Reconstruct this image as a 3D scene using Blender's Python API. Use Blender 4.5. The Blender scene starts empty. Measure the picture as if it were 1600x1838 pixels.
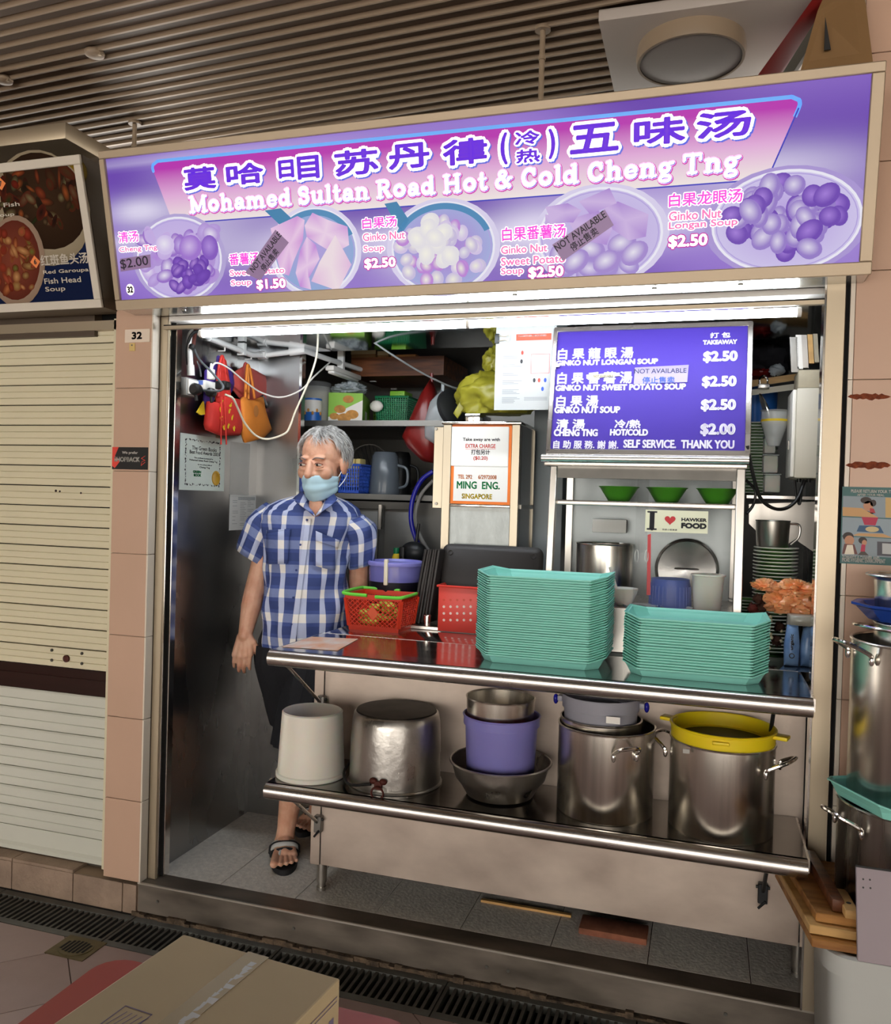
import bpy, bmesh, math, random
from mathutils import Vector, Matrix
random.seed(7)
S = bpy.context.scene
COL = S.collection

# ---------------------------------------------------------------- camera (focal length in pixels of the 1600 x 1838 frame)
FPX = 1507.1
YAW, PITCH, ROLL = [math.radians(a) for a in (17.2525, -0.78987, 1.64605)]
CAM = Vector((0, -2.574, 1.42))
_f = Vector((-math.sin(YAW) * math.cos(PITCH), math.cos(YAW) * math.cos(PITCH), math.sin(PITCH)))
_r = Vector((math.cos(YAW), math.sin(YAW), 0)); _u = _r.cross(_f)
_r, _u = math.cos(ROLL) * _r + math.sin(ROLL) * _u, -math.sin(ROLL) * _r + math.cos(ROLL) * _u
cd = bpy.data.cameras.new('camera'); cam = bpy.data.objects.new('camera', cd); COL.objects.link(cam)
cd.sensor_fit = 'HORIZONTAL'; cd.sensor_width = 36; cd.lens = FPX / 1600 * 36; cd.clip_start = 0.05
cam.matrix_world = Matrix(((_r.x, _u.x, -_f.x, CAM.x), (_r.y, _u.y, -_f.y, CAM.y), (_r.z, _u.z, -_f.z, CAM.z), (0, 0, 0, 1)))
S.camera = cam

# ---------------------------------------------------------------- light of the hall and exposure
w = bpy.data.worlds.new('world'); S.world = w; w.use_nodes = True
w.node_tree.nodes['Background'].inputs[0].default_value = (1.0, 0.93, 0.85, 1)
w.node_tree.nodes['Background'].inputs[1].default_value = 6.4
S.view_settings.view_transform = 'Standard'; S.view_settings.look = 'None'
S.view_settings.exposure = 0.0; S.view_settings.gamma = 1.0; S.view_settings.use_curve_mapping = False
TUBE_POWER = 48.0
cy = S.cycles; cy.max_bounces = 9; cy.diffuse_bounces = 4; cy.glossy_bounces = 5; cy.transmission_bounces = 8; cy.transparent_max_bounces = 10; cy.caustics_reflective = False; cy.caustics_refractive = False; cy.sample_clamp_indirect = 8

def ray(px, py):
    return ((px - 800) / FPX) * _r + (-(py - 919) / FPX) * _u + _f
def at(px, py, y):                      # the point at depth y that the photograph shows at this pixel
    d = ray(px, py); return CAM + d * ((y - CAM.y) / d.y)
def atz(px, py, z):
    d = ray(px, py); return CAM + d * ((z - CAM.z) / d.z)
def atx(px, py, x):
    d = ray(px, py); return CAM + d * ((x - CAM.x) / d.x)

# ---------------------------------------------------------------- colour and material helpers
def lin(c):
    if isinstance(c, str): c = [int(c[i:i + 2], 16) for i in (0, 2, 4)]
    return tuple((v / 255 / 12.92 if v / 255 <= 0.04045 else ((v / 255 + 0.055) / 1.055) ** 2.4) for v in c)
def mixc(a, b, t): return tuple(x + (y - x) * t for x, y in zip(a, b))
MATS = {}
def mat(name, c='808080', rough=0.5, metal=0.0, noise=0.0, nscale=(8, 8, 8), bump=0.0, bscale=None, alpha=1.0, trans=0.0, ior=1.45,
        emit=None, estr=0.0, col2=None, spec=0.5, vcol=False, rnoise=0.0, sub=0.0, coat=0.0, aniso=0.0):
    if name in MATS: return MATS[name]
    m = bpy.data.materials.new(name); m.use_nodes = True; MATS[name] = m
    nt = m.node_tree; N = nt.nodes; L = nt.links; b = N['Principled BSDF']
    base = lin(c) + (1,)
    b.inputs['Base Color'].default_value = base; b.inputs['Roughness'].default_value = rough
    b.inputs['Metallic'].default_value = metal; b.inputs['IOR'].default_value = ior
    b.inputs['Specular IOR Level'].default_value = spec
    b.inputs['Transmission Weight'].default_value = trans; b.inputs['Alpha'].default_value = alpha
    b.inputs['Coat Weight'].default_value = coat
    if aniso:
        b.inputs['Anisotropic'].default_value = aniso; tg = N.new('ShaderNodeTangent'); tg.direction_type = 'RADIAL'; tg.axis = 'Z'; L.new(tg.outputs[0], b.inputs['Tangent'])
    if sub: b.inputs['Subsurface Weight'].default_value = sub; b.inputs['Subsurface Scale'].default_value = 0.02
    if emit: b.inputs['Emission Color'].default_value = lin(emit) + (1,); b.inputs['Emission Strength'].default_value = estr
    if vcol:
        a = N.new('ShaderNodeAttribute'); a.attribute_name = 'Col'
        if estr:
            L.new(a.outputs['Color'], b.inputs['Emission Color']); b.inputs['Emission Strength'].default_value = estr
            b.inputs['Base Color'].default_value = (0.03, 0.03, 0.03, 1)
        else: L.new(a.outputs['Color'], b.inputs['Base Color'])
    if noise or bump or rnoise:
        tc = N.new('ShaderNodeTexCoord'); mp = N.new('ShaderNodeMapping'); mp.inputs['Scale'].default_value = nscale
        L.new(tc.outputs['Object'], mp.inputs['Vector'])
        nz = N.new('ShaderNodeTexNoise'); nz.inputs['Scale'].default_value = 1; nz.inputs['Detail'].default_value = 5
        L.new(mp.outputs['Vector'], nz.inputs['Vector'])
        if noise and not vcol:
            rp = N.new('ShaderNodeValToRGB'); L.new(nz.outputs['Fac'], rp.inputs['Fac'])
            c2 = lin(col2) if col2 else tuple(v * (1 - noise) for v in base[:3])
            rp.color_ramp.elements[0].position = 0.3; rp.color_ramp.elements[1].position = 0.7
            rp.color_ramp.elements[0].color = tuple(c2) + (1,); rp.color_ramp.elements[1].color = base
            L.new(rp.outputs['Color'], b.inputs['Base Color'])
        if rnoise:
            mr = N.new('ShaderNodeMapRange'); L.new(nz.outputs['Fac'], mr.inputs['Value'])
            mr.inputs['From Min'].default_value = 0.3; mr.inputs['From Max'].default_value = 0.7
            mr.inputs['To Min'].default_value = max(0.02, rough - rnoise); mr.inputs['To Max'].default_value = rough + rnoise
            L.new(mr.outputs['Result'], b.inputs['Roughness'])
        if bump:
            src = nz
            if bscale:
                mp2 = N.new('ShaderNodeMapping'); mp2.inputs['Scale'].default_value = bscale
                L.new(tc.outputs['Object'], mp2.inputs['Vector'])
                src = N.new('ShaderNodeTexNoise'); src.inputs['Scale'].default_value = 1; src.inputs['Detail'].default_value = 4
                L.new(mp2.outputs['Vector'], src.inputs['Vector'])
            bp = N.new('ShaderNodeBump'); bp.inputs['Strength'].default_value = bump; bp.inputs['Distance'].default_value = 0.01
            L.new(src.outputs['Fac'], bp.inputs['Height']); L.new(bp.outputs['Normal'], b.inputs['Normal'])
    if estr and name != 'tube_glow': m.cycles.emission_sampling = 'NONE'
    return m
M = mat
M('beige_tile', 'cfad95', 0.35, noise=.1, nscale=(3, 3, 2), bump=.04, bscale=(14, 14, 9))
M('cream_tile', 'e6dccb', 0.3, noise=.08, nscale=(3, 3, 2))
M('grout', '9a8570', 0.9)
M('base_tile', 'a48d7a', 0.7, noise=.35, nscale=(9, 9, 9), bump=.5, bscale=(60, 60, 60))
M('floor_tile', 'f0ebe0', 0.55, noise=.22, nscale=(45, 45, 45), bump=.25, bscale=(90, 90, 90))
M('floor_tile_b', 'c2bdb2', 0.55, noise=.28, nscale=(38, 38, 38), bump=.25, bscale=(90, 90, 90))
M('floor_grout', '4a443c', 0.9)
M('hall_tile', 'a48f89', 0.45, noise=.12, nscale=(5, 5, 5), bump=.08, bscale=(40, 40, 40))
M('hall_tile_b', '9f8983', 0.45, noise=.14, nscale=(6, 6, 6), bump=.08, bscale=(40, 40, 40))
M('hall_grout', '6d5a53', 0.9)
M('steel', 'c8c4bd', 0.3, 1, noise=.06, nscale=(30, 30, 1), rnoise=.04)
M('steel_h', 'd4cfc8', 0.27, 1, noise=.05, nscale=(1.5, 9, 9), rnoise=.04)
M('steel_skirt', 'd2c3b5', 0.48, .55, noise=.22, nscale=(5, 5, 9), rnoise=.1, col2='b3a497')
M('steel_wall', 'a9a9a8', 0.3, 1, noise=.16, nscale=(3, 3, 1), rnoise=.06)
M('steel_pot', 'faf5ea', 0.25, 1, noise=.45, nscale=(30, 30, .4), aniso=.55)  # vertical colour streaks add painted reflection bands to the brushed finish
M('steel_dark', '8d8b86', 0.35, 1, noise=.2, nscale=(10, 10, 10))
M('steel_mirror', 'd5d6d6', 0.07, 1)
M('chrome', 'e2e0dc', 0.12, 1)
M('aluminium', 'c6c3bd', 0.34, 1, noise=.28, nscale=(14, 14, 5), rnoise=.1, bump=.12, bscale=(45, 45, 45))
M('bronze_alu', 'b8aa93', 0.42, 0.75, noise=.08, nscale=(3, 3, 3))
M('sign_frame', 'b5a48c', 0.45, 0.35, noise=.08, nscale=(3, 3, 3))
M('sill_metal', '857b70', 0.42, 0.5, noise=.4, nscale=(4, 10, 12), rnoise=.12, col2='5a534b')
M('sill_edge', 'd8d2c6', 0.3, 0.8)
M('grime', '6d5b48', 0.95, noise=.6, nscale=(30, 30, 30), bump=1, bscale=(60, 60, 60), col2='2e261f')
M('grate', '54534e', 0.5, 0.4, noise=.3, nscale=(30, 30, 30))
M('grate_rim', '6b6c67', 0.6, 0.3, noise=.35, nscale=(12, 12, 12))
M('pit', '0c0b0a', 0.9)
M('brass_drain', '6d6142', 0.45, 0.6, noise=.3, nscale=(30, 30, 30))
M('slat', '54473a', 0.5, noise=.12, nscale=(2, 14, 2))
M('slat_rib', '95836d', 0.45)
M('ceiling_void', '2a241e', 0.9)
M('shutter', 'dcd5b7', 0.42, noise=.07, nscale=(3, 3, 3))
M('shutter_low', 'd0d2c6', 0.42, noise=.07, nscale=(3, 3, 3))
M('shutter_band', '2a120c', 0.3, noise=.3, nscale=(1, 1, 60))
M('black', '101010', 0.45); M('black_soft', '1c1b1b', 0.65); M('black_gap', '060606', 0.9)
M('white', 'eeebe4', 0.45); M('paper', 'f1f2ee', 0.7); M('pvc', 'eeeeea', 0.35)
M('cord_white', 'efeee6', 0.45); M('cord_grey', 'a3a8a8', 0.5)
M('print', 'ffffff', 0.5, vcol=True)
M('print_gloss', 'ffffff', 0.16, vcol=True, spec=.15)
M('sign_print', 'ffffff', 0.2, vcol=True, estr=.85, spec=.06)
M('ink_dark', '2b2b30', 0.6); M('ink_red', 'e0483c', 0.6); M('ink_green', '1f9d5a', 0.6); M('ink_yellow', 'f2d21c', 0.6); M('ink_orange', 'ee8a4a', 0.6)
M('ink_white', 'f3f1ff', 0.5); M('ink_blue', '2a4fae', 0.6); M('ink_grey', '8b8f94', .6)
M('glass', '1c211f', 0.03, alpha=0.06)
M('wood', 'b98444', 0.55, noise=.4, nscale=(5, 40, 40), col2='7a4c1f')
M('wood_dark', '7a4520', 0.5, noise=.4, nscale=(5, 40, 40), col2='40200c')
M('wood_pale', 'd3a869', 0.55, noise=.25, nscale=(5, 40, 40))
M('cardboard', 'b9a781', 0.75, noise=.1, nscale=(4, 4, 4))
M('cardboard_dark', '8a6a43', 0.8, noise=.15, nscale=(4, 4, 4))

# ---------------------------------------------------------------- mesh building
class MB:
    def __init__(s): s.v = []; s.f = []; s.c = []; s.col = None; s.uv = {}
    def add(s, vs, fs, col=None):
        o = len(s.v); s.v += [tuple(v) for v in vs]; s.f += [tuple(i + o for i in f) for f in fs]
        if col is None: col = s.col
        s.c += (col if isinstance(col, list) else [col] * len(vs))
        return s
    def box(s, a, b):
        (x0, y0, z0), (x1, y1, z1) = [tuple(map(min, a, b)), tuple(map(max, a, b))]
        return s.add([(x0, y0, z0), (x1, y0, z0), (x1, y1, z0), (x0, y1, z0), (x0, y0, z1), (x1, y0, z1), (x1, y1, z1), (x0, y1, z1)],
              [(0, 3, 2, 1), (4, 5, 6, 7), (0, 1, 5, 4), (1, 2, 6, 5), (2, 3, 7, 6), (3, 0, 4, 7)])
    def hexa(s, p):      # eight corners: bottom ring then top ring
        return s.add(p, [(0, 3, 2, 1), (4, 5, 6, 7), (0, 1, 5, 4), (1, 2, 6, 5), (2, 3, 7, 6), (3, 0, 4, 7)])
    def prism(s, pts, d):   # planar polygon extruded by vector d
        n = len(pts); d = Vector(d); P = [Vector(p) for p in pts]
        return s.add(P + [p + d for p in P], [tuple(range(n - 1, -1, -1)), tuple(range(n, 2 * n))] + [(i, (i + 1) % n, n + (i + 1) % n, n + i) for i in range(n)])
    def rings(s, R, cap0=True, cap1=True, closed=True):
        n = len(R[0]); o = [p for r in R for p in r]; F = []
        for k in range(len(R) - 1):
            for i in range(n if closed else n - 1):
                j = (i + 1) % n
                F.append((k * n + i, k * n + j, (k + 1) * n + j, (k + 1) * n + i))
        if cap0: F.append(tuple(range(n - 1, -1, -1)))
        if cap1: F.append(tuple((len(R) - 1) * n + i for i in range(n)))
        return s.add(o, F)
    def lathe(s, prof, c=(0, 0, 0), seg=40, cap0=True, cap1=False, sx=1, sy=1):
        R = [[(c[0] + sx * r * math.cos(2 * math.pi * i / seg), c[1] + sy * r * math.sin(2 * math.pi * i / seg), c[2] + z) for i in range(seg)] for r, z in prof]
        return s.rings(R, cap0, cap1)
    def cyl(s, a, b, r, seg=16, r2=None):
        return s.tube([a, b], r, seg, r2=r2)
    def tube(s, pts, r, seg=10, closed=False, r2=None, radii=None):
        P = [Vector(p) for p in pts]; n = len(P); R = []
        t0 = (P[1] - P[0]).normalized(); nrm = t0.orthogonal().normalized()
        for k in range(n):
            if closed: t = (P[(k + 1) % n] - P[k - 1]).normalized()
            else: t = ((P[k + 1] if k < n - 1 else P[k]) - (P[k - 1] if k else P[k])).normalized()
            nrm = (nrm - t * nrm.dot(t)); nrm = nrm.normalized() if nrm.length > 1e-6 else t.orthogonal().normalized()
            bi = t.cross(nrm)
            rr = radii[k] if radii else (r if r2 is None else r + (r2 - r) * k / (n - 1))
            R.append([P[k] + (nrm * math.cos(2 * math.pi * i / seg) + bi * math.sin(2 * math.pi * i / seg)) * rr for i in range(seg)])
        if closed: R.append(R[0]); return s.rings(R, False, False)
        return s.rings(R)
    def sphere(s, c, r, seg=16, n=10):
        if not hasattr(r, '__len__'): r = (r, r, r)
        R = []
        for k in range(1, n):
            a = math.pi * k / n
            R.append([(c[0] + r[0] * math.sin(a) * math.cos(2 * math.pi * i / seg), c[1] + r[1] * math.sin(a) * math.sin(2 * math.pi * i / seg), c[2] - r[2] * math.cos(a)) for i in range(seg)])
        return s.rings(R)
    def quad(s, *p, col=None): return s.add(p, [tuple(range(len(p)))], col)
    def xf(s, m):
        s.v = [tuple(m @ Vector(v)) for v in s.v]; return s
    def mesh(s, name, smooth=40, bevel=0, bseg=2):
        me = bpy.data.meshes.new(name); me.from_pydata(s.v, [], s.f)
        if any(c is not None for c in s.c):
            a = me.color_attributes.new('Col', 'FLOAT_COLOR', 'POINT')
            for i, c in enumerate(s.c): a.data[i].color = tuple(c or (1, 1, 1)) + (1,)
        bm = bmesh.new(); bm.from_mesh(me)
        if bevel: bmesh.ops.bevel(bm, geom=list(bm.edges), offset=bevel, segments=bseg, affect='EDGES', profile=.5)
        if not any(c is not None for c in s.c): bmesh.ops.recalc_face_normals(bm, faces=bm.faces)
        bm.to_mesh(me); bm.free()
        if smooth:
            me.shade_smooth(); me.set_sharp_from_angle(angle=math.radians(smooth))
        return me
def curve(pts, n=8):        # Catmull-Rom through the points
    P = [Vector(p) for p in pts]; P = [P[0] * 2 - P[1]] + P + [P[-1] * 2 - P[-2]]; out = []
    for k in range(1, len(P) - 2):
        a, b, c, d = P[k - 1:k + 3]
        for i in range(n):
            t = i / n
            out.append(.5 * ((2 * b) + (c - a) * t + (2 * a - 5 * b + 4 * c - d) * t * t + (3 * b - a - 3 * c + d) * t ** 3))
    out.append(P[-2]); return out

ROOTS = []
def thing(name, label, cat, group=None, kind=None, loc=None, rz=0):
    o = bpy.data.objects.new(name, None); COL.objects.link(o); o.empty_display_size = .05
    o['label'] = label; o['category'] = cat
    if group: o['group'] = group
    if kind: o['kind'] = kind
    if loc is not None: o.location = loc; o.rotation_euler = (0, 0, rz)
    else: ROOTS.append(o)
    return o
def part(name, mb, m, parent=None, smooth=40, bevel=0, bseg=2, label=None):
    me = mb.mesh(name, smooth, bevel, bseg) if isinstance(mb, MB) else mb
    if m is not None:
        me.materials.clear(); me.materials.append(MATS[m] if isinstance(m, str) else m)
    o = bpy.data.objects.new(name, me); COL.objects.link(o)
    if parent: o.parent = parent
    if label: o['label'] = label
    return o
def base_origin(o):
    me = o.data; xs = [v.co for v in me.vertices]
    if not xs: return
    lo = Vector([min(v[i] for v in xs) for i in range(3)]); hi = Vector([max(v[i] for v in xs) for i in range(3)])
    b = Vector(((lo.x + hi.x) / 2, (lo.y + hi.y) / 2, lo.z)); me.transform(Matrix.Translation(-b)); o.location = b
def single(name, mb, m, label, cat, group=None, kind=None, smooth=40, bevel=0, bseg=2):
    o = part(name, mb, m, None, smooth, bevel, bseg); base_origin(o)
    o['label'] = label; o['category'] = cat
    if group: o['group'] = group
    if kind: o['kind'] = kind
    return o
def struct(name, mb, m, label, cat, parent=None, **k):
    if parent: return part(name, mb, m, parent, **k)
    o = part(name, mb, m, None, **k); o['kind'] = 'structure'; o['label'] = label; o['category'] = cat
    return o
def copy_tree(o, parent=None):
    c = o.copy(); COL.objects.link(c); c.parent = parent
    for ch in o.children: copy_tree(ch, c)
    return c
def finish_roots():
    for r in ROOTS:
        pts = []
        def walk(o, off):
            for ch in o.children:
                p = off + ch.location
                if ch.type == 'MESH' and ch.data.vertices:
                    q = [p + Vector(v.co) for v in list(ch.data.vertices)[::max(1, len(ch.data.vertices) // 60)]]; pts.extend(q)
                walk(ch, p)
        walk(r, Vector())
        if not pts: continue
        lo = Vector([min(v[i] for v in pts) for i in range(3)]); hi = Vector([max(v[i] for v in pts) for i in range(3)])
        b = Vector(((lo.x + hi.x) / 2, (lo.y + hi.y) / 2, lo.z)); r.location = b
        for ch in r.children: ch.location = ch.location - b

# ---------------------------------------------------------------- flat print: a frame on a surface, lettering, discs
class Frame:
    def __init__(s, o, u, v):
        s.o = Vector(o); s.u = Vector(u).normalized(); s.v = Vector(v); s.v = (s.v - s.u * s.v.dot(s.u)).normalized(); s.n = s.u.cross(s.v)
    def P(s, a, b, h=0): return s.o + s.u * a + s.v * b + s.n * h
    def px(s, px, py):
        d = ray(px, py); t = (s.o - CAM).dot(s.n) / d.dot(s.n); p = CAM + d * t - s.o
        return (p.dot(s.u), p.dot(s.v))
_tc = {}
def glyphs(text):
    if text in _tc: return _tc[text]
    c = bpy.data.curves.new('lettering', 'FONT'); c.body = text; c.resolution_u = 3; c.dimensions = '2D'
    o = bpy.data.objects.new('lettering', c); COL.objects.link(o); res = []
    for fm in ('FRONT', 'NONE'):
        c.fill_mode = fm; bpy.context.view_layer.update()
        ev = o.evaluated_get(bpy.context.evaluated_depsgraph_get()); me = ev.to_mesh()
        if fm == 'FRONT': res.append(([(v.co.x, v.co.y) for v in me.vertices], [tuple(p.vertices) for p in me.polygons]))
        else: res.append(([(v.co.x, v.co.y) for v in me.vertices], [tuple(e.vertices) for e in me.edges]))
        ev.to_mesh_clear()
    bpy.data.objects.remove(o); bpy.data.curves.remove(c)
    _tc[text] = res; return res
def stroke2d(mb, fr, segs, wd, h, seg=6):       # flat round-ended strokes on a frame
    for (a, b) in segs:
        dx, dy = b[0] - a[0], b[1] - a[1]; l = math.hypot(dx, dy)
        if l > 1e-7:
            nx, ny = -dy / l * wd, dx / l * wd
            mb.quad(fr.P(a[0] - nx, a[1] - ny, h), fr.P(b[0] - nx, b[1] - ny, h), fr.P(b[0] + nx, b[1] + ny, h), fr.P(a[0] + nx, a[1] + ny, h))
        mb.quad(*[fr.P(a[0] + wd * math.cos(2 * math.pi * i / seg), a[1] + wd * math.sin(2 * math.pi * i / seg), h) for i in range(seg)])
def lettering(fr, text, box, m, parent, bold=0, h=.0006, name='lettering', slant=0, col=None, mb=None):
    """text fitted into box = (u0, v0, u1, v1) on the frame; bold = stroke half width"""
    (fv, ff), (ev, ee) = glyphs(text)
    x0 = min(p[0] for p in fv); x1 = max(p[0] for p in fv); y0 = min(p[1] for p in fv); y1 = max(p[1] for p in fv)
    u0, v0, u1, v1 = box
    def T(p):
        a = (p[0] - x0) / (x1 - x0 or 1); b = (p[1] - y0) / (y1 - y0 or 1)
        return (u0 + bold + a * (u1 - u0 - 2 * bold) + slant * b * (v1 - v0), v0 + bold + b * (v1 - v0 - 2 * bold))
    own = mb is None
    if own: mb = MB()
    if col: mb.col = col
    mb.add([fr.P(*T(p), h) for p in fv], ff)
    if bold > 0:
        stroke2d(mb, fr, [(T(ev[a]), T(ev[b])) for a, b in ee], bold, h)
    if own: return part(name, mb, m, parent, smooth=0)
def pxbox(fr, bl, tr):
    a = fr.px(*bl); b = fr.px(*tr); return (a[0], a[1], b[0], b[1])
def disc(mb, fr, c, r, h, col=None, col2=None, seg=28, rot=0):
    """flat ellipse; colour at the centre, second colour at the rim"""
    rx, ry = r if hasattr(r, '__len__') else (r, r); ca, sa = math.cos(rot), math.sin(rot)
    pts = [fr.P(c[0], c[1], h)]
    for i in range(seg):
        a = 2 * math.pi * i / seg; x, y = rx * math.cos(a), ry * math.sin(a)
        pts.append(fr.P(c[0] + x * ca - y * sa, c[1] + x * sa + y * ca, h))
    mb.add(pts, [(0, i + 1, (i + 1) % seg + 1) for i in range(seg)], [col] + [col2 or col] * seg if col else None)
def ring2(mb, fr, c, r, wd, h, col=None, seg=40, rot=0, a0=0, a1=2 * math.pi):
    rx, ry = r; ca, sa = math.cos(rot), math.sin(rot); P = []
    for i in range(seg + 1):
        a = a0 + (a1 - a0) * i / seg
        for k in (1, -1):
            x, y = (rx + k * wd) * math.cos(a), (ry + k * wd) * math.sin(a)
            P.append(fr.P(c[0] + x * ca - y * sa, c[1] + x * sa + y * ca, h))
    mb.add(P, [(2 * i, 2 * i + 2, 2 * i + 3, 2 * i + 1) for i in range(seg)], [col] * len(P) if col else None)
def rect(mb, fr, u0, v0, u1, v1, h, col=None):
    mb.quad(fr.P(u0, v0, h), fr.P(u1, v0, h), fr.P(u1, v1, h), fr.P(u0, v1, h), col=col)
def sheet(name, fr, w_, h_, m, parent=None, t=.0008, off=0):
    mb = MB().hexa([fr.P(0, 0, off), fr.P(w_, 0, off), fr.P(w_, 0, off - t), fr.P(0, 0, off - t), fr.P(0, h_, off), fr.P(w_, h_, off), fr.P(w_, h_, off - t), fr.P(0, h_, off - t)])
    return part(name, mb, m, parent, smooth=0)
# ================================================================ the place itself
GZ = -0.12
def clip(poly, axis, lim, keep_less=True):
    out = []
    for i in range(len(poly)):
        a, b = poly[i], poly[(i + 1) % len(poly)]
        ia, ib = ((p[axis] <= lim) == keep_less for p in (a, b))
        if ia: out.append(a)
        if ia != ib:
            t = (lim - a[axis]) / (b[axis] - a[axis]); out.append((a[0] + (b[0] - a[0]) * t, a[1] + (b[1] - a[1]) * t))
    return out
# hall floor with tiles laid at 45 degrees
hall = struct('floor', MB().box((-9, -9, GZ - .06), (7, -.205, GZ - .004)), 'hall_grout', 'pinkish tiled hall floor in front of the stall', 'floor')
big = part('tile_field', MB().box((-9, -9, GZ - .02), (-2.9, -.205, GZ)).box((-2.9, -9, GZ - .02), (7, -1.75, GZ)).box((.5, -1.75, GZ - .02), (7, -.205, GZ)), 'hall_tile', hall)
k = 0
for i in range(-14, 12):
    for j in range(-14, 12):
        s0 = -2.272 + i * .4243; d0 = 1.731 + j * .4243       # x+y and y-x at one corner
        g = .0025
        cs = []
        for (a, b) in ((s0 + g, d0 + g), (s0 + .4243 - g, d0 + g), (s0 + .4243 - g, d0 + .4243 - g), (s0 + g, d0 + .4243 - g)):
            cs.append(((a - b) / 2, (a + b) / 2))
        for ax, lim, kl in ((0, -2.9, False), (0, .5, True), (1, -1.75, False), (1, -.207, True)):
            if cs: cs = clip(cs, ax, lim, kl)
        if len(cs) < 3 or not cs: continue
        c = [p for n_, p in enumerate(cs) if math.dist(p, cs[n_ - 1]) > 1e-4]
        if len(c) < 3: continue
        part('tile', MB().prism([(x, y, GZ - .004) for x, y in c], (0, 0, .004)), ('hall_tile', 'hall_tile_b')[k % 2], hall, smooth=0); k += 1
# stall floor
sf = struct('floor', MB().box((-2.5, .08, -.12), (.6, 1.95, -.004)), 'floor_grout', 'grey square-tiled floor inside the stall', 'floor')
tm = MB().box((-.15, -.15, -.004), (.15, .15, 0)).mesh('tile', 0)
for i in range(9):
    for j in range(6):
        x = -1.947 - .0 + .303 * i + .0; y = .0935 + .303 * j
        if x > .3: continue
        o = part('tile', tm if (i + j) % 2 else tm, None, sf); o.location = (x + .15, y + .15, 0)
tm.materials.append(MATS['floor_tile'])
# raised sill along the stall front
sl = thing('trim_1', 'worn metal step edging along the bottom of the stall opening', 'step edging', kind='structure')
part('sill_top', MB().box((-1.925, .003, -.05), (.365, .092, .0)), 'sill_metal', sl)
part('riser', MB().box((-1.93, .004, -.105), (.37, .02, -.001)), 'sill_metal', sl)
part('nosing', MB().box((-1.93, -.001, -.004), (.37, .006, .002)), 'sill_edge', sl)
gm = MB(); x = -1.95
while x < .37:
    w_ = random.uniform(.02, .06); gm.box((x, -.004 - random.uniform(0, .008), GZ - .005), (x + w_, .03, GZ + .006 + random.uniform(0, .014))); x += w_
part('mortar_line', gm, 'grime', sl, smooth=0)
for sx in (-1.845, -.62, -.55, .1, -1.3):
    part('screw', MB().cyl((sx, .005, -.055), (sx, .0, -.055), .005, 10), 'steel_dark', sl)
# drain with grates
pit = struct('drain_channel', MB().box((-3.2, -.205, GZ - .12), (.9, .0, GZ - .1)).box((-3.2, -.207, GZ - .12), (.9, -.203, GZ - .006)).box((-3.2, -.004, GZ - .12), (.9, .06, GZ + .0015)), 'pit', 'dark drain channel running along the stall front', 'drain')
bar = MB().box((-.005, -.175, GZ - .022), (.005, -.036, GZ - .001)).mesh('grate_bar', 0); bar.materials.append(MATS['grate'])
gl = ['below the roller shutter, cut off by the frame edge', 'below the roller shutter next to the brass floor drain', 'in front of the doorway, partly hidden by the carton', 'directly beside the right side of the carton', 'in front of the counter, right of the carton', 'at the foot of the white bin']
for i in range(6):
    x0 = -3.11 + .5925 * i; x1 = x0 + .588
    g = thing('drain_grate', 'dark metal drain grate ' + gl[i], 'drain grate', group='drain grates along the stall front')
    part('frame_strip', MB().box((x0, -.036, GZ - .025), (x1, -.006, GZ)), 'grate_rim', g); part('frame_strip', MB().box((x0, -.203, GZ - .025), (x1, -.175, GZ)), 'grate_rim', g)
    part('frame_end', MB().box((x0, -.175, GZ - .025), (x0 + .01, -.036, GZ)), 'grate', g); part('frame_end', MB().box((x1 - .01, -.175, GZ - .025), (x1, -.036, GZ)), 'grate', g)
    for j in range(22):
        o = part('grate_bar', bar, None, g); o.location = (x0 + .033 + j * .0249, 0, 0)
fd = thing('floor_drain_cover', 'small square brass floor drain cover set in the pink tiles', 'drain cover')
mb = MB().box((-2.052, -.315, GZ - .003), (-1.9, -.195, GZ + .003)); part('plate', mb, 'brass_drain', fd)
mb = MB().lathe([(.052, 0), (.052, .002), (.047, .002)], (-1.976, -.255, GZ + .003), 32, True, True, 1.15, 1); part('ring', mb, 'brass_drain', fd)
for i in range(7):
    x = -1.976 + (i - 3) * .0145; hh = .036 * math.sqrt(max(.1, 1 - ((i - 3) / 4) ** 2))
    part('slot', MB().box((x - .0045, -.255 - hh, GZ + .0045), (x + .0045, -.255 + hh, GZ + .0056)), 'pit', fd)
# base course under the shutter and pier
bc = struct('baseboard_left', MB().box((-3.2, .01, GZ), (-1.932, .3, -.012)), 'grout', 'rough stone-like base tiles below the roller shutter', 'base course')
xs = [-3.1, -2.8, -2.5, -2.215, -1.995, -1.934]
for a, b in zip(xs, xs[1:]):
    part('base_tile', MB().box((a + .002, 0, GZ + .002), (b - .002, .012, -.012)), 'base_tile', bc, bevel=.002)
    if b < -2.0 or a < -2.3: part('ledge_tile', MB().box((a + .002, .001, -.012), (min(b, -2.085) - .002, .1, 0)), 'base_tile', bc, bevel=.002)
br = struct('baseboard_right', MB().box((.375, .01, GZ), (1.6, .3, 0)), 'base_tile', 'base course below the right tiled pier', 'base course')
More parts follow.
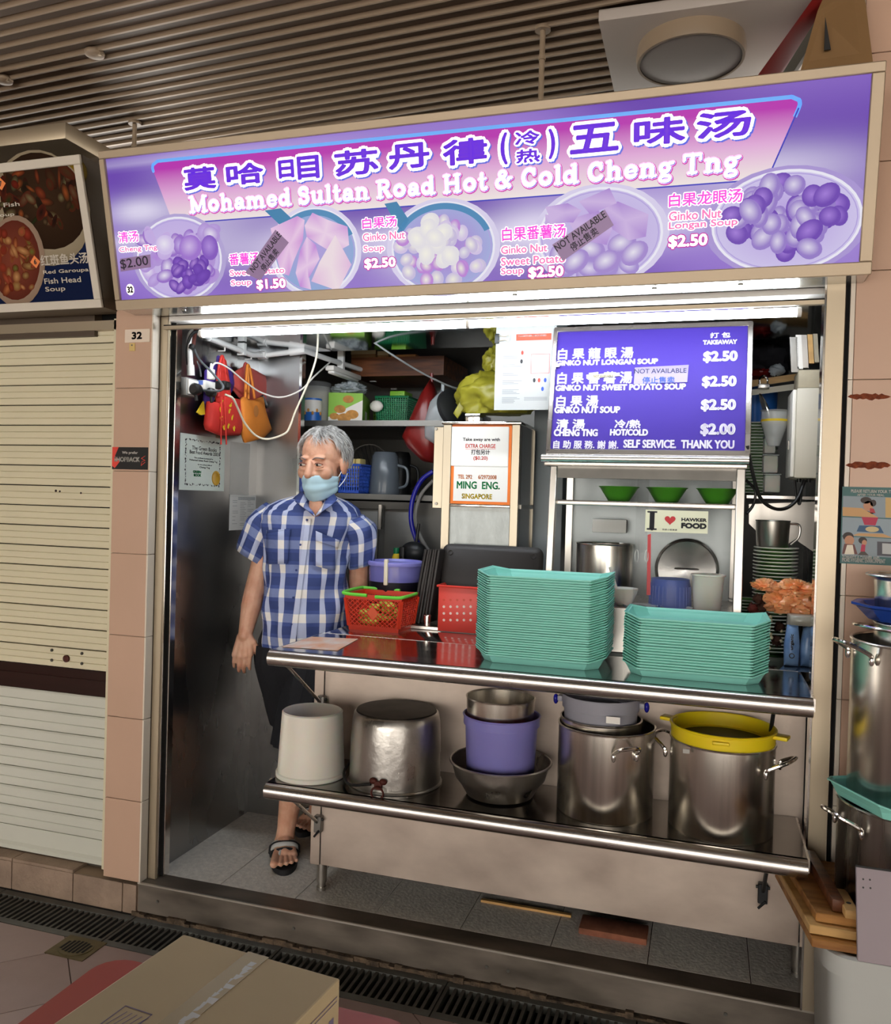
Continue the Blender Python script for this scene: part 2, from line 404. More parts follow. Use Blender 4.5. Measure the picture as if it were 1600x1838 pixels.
# tiled piers
pl = struct('pillar', MB().box((-2.079, .007, 0), (-1.927, .3, 2.12)), 'grout', 'narrow beige tiled pier between roller shutter and stall opening', 'pier')
zs = [0, .294, .594, .894, 1.193, 1.493, 1.795, 2.1]
for a, b in zip(zs, zs[1:]):
    part('pier_tile', MB().box((-2.08, 0, a + .001), (-1.926, .007, b - .001)), 'beige_tile', pl, bevel=.0012, bseg=1)
    part('return_tile', MB().box((-1.927, .0, a + .001), (-1.92, .04, b - .001)), 'cream_tile', pl, bevel=.0012, bseg=1)
pr = struct('pillar', MB().box((.372, .007, 0), (1.6, .3, 3)), 'grout', 'wide beige tiled pier with rust marks and a tray return poster', 'pier')
for k, (a, b) in enumerate(zip([0, .294, .594, .894, 1.186, 1.486, 1.789, 2.09, 2.39, 2.69], [.294, .594, .894, 1.186, 1.486, 1.789, 2.09, 2.39, 2.69, 2.99])):
    part('edge_tile', MB().box((.366, 0, a + .001), (.3775, .012, b - .001)), 'cream_tile', pr)
    for x0, x1 in ((.379, .679), (.68, .98), (.981, 1.28)):
        part('pier_tile', MB().box((x0, 0, a + .001), (x1, .007, b - .001)), 'beige_tile', pr, bevel=.0012, bseg=1)
def rust(px0, px1, py, th, seed):
    R = random.Random(seed); n = 14; top = []; bot = []
    for i in range(n + 1):
        t = i / n; x = px0 + (px1 - px0) * t; e = math.sin(math.pi * min(1, max(0, t))) ** .35
        top.append(at(x, py - th * e * R.uniform(.5, 1), -.0012)); bot.append(at(x, py + th * e * R.uniform(.5, 1), -.0012))
    mb = MB().prism(top + bot[::-1], (0, .0012, 0)); return part('rust_patch', mb, 'rust', pr, smooth=0)
M('rust', '8a4322', .85, noise=.5, nscale=(90, 90, 90), col2='5a2411')
rust(1522, 1600, 712, 7, 1); rust(1518, 1600, 835, 8, 4)
# door-frame metal round the opening
j = thing('trim_2', 'beige metal channel frame round the stall opening', 'door frame', kind='structure')
part('jamb', MB().box((-1.92, .042, 0), (-1.886, .085, 2.06)), 'bronze_alu', j, bevel=.002, bseg=1)
part('jamb_edge', MB().box((-1.887, .05, 0), (-1.8835, .085, 2.05)), 'chrome', j); part('jamb_gap', MB().box((-1.8835, .075, .002), (-1.872, .1, 2.05)), 'black_gap', j)
part('jamb_edge', MB().box((-1.872, .07, .004), (-1.868, .1, 2.05)), 'chrome', j)
part('jamb', MB().box((.303, .0, 0), (.354, .06, 2.065)), 'bronze_alu', j, bevel=.002, bseg=1)
part('jamb_edge', MB().box((.299, -.001, 0), (.304, .06, 2.06)), 'chrome', j); part('jamb_gap', MB().box((.354, .012, 0), (.366, .08, 2.08)), 'black_gap', j)
part('header_gap', MB().box((-1.886, .013, 2.018), (.303, .028, 2.022)), 'black_gap', j)
part('header_rail', MB().box((-1.886, .012, 2.006), (.303, .03, 2.018)), 'bronze_alu', j)
part('header_rail', MB().box((-1.886, .045, 2.042), (.303, .098, 2.06)), 'white', j)
# inner walls and ceilings
struct('wall_left', MB().box((-1.95, .1, 0), (-1.92, .77, 2.06)), 'steel_wall', 'brushed steel side wall carrying the sockets, bags and certificate', 'wall')
pw = thing('wall_partition', 'steel partition facing the counter behind the man', 'wall', kind='structure')
part('panel', MB().box((-1.92, .75, 0), (-1.718, .775, 2.06)), 'steel_wall', pw); part('edge_strip', MB().box((-1.718, .746, 0), (-1.706, .78, 2.06)), 'chrome', pw)
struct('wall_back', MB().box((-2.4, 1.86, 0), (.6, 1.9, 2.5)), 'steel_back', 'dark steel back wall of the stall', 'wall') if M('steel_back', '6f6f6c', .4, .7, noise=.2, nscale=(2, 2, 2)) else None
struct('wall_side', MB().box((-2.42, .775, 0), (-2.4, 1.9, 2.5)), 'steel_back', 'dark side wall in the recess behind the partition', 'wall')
struct('wall_right', MB().box((.46, .06, 0), (.49, 1.9, 2.5)), 'steel_wall', 'pale steel wall on the right side inside the stall', 'wall')
struct('ceiling_panel', MB().box((-1.95, .1, 2.06), (.47, .8, 2.075)), 'steel_mirror', 'mirror-like steel panel above the counter', 'ceiling')
struct('ceiling_void', MB().box((-2.42, .78, 2.5), (.6, 1.9, 2.52)).box((-2.42, .79, 2.075), (.5, .8, 2.5)), 'ceiling_void', 'dark upper ceiling of the stall interior', 'ceiling')
# slatted hall ceiling: ribbed strips, turned 4 degrees against the stall front
CZ = 2.862
hc = struct('ceiling', MB().box((-9, -9, CZ + .02), (7, 2.2, CZ + .05)), 'ceiling_void', 'brown ribbed metal strip ceiling over the hall', 'ceiling')
sm = MB(); sm.prism([(-7, -.019, .016), (-7, -.019, .006), (-7, .021, .006), (-7, .021, .016)], (14, 0, 0)); sm = sm.mesh('ceiling_slat', 0); sm.materials.append(MATS['slat'])
rm = MB(); rm.prism([(-7, -.034, .012), (-7, -.031, -.006), (-7, -.023, -.006), (-7, -.019, .012)], (14, 0, 0)); rm = rm.mesh('ceiling_rib', 0); rm.materials.append(MATS['slat_rib'])
for i in range(-30, 40):
    yy = i * .0555 + (.004 if i % 4 == 0 else 0)
    for me, nm in ((sm, 'ceiling_slat'), (rm, 'ceiling_rib')):
        o = part(nm, me, None, hc); o.rotation_euler = (0, 0, math.radians(-4.1)); o.location = (-.8 + math.sin(math.radians(4.1)) * yy, yy * math.cos(math.radians(4.1)) - .12, CZ)
for px, py, lb in ((170, 95, 'small round detector disc on the slatted ceiling above the neighbouring sign'), (6, 142, 'small round detector disc at the ceiling edge, cut off by the frame')):
    p = atz(px, py, CZ - .003)
    t = thing('ceiling_detector', lb, 'detector'); part('cap', MB().lathe([(.03, .006), (.032, 0), (.03, -.008), (.02, -.013)], p, 24, False, True), 'slat_rib', t)
    part('clip', MB().box(p + Vector((.02, -.01, -.014)), p + Vector((.03, .0, -.006))), 'bronze_alu', t)
for px, pt, pb, y, lb in ((975, 48, 185, -.05, 'thin white hanger pole above the middle of the purple sign'), (242, 219, 268, .2, 'thin white hanger pole above the left end of the purple sign')):
    a = at(px, pt, y); a.z = CZ
    t = thing('hanger_pole', lb, 'pole'); part('rod', MB().cyl(a, (a.x, a.y, 2.52), .0085, 12), 'slat_rib', t)
    part('coupling', MB().cyl((a.x, a.y, CZ - .1), (a.x, a.y, CZ - .09), .011, 12), 'slat_rib', t); part('flange', MB().cyl(a, (a.x, a.y, CZ - .012), .024, 16), 'slat_rib', t)
# ceiling lamp on its square box
t = thing('ceiling_lamp', 'unlit round ceiling lamp on a square white box', 'lamp')
M('lamp_box', 'b6ada4', .5); M('lamp_cover', 'a7a19c', .35)
part('mounting_box', MB().box((-.345, -.1, CZ - .035), (.3, .55, CZ)), 'lamp_box', t, bevel=.003)
LC = atz(1240, 96, CZ - .06); LC.z = CZ - .035
part('rim', MB().lathe([(.158, 0), (.162, -.03), (.158, -.05), (.15, -.05)], LC, 48, False, False), 'slat_rib', t)
part('diffuser', MB().lathe([(.15, -.046), (.1, -.05), (.05, -.052)], LC, 48, False, True), 'lamp_cover', t)
# things up at the right end above the sign
M('red_paint', '8e1512', .45, noise=.1, nscale=(3, 3, 3)); M('cable_tray', '5c5a52', .5, .3)
t = thing('ceiling_beam', 'dark red painted steel beam above the right end of the sign', 'beam', kind='structure')
a, b = at(1368, 150, .15), at(1500, -30, -.1); d = Vector((.022, .03, 0))
part('flange', MB().hexa([a - d, a + d, a + d + Vector((0, .1, 0)), a - d + Vector((0, .1, 0)), b - d, b + d, b + d + Vector((0, .1, 0)), b - d + Vector((0, .1, 0))]), 'red_paint', t)
part('post', MB().box((.43, .1, 2.4), (.455, .13, CZ)), 'red_paint', t)
part('post', MB().box((.46, .1, 2.45), (.62, .13, 2.48)), 'red_paint', t)
a, b = at(1393, 150, .05), at(1478, 15, -.05)
single('cable_tray', MB().hexa([a, a + Vector((.03, 0, 0)), a + Vector((.03, .05, 0)), a + Vector((0, .05, 0)), b, b + Vector((.03, 0, 0)), b + Vector((.03, .05, 0)), b + Vector((0, .05, 0))]), 'cable_tray', 'grey cable trunking slanting above the sign beside the red beam', 'trunking')
t = thing('carton_flap', 'brown cardboard sheet standing on top of the purple sign', 'cardboard')
pts = [at(1435, 135, -.12), at(1468, 20, -.12), at(1490, -30, -.1), at(1550, -30, -.08), at(1568, 115, -.12)]
part('board', MB().prism(pts, (0, .006, 0)), 'cardboard_dark', t, smooth=0)
part('flap', MB().prism([at(1480, 90, -.13), at(1482, 30, -.135), at(1492, 88, -.13)], (0, .004, 0)), 'black_soft', t, smooth=0)
# bulkhead box above the neighbouring sign
t = thing('wall_bulkhead', 'pale boxed-in bulkhead above the neighbouring food sign', 'bulkhead', kind='structure')
c1 = at(118, 218, -.12); c2 = at(120, 248, -.12)
part('fascia', MB().box((-3.4, c1.y, c2.z), (c1.x, c1.y + .5, c1.z)), 'bronze_alu', t, bevel=.004)
part('soffit', MB().box((-3.4, .05, 2.0), (c1.x, .1, c2.z)), 'slat', t)
# unseen hall columns and walls added behind the viewer for banded steel reflections
M('unseen_column', 'd8d0c2', .6); M('unseen_wall', '5a534b', .8)
for x in (-5.6, -2.4, .9, 4.2):
    struct('pillar', MB().box((x - .25, -6.2, GZ), (x + .25, -5.7, CZ + .02)), 'unseen_column', 'plain square unseen column added behind the viewer for steel reflections', 'column')
struct('wall_unseen', MB().box((-9, -8.9, GZ), (-6.0, -8.7, CZ + .03)).box((5.0, -8.9, GZ), (7, -8.7, CZ + .03)).box((-9, -9, GZ), (-8.9, 2, CZ + .03)).box((6.9, -9, GZ), (7, 2, CZ + .03)), 'unseen_wall', 'dark unseen hall walls added and shaped for steel reflections', 'wall')
# ================================================================ roller shutter, neighbouring sign, small plates
rs = thing('roller_shutter', 'closed cream roller shutter of the neighbouring stall', 'shutter')
SY = .075; X0, X1 = -3.0, -2.118
pit_z0 = at(100, 1197, SY).z; pit_z1 = at(100, 1241, SY).z     # dark lock band
ph = .0777
prof = [(0, .0), (.003, .002), (.006, .0245), (.0025, .026), (.006, .0275), (.006, .049), (.0025, .0505), (.006, .052), (.003, ph - .004), (0, ph - .0035)]
def slatmesh(prof, h):
    mb = MB(); mb.prism([(X0, SY - a, b) for a, b in prof] + [(X0, SY + .012, prof[-1][1]), (X0, SY + .012, 0)], (X1 - X0, 0, 0)); return mb.mesh('shutter_slat', 0)
s1 = slatmesh(prof, ph); s1.materials.append(MATS['shutter'])
z = pit_z0
while z < 2.05:
    o = part('shutter_slat', s1, None, rs); o.location = (0, 0, z + .002); z += ph
prof2 = [(0, 0), (.004, .003), (.007, .035), (.003, .0365), (.007, .038), (.007, ph - .007), (.003, ph - .0015)]
s2 = slatmesh(prof2, ph); s2.materials.append(MATS['shutter_low'])
z = pit_z1 - ph
while z > .085:
    o = part('shutter_slat', s2, None, rs); o.location = (0, 0, z); z -= ph
part('bottom_rail', MB().prism([(X0, SY + .012, 0.004), (X0, SY - .012, .004), (X0, SY - .012, .02), (X0, SY - .003, .03), (X0, SY - .003, z + ph - .001), (X0, SY + .012, z + ph - .001)], (X1 - X0, 0, 0)), 'shutter_low', rs)
part('lock_band', MB().box((X0, SY - .002, pit_z1), (X1, SY + .012, pit_z0)).box((X0, SY - .006, pit_z1 + .025), (X1, SY + .01, pit_z1 + .06)), 'shutter_band', rs)
part('guide_rail', MB().box((-2.118, SY - .03, 0), (-2.08, SY + .03, 2.06)).box((-2.125, SY - .03, 0), (-2.118, SY - .012, 2.06)), 'shutter', rs)
part('backing', MB().box((X0, SY + .015, 0), (X1, SY + .02, 2.1)), 'black_gap', rs)
part('shutter_hood', MB().box((-3.2, .045, 2.02), (-2.08, .12, 2.055)), 'bronze_alu', rs)
M('lock_rust', '4a1c12', .6, .3)
c = at(120, 1182, SY - .007); part('lock', MB().lathe([(.014, 0), (.014, .006), (.009, .009)], (0, 0, 0), 20, True, True).xf(Matrix.Translation(c) @ Matrix.Rotation(math.pi / 2, 4, 'X')), 'lock_rust', rs)
for px, py in ((93, 1167), (93, 1185), (147, 1173), (147, 1191)):
    c = at(px, py, SY - .007); part('rivet', MB().sphere(c, .006, 12, 8), 'grate', rs)
for px, py, r in ((100, 881, .005), (107, 882, .004), (145, 885, .004)):
    c = at(px, py, SY - .0075); part('paint_chip', MB().cyl(c, c + Vector((0, .002, 0)), r, 7), 'shutter_band', rs)

# neighbouring food sign: box with white framed picture panel
ns = thing('food_signboard', 'dark blue food picture signboard of the neighbouring stall with fish soup photos', 'signboard')
nb = at(183, 552, -.07); ntp = at(150, 277, -.2)
NF = Frame((-3.0, -.07, nb.z), (1, 0, 0), (0, ntp.y - nb.y, ntp.z - nb.z))
NW = 3.0 + (nb.x + ntp.x) / 2; NH = math.hypot(ntp.y - nb.y, ntp.z - nb.z)
M('sign_side', '4a3d2e', .5, .2); M('sign_white', 'cfc8ba', .5)
mb = MB().hexa([NF.P(0, 0, -.004), NF.P(NW, 0, -.004), NF.P(NW, 0, -.004) + Vector((0, .1, 0)), NF.P(0, 0, -.004) + Vector((0, .1, 0)), NF.P(0, NH, -.004), NF.P(NW, NH, -.004), Vector((NF.P(NW, NH).x, .03, NF.P(0, NH).z)), Vector((-3.0, .03, NF.P(0, NH).z))])
part('box', mb, 'sign_side', ns, smooth=0)
bw = .03
for a in ((0, 0, NW, bw), (0, NH - bw, NW, NH), (NW - bw, bw, NW, NH - bw)):
    mb = MB(); u0, v0, u1, v1 = a
    mb.hexa([NF.P(u0, v0, 0), NF.P(u1, v0, 0), NF.P(u1, v0, .012), NF.P(u0, v0, .012), NF.P(u0, v1, 0), NF.P(u1, v1, 0), NF.P(u1, v1, .012), NF.P(u0, v1, .012)])
    part('frame_strip', mb, 'sign_white', ns, bevel=.002, bseg=1)
mb = MB(); R = random.Random(3)
rect(mb, NF, .02, bw - .005, NW - bw + .005, NH - bw + .005, .001, lin('16203f'))
def nd(px, py, rpx, rpy, c1, c2, h, rot=0):
    c = NF.px(px, py); s_ = .0021; disc(mb, NF, c, (rpx * s_, rpy * s_), h, lin(c1), lin(c2), 26, rot)
mb.quad(*[NF.P(*NF.px(*p), .0014) for p in ((-60, 300), (128, 292), (150, 420), (-60, 420))], col=lin('2e2a1e'))
nd(130, 310, 30, 24, '8a6f1c', '3a3014', .0016)
nd(75, 375, 98, 92, 'b4a78e', '8d826c', .0018, -.3); nd(78, 362, 88, 76, '3a2a1c', '2a1d14', .0022, -.3)
for i in range(60):
    px, py = 75 + R.uniform(-72, 62), 355 + R.uniform(-50, 48)
    nd(px, py, R.uniform(5, 20), R.uniform(3, 9), R.choice(['7a3a22', '40301d', '233018', '8f4a26', '1d1512', '6a2018', '6d6748', '5b4934']), R.choice(['4c2016', '2a2015', '331a12']), .0024 + i * 1e-5, R.uniform(0, 3))
nd(30, 470, 60, 78, 'b09a86', '8f7a68', .0034, -.4); nd(28, 468, 52, 68, '7e4130', '5a2a20', .0036, -.4)
for i in range(46):
    px, py = 25 + R.uniform(-30, 38), 465 + R.uniform(-52, 56)
    nd(px, py, R.uniform(6, 16), R.uniform(3, 9), R.choice(['9a4a34', '8a3426', 'a8663c', '5f6a30', '7a2c20', '93794a', 'b98a5a']), R.choice(['70301f', '5b2418', '7a4c2a']), .0038 + i * 1e-5, R.uniform(0, 3))
part('picture_print', mb, 'print_gloss', ns, smooth=0)
def nl(s, bl, tr, m='sign_white', b=.0004): lettering(NF, s, pxbox(NF, bl, tr), m, ns, b, .0046)
nl('g Fish', (-6, 376), (36, 362)); nl('Soup', (-6, 392), (27, 381))
nl('红斑鱼头汤', (76, 478), (158, 452), b=.0008); nl('Red Garoupa', (80, 494), (160, 480)); nl('Fish Head', (82, 510), (146, 496)); nl('Soup', (84, 526), (118, 513))
for px, py, s in ((3, 330, '7'), (65, 470, '6')):
    c = NF.px(px, py); m2 = MB(); m2.prism([NF.P(c[0] - .022, c[1], .0044), NF.P(c[0], c[1] - .022, .0044), NF.P(c[0] + .022, c[1], .0044), NF.P(c[0], c[1] + .022, .0044)], NF.n * .0004); part('number_tag', m2, 'ink_orange', ns, smooth=0)
    lettering(NF, s, (c[0] - .006, c[1] - .009, c[0] + .006, c[1] + .009), 'ink_dark', ns, .0008, .0052)
# number plate, tag and payment sticker on the pier
PF = Frame((0, 0, 0), (1, 0, 0), (0, 0, 1))
def plate(name, lab, cat, bl, tr, m, y=-.003, t=.003, bevel=.0):
    a = at(*bl, y); b = at(*tr, y); th = thing(name, lab, cat)
    part('plate', MB().box((a.x, y, a.z), (b.x, y + t, b.z)), m, th, bevel=bevel); return th, Frame((a.x, y, a.z), (1, 0, 0), (0, 0, 1)), b.x - a.x, b.z - a.z
M('plate_cream', 'e9d9c6', .5)
th, fr, w_, h_ = plate('number_plate', 'cream plate with the stall number 32 on the narrow pier', 'number plate', (224, 615), (269, 590), 'plate_cream')
lettering(fr, '32', (w_ * .28, h_ * .22, w_ * .7, h_ * .8), 'ink_dark', th, .0018)
th, fr, w_, h_ = plate('key_tag', 'tiny yellowed oval tag hanging below the number plate', 'tag', (232, 630), (242, 616), 'ink_orange' if False else 'tag_yellow', bevel=.0) if M('tag_yellow', 'd8bd78', .5) else None
part('dot', MB().cyl((fr.o.x + w_ * .5, -.0032, fr.o.z + h_ * .75), (fr.o.x + w_ * .5, -.005, fr.o.z + h_ * .75), .003, 12), 'steel_dark', th)
th, fr, w_, h_ = plate('payment_sticker', 'black and red cashback payment sticker on the narrow pier', 'sticker', (201, 842), (266, 803), 'black_soft', y=-.0015, t=.0015)
mb = MB(); mb.quad(fr.P(0, .012, .0004), fr.P(w_ * .08, .004, .0004), fr.P(w_ * .22, h_ * .35, .0004), fr.P(w_ * .08, h_ * .6, .0004), fr.P(w_ * .18, h_, .0004), fr.P(0, h_, .0004)); part('red_corner', mb, 'ink_red', th, smooth=0)
lettering(fr, 'We prefer', (w_ * .28, h_ * .66, w_ * .72, h_ * .82), 'white', th, .0003); lettering(fr, 'SHOPBACK', (w_ * .06, h_ * .34, w_ * .78, h_ * .56), 'white', th, .0012)
mb = MB(); stroke2d(mb, fr, [((w_ * a, h_ * b), (w_ * c_, h_ * d)) for a, b, c_, d in ((.93, .62, .82, .5), (.82, .5, .93, .42), (.93, .42, .84, .36), (.84, .36, .82, .18), (.82, .18, .93, .34))], .0008, .0007); part('emblem', mb, 'ink_red', th, smooth=0)
# tray return poster on the right pier (plain figures)
th, fr, w_, h_ = plate('hygiene_poster', 'teal cartoon poster about returning trays on the right pier', 'poster', (1508, 1011), (1640, 876), 'poster_teal', y=-.0015, t=.0015) if M('poster_teal', '3f6a69', .5) else None
mb = MB()
def pp(px, py): return fr.px(px, py)
def pq(c, *pts, h=.0004): mb.quad(*[fr.P(*pp(*p), h) for p in pts], col=lin(c))
def pd(c, px, py, rx, ry, h=.0008, rot=0): disc(mb, fr, pp(px, py), (rx * .00155, ry * .00155), h, lin(c), None, 20, rot)
pq('8d9aa2', (1513, 926), (1640, 932), (1640, 894), (1514, 890)); pq('93a2ab', (1512, 961), (1640, 968), (1640, 934), (1513, 928)); pq('8b989f', (1511, 996), (1640, 1003), (1640, 969), (1512, 963))
pq('c99d68', (1513, 926), (1577, 929), (1548, 912), (1513, 910), h=.0006); pq('c9a86a', (1590, 929), (1640, 931), (1640, 896), (1590, 893), h=.0006)
pq('35525f', (1530, 917), (1548, 924), (1571, 922), (1545, 913)); pd('c08a6a', 1559, 908, 8, 9); pd('33231c', 1555, 898, 9, 6); pd('33231c', 1568, 903, 5, 6); pq('b02f3b', (1562, 920), (1572, 921), (1569, 913), (1562, 912), h=.001)
pq('b5264a', (1552, 942), (1572, 943), (1577, 929), (1547, 928), h=.0008); pq('2f567a', (1538, 954), (1587, 957), (1580, 944), (1543, 943), h=.001); pd('cdb98a', 1566, 950, 11, 5, .0012); pq('c99d68', (1530, 961), (1606, 966), (1585, 958), (1542, 957), h=.0009)
pd('2a1d18', 1523, 963, 9, 8, .0012); pd('c08a6a', 1525, 970, 8, 9, .0014); pq('6b3f3a', (1512, 994), (1540, 995), (1534, 977), (1516, 976), h=.0015); pq('e5dcc8', (1516, 995), (1534, 995), (1531, 978), (1521, 978), h=.0017)
pd('2a1d18', 1549, 970, 7, 6, .0012); pd('c08a6a', 1552, 974, 4, 5, .0014); pq('b5264a', (1545, 990), (1553, 990), (1554, 978), (1547, 977), h=.0015); pq('4a4038', (1540, 996), (1560, 997), (1553, 990), (1546, 990), h=.0015)
pq('4b4a52', (1575, 997), (1640, 1001), (1640, 974), (1575, 972), h=.0009); pq('b9bcbc', (1584, 994), (1600, 995), (1600, 976), (1584, 975), h=.0012)
part('cartoon_print', mb, 'print', th, smooth=0)
for s, bl, tr in (('PLEASE RETURN YOUR TRAY', (1528, 884), (1612, 880)), ('AFTER YOUR MEAL', (1539, 890), (1588, 887)), ('TOWARDS A CLEANER AND', (1512, 1003), (1579, 999)), ('MORE HYGIENIC ENVIRONMENT', (1512, 1008), (1590, 1004))):
    lettering(fr, s, pxbox(fr, bl, tr), 'white', th, .0003, .0008)
# ================================================================ the big backlit sign
sg = thing('signboard', 'long purple backlit stall sign with dessert bowls and white lettering', 'signboard')
SF = Frame((-2.0, -.09, 2.056), (1, 0, 0), (0, -.11, .511)); SW, SH = 2.4, .5227
def fbox(fr, u0, v0, u1, v1, h0, h1):
    return MB().hexa([fr.P(u0, v0, h1), fr.P(u1, v0, h1), fr.P(u1, v0, h0), fr.P(u0, v0, h0), fr.P(u0, v1, h1), fr.P(u1, v1, h1), fr.P(u1, v1, h0), fr.P(u0, v1, h0)])
b0, bt, bl_, br_ = .034, .026, .022, .032
part('frame_strip', fbox(SF, 0, 0, SW, b0, -.01, .012), 'sign_frame', sg, bevel=.0025, bseg=1); part('frame_strip', fbox(SF, 0, SH - bt, SW, SH, -.01, .012), 'sign_frame', sg, bevel=.0025, bseg=1)
part('frame_strip', fbox(SF, 0, b0, bl_, SH - bt, -.01, .0125), 'sign_frame', sg, bevel=.0025, bseg=1); part('frame_strip', fbox(SF, SW - br_, b0, SW, SH - bt, -.01, .0125), 'sign_frame', sg, bevel=.0025, bseg=1)
q = [SF.P(.004, .002, -.01), SF.P(SW - .004, .002, -.01), Vector((.396, .02, 2.056)), Vector((-1.996, .02, 2.056)), SF.P(.004, SH - .002, -.01), SF.P(SW - .004, SH - .002, -.01), Vector((.396, .02, 2.5)), Vector((-1.996, .02, 2.5))]
M('underside', 'cfcfcb', .16, .9)
part('casing', MB().hexa(q), 'underside', sg, smooth=0)
part('casing_end', MB().prism([SF.P(SW - .002, .004, -.012), SF.P(SW - .002, SH - .004, -.012), Vector((.398, .02, 2.5)), Vector((.398, .02, 2.06))], (.002, 0, 0)), 'sign_frame', sg, smooth=0)
for px, py in ((330, 551), (925, 520), (1175, 517), (1330, 506)):
    c = at(px, py, -.06); c.z = 2.056; part('bolt', MB().cyl(c, c + Vector((0, 0, -.006)), .008, 10), 'steel_dark', sg)
# printed background: purple with pale streaks
def bgcol(a, b):            # a,b in 0..1 on the panel
    d, m_, l_ = lin('6a3fb4'), lin('9a78d6'), lin('e9e2fb')
    c = mixc(d, m_, .5 + .5 * math.sin(5.2 * b + 7 * a + 1.2 * math.sin(9 * a)))
    g = 0
    for (ga, gb, ra, rb, s) in ((.045, .62, .05, .09, .85), (.02, .42, .1, .05, .5), (.16, .55, .1, .25, .55), (.5, .3, .5, .12, .55), (.9, .55, .1, .13, .75), (.73, .33, .08, .16, .5), (.47, .2, .06, .2, .6), (.3, .25, .05, .25, .6), (.62, .3, .05, .2, .5), (.1, .95, .3, .03, .4), (.98, .2, .03, .3, .1), (.68, .14, .06, .05, .5)):
        g += s * math.exp(-((a - ga) / ra) ** 2 - ((b - gb) / rb) ** 2)
    return mixc(c, l_, min(.95, g))
mb = MB(); nu, nv = 120, 34; u0, v0, u1, v1 = bl_ - .004, b0 - .004, SW - br_ + .004, SH - bt + .004
vs = [SF.P(u0 + (u1 - u0) * i / nu, v0 + (v1 - v0) * j / nv, .002) for j in range(nv + 1) for i in range(nu + 1)]
cs = [bgcol(i / nu, j / nv) for j in range(nv + 1) for i in range(nu + 1)]
mb.add(vs, [(j * (nu + 1) + i, j * (nu + 1) + i + 1, (j + 1) * (nu + 1) + i + 1, (j + 1) * (nu + 1) + i) for j in range(nv) for i in range(nu)], cs)
panel = part('lit_panel', mb, 'sign_print', sg, smooth=0)
# pink banner
def U(px, py): return SF.px(px, py)
mb = MB(); n = 24
tl, tr_, brn, bln = U(270, 291), U(1444, 172), U(1378, 322), U(312, 402)
def bpt(a, b):
    L = (bln[0] + (tl[0] - bln[0]) * b, bln[1] + (tl[1] - bln[1]) * b); Rr = (brn[0] + (tr_[0] - brn[0]) * b, brn[1] + (tr_[1] - brn[1]) * b)
    if b > .86:          # rounded upper corners
        k = .03 * (1 - math.sqrt(max(0, 1 - ((b - .86) / .14) ** 2))); L = (L[0] + k, L[1]); Rr = (Rr[0] - k, Rr[1])
    return (L[0] + (Rr[0] - L[0]) * a, L[1] + (Rr[1] - L[1]) * a)
vs = []; cs = []
for j in range(n + 1):
    b = j / n; c = mixc(lin('faf0ec'), lin('eab2e2'), min(1, b / .45)) if b < .45 else mixc(lin('eab2e2'), lin('bf2fb6'), min(1, (b - .45) / .42))
    for i in (0, 1): vs.append(SF.P(*bpt(i, b), .0026)); cs.append(c)
mb.add(vs, [(2 * j, 2 * j + 1, 2 * j + 3, 2 * j + 2) for j in range(n)], cs)
part('banner', mb, 'sign_print', panel, smooth=0)
def E(name, c): return M('lit_' + name, c, .2, emit=c, estr=.92, spec=.05)
for nm, c in (('blue', '5b8fd0'), ('cream', 'f2f0e4'), ('violet', '5d2fb4'), ('shadow', '5560b8'), ('magenta', 'c54bb4'), ('rose', 'cf6fa0'), ('white', 'fbf6ee'), ('teal', '3f86b4'), ('navy', '3a3a9a'), ('hot', 'a5308f'), ('pale', 'e9b6da')): E(nm, c)
mb = MB(); e = [bpt(0, i / 20) for i in range(0, 21)] + [bpt(1, i / 20) for i in range(20, -1, -1)]
stroke2d(mb, SF, [(e[i], e[i + 1]) for i in range(17, 26)], .0052, .0028); part('banner_edge', mb, 'lit_blue', panel, smooth=0)
mb = MB(); stroke2d(mb, SF, [(e[i], e[i + 1]) for i in range(24, 41)], .002, .0029); stroke2d(mb, SF, [(e[0], e[-1])], .002, .0029); part('banner_edge', mb, 'lit_navy', panel, smooth=0)
# ---- bowls of dessert
R = random.Random(11)
def bowl(c, rx, ry, rim, inner, items, blue=False, spoon=None):
    cx, cy = U(*c); k = .0019 - (c[0] - 300) / 1150 * .0004; rx *= k; ry *= k
    mb = MB()
    disc(mb, SF, (cx, cy), (rx * 1.12, ry * 1.1), .00292, bgcol(cx / SW, cy / SH), bgcol(cx / SW, cy / SH))
    disc(mb, SF, (cx, cy), (rx, ry), .003, lin(inner), lin(rim), 48)
    ring2(mb, SF, (cx, cy), (rx, ry), .0035, .0032, lin('f4f2ff')); ring2(mb, SF, (cx, cy), (rx * .95, ry * .94), .0015, .0032, lin('b9a8e6'))
    if blue: ring2(mb, SF, (cx, cy + ry * .02), (rx * .93, ry * .9), .009, .0033, lin('4f8fc0'), a0=.35, a1=2.8)
    if spoon:
        a, b_, c_, d_ = [U(*p) for p in spoon]; mb.quad(*[SF.P(*p, .0033) for p in (a, b_, c_, d_)], col=lin('3f86b4'))
    hh = .0036
    for (px, py, ax, ay, rot, ca, cb) in items:
        p = U(px, py); disc(mb, SF, p, (ax * k * 1.06, ay * k * 1.06), hh, lin(cb), lin(cb), 18, rot); disc(mb, SF, (p[0] - ax * k * .1, p[1] + ay * k * .12), (ax * k * .92, ay * k * .9), hh + 4e-5, lin(ca), lin(cb), 18, rot); hh += 1e-4
    return part('bowl_print', mb, 'sign_print', panel, smooth=0)
it = [(322 + R.uniform(-62, 62), 462 + R.uniform(-50, 50), R.uniform(8, 18), R.uniform(7, 15), R.uniform(0, 3), R.choice(['efe8fb', 'd9c9f3', 'b78be0', 'e7d5f2', 'c9b2ee']), R.choice(['b99be0', '9d73d0', 'cdb4ec'])) for _ in range(55)]
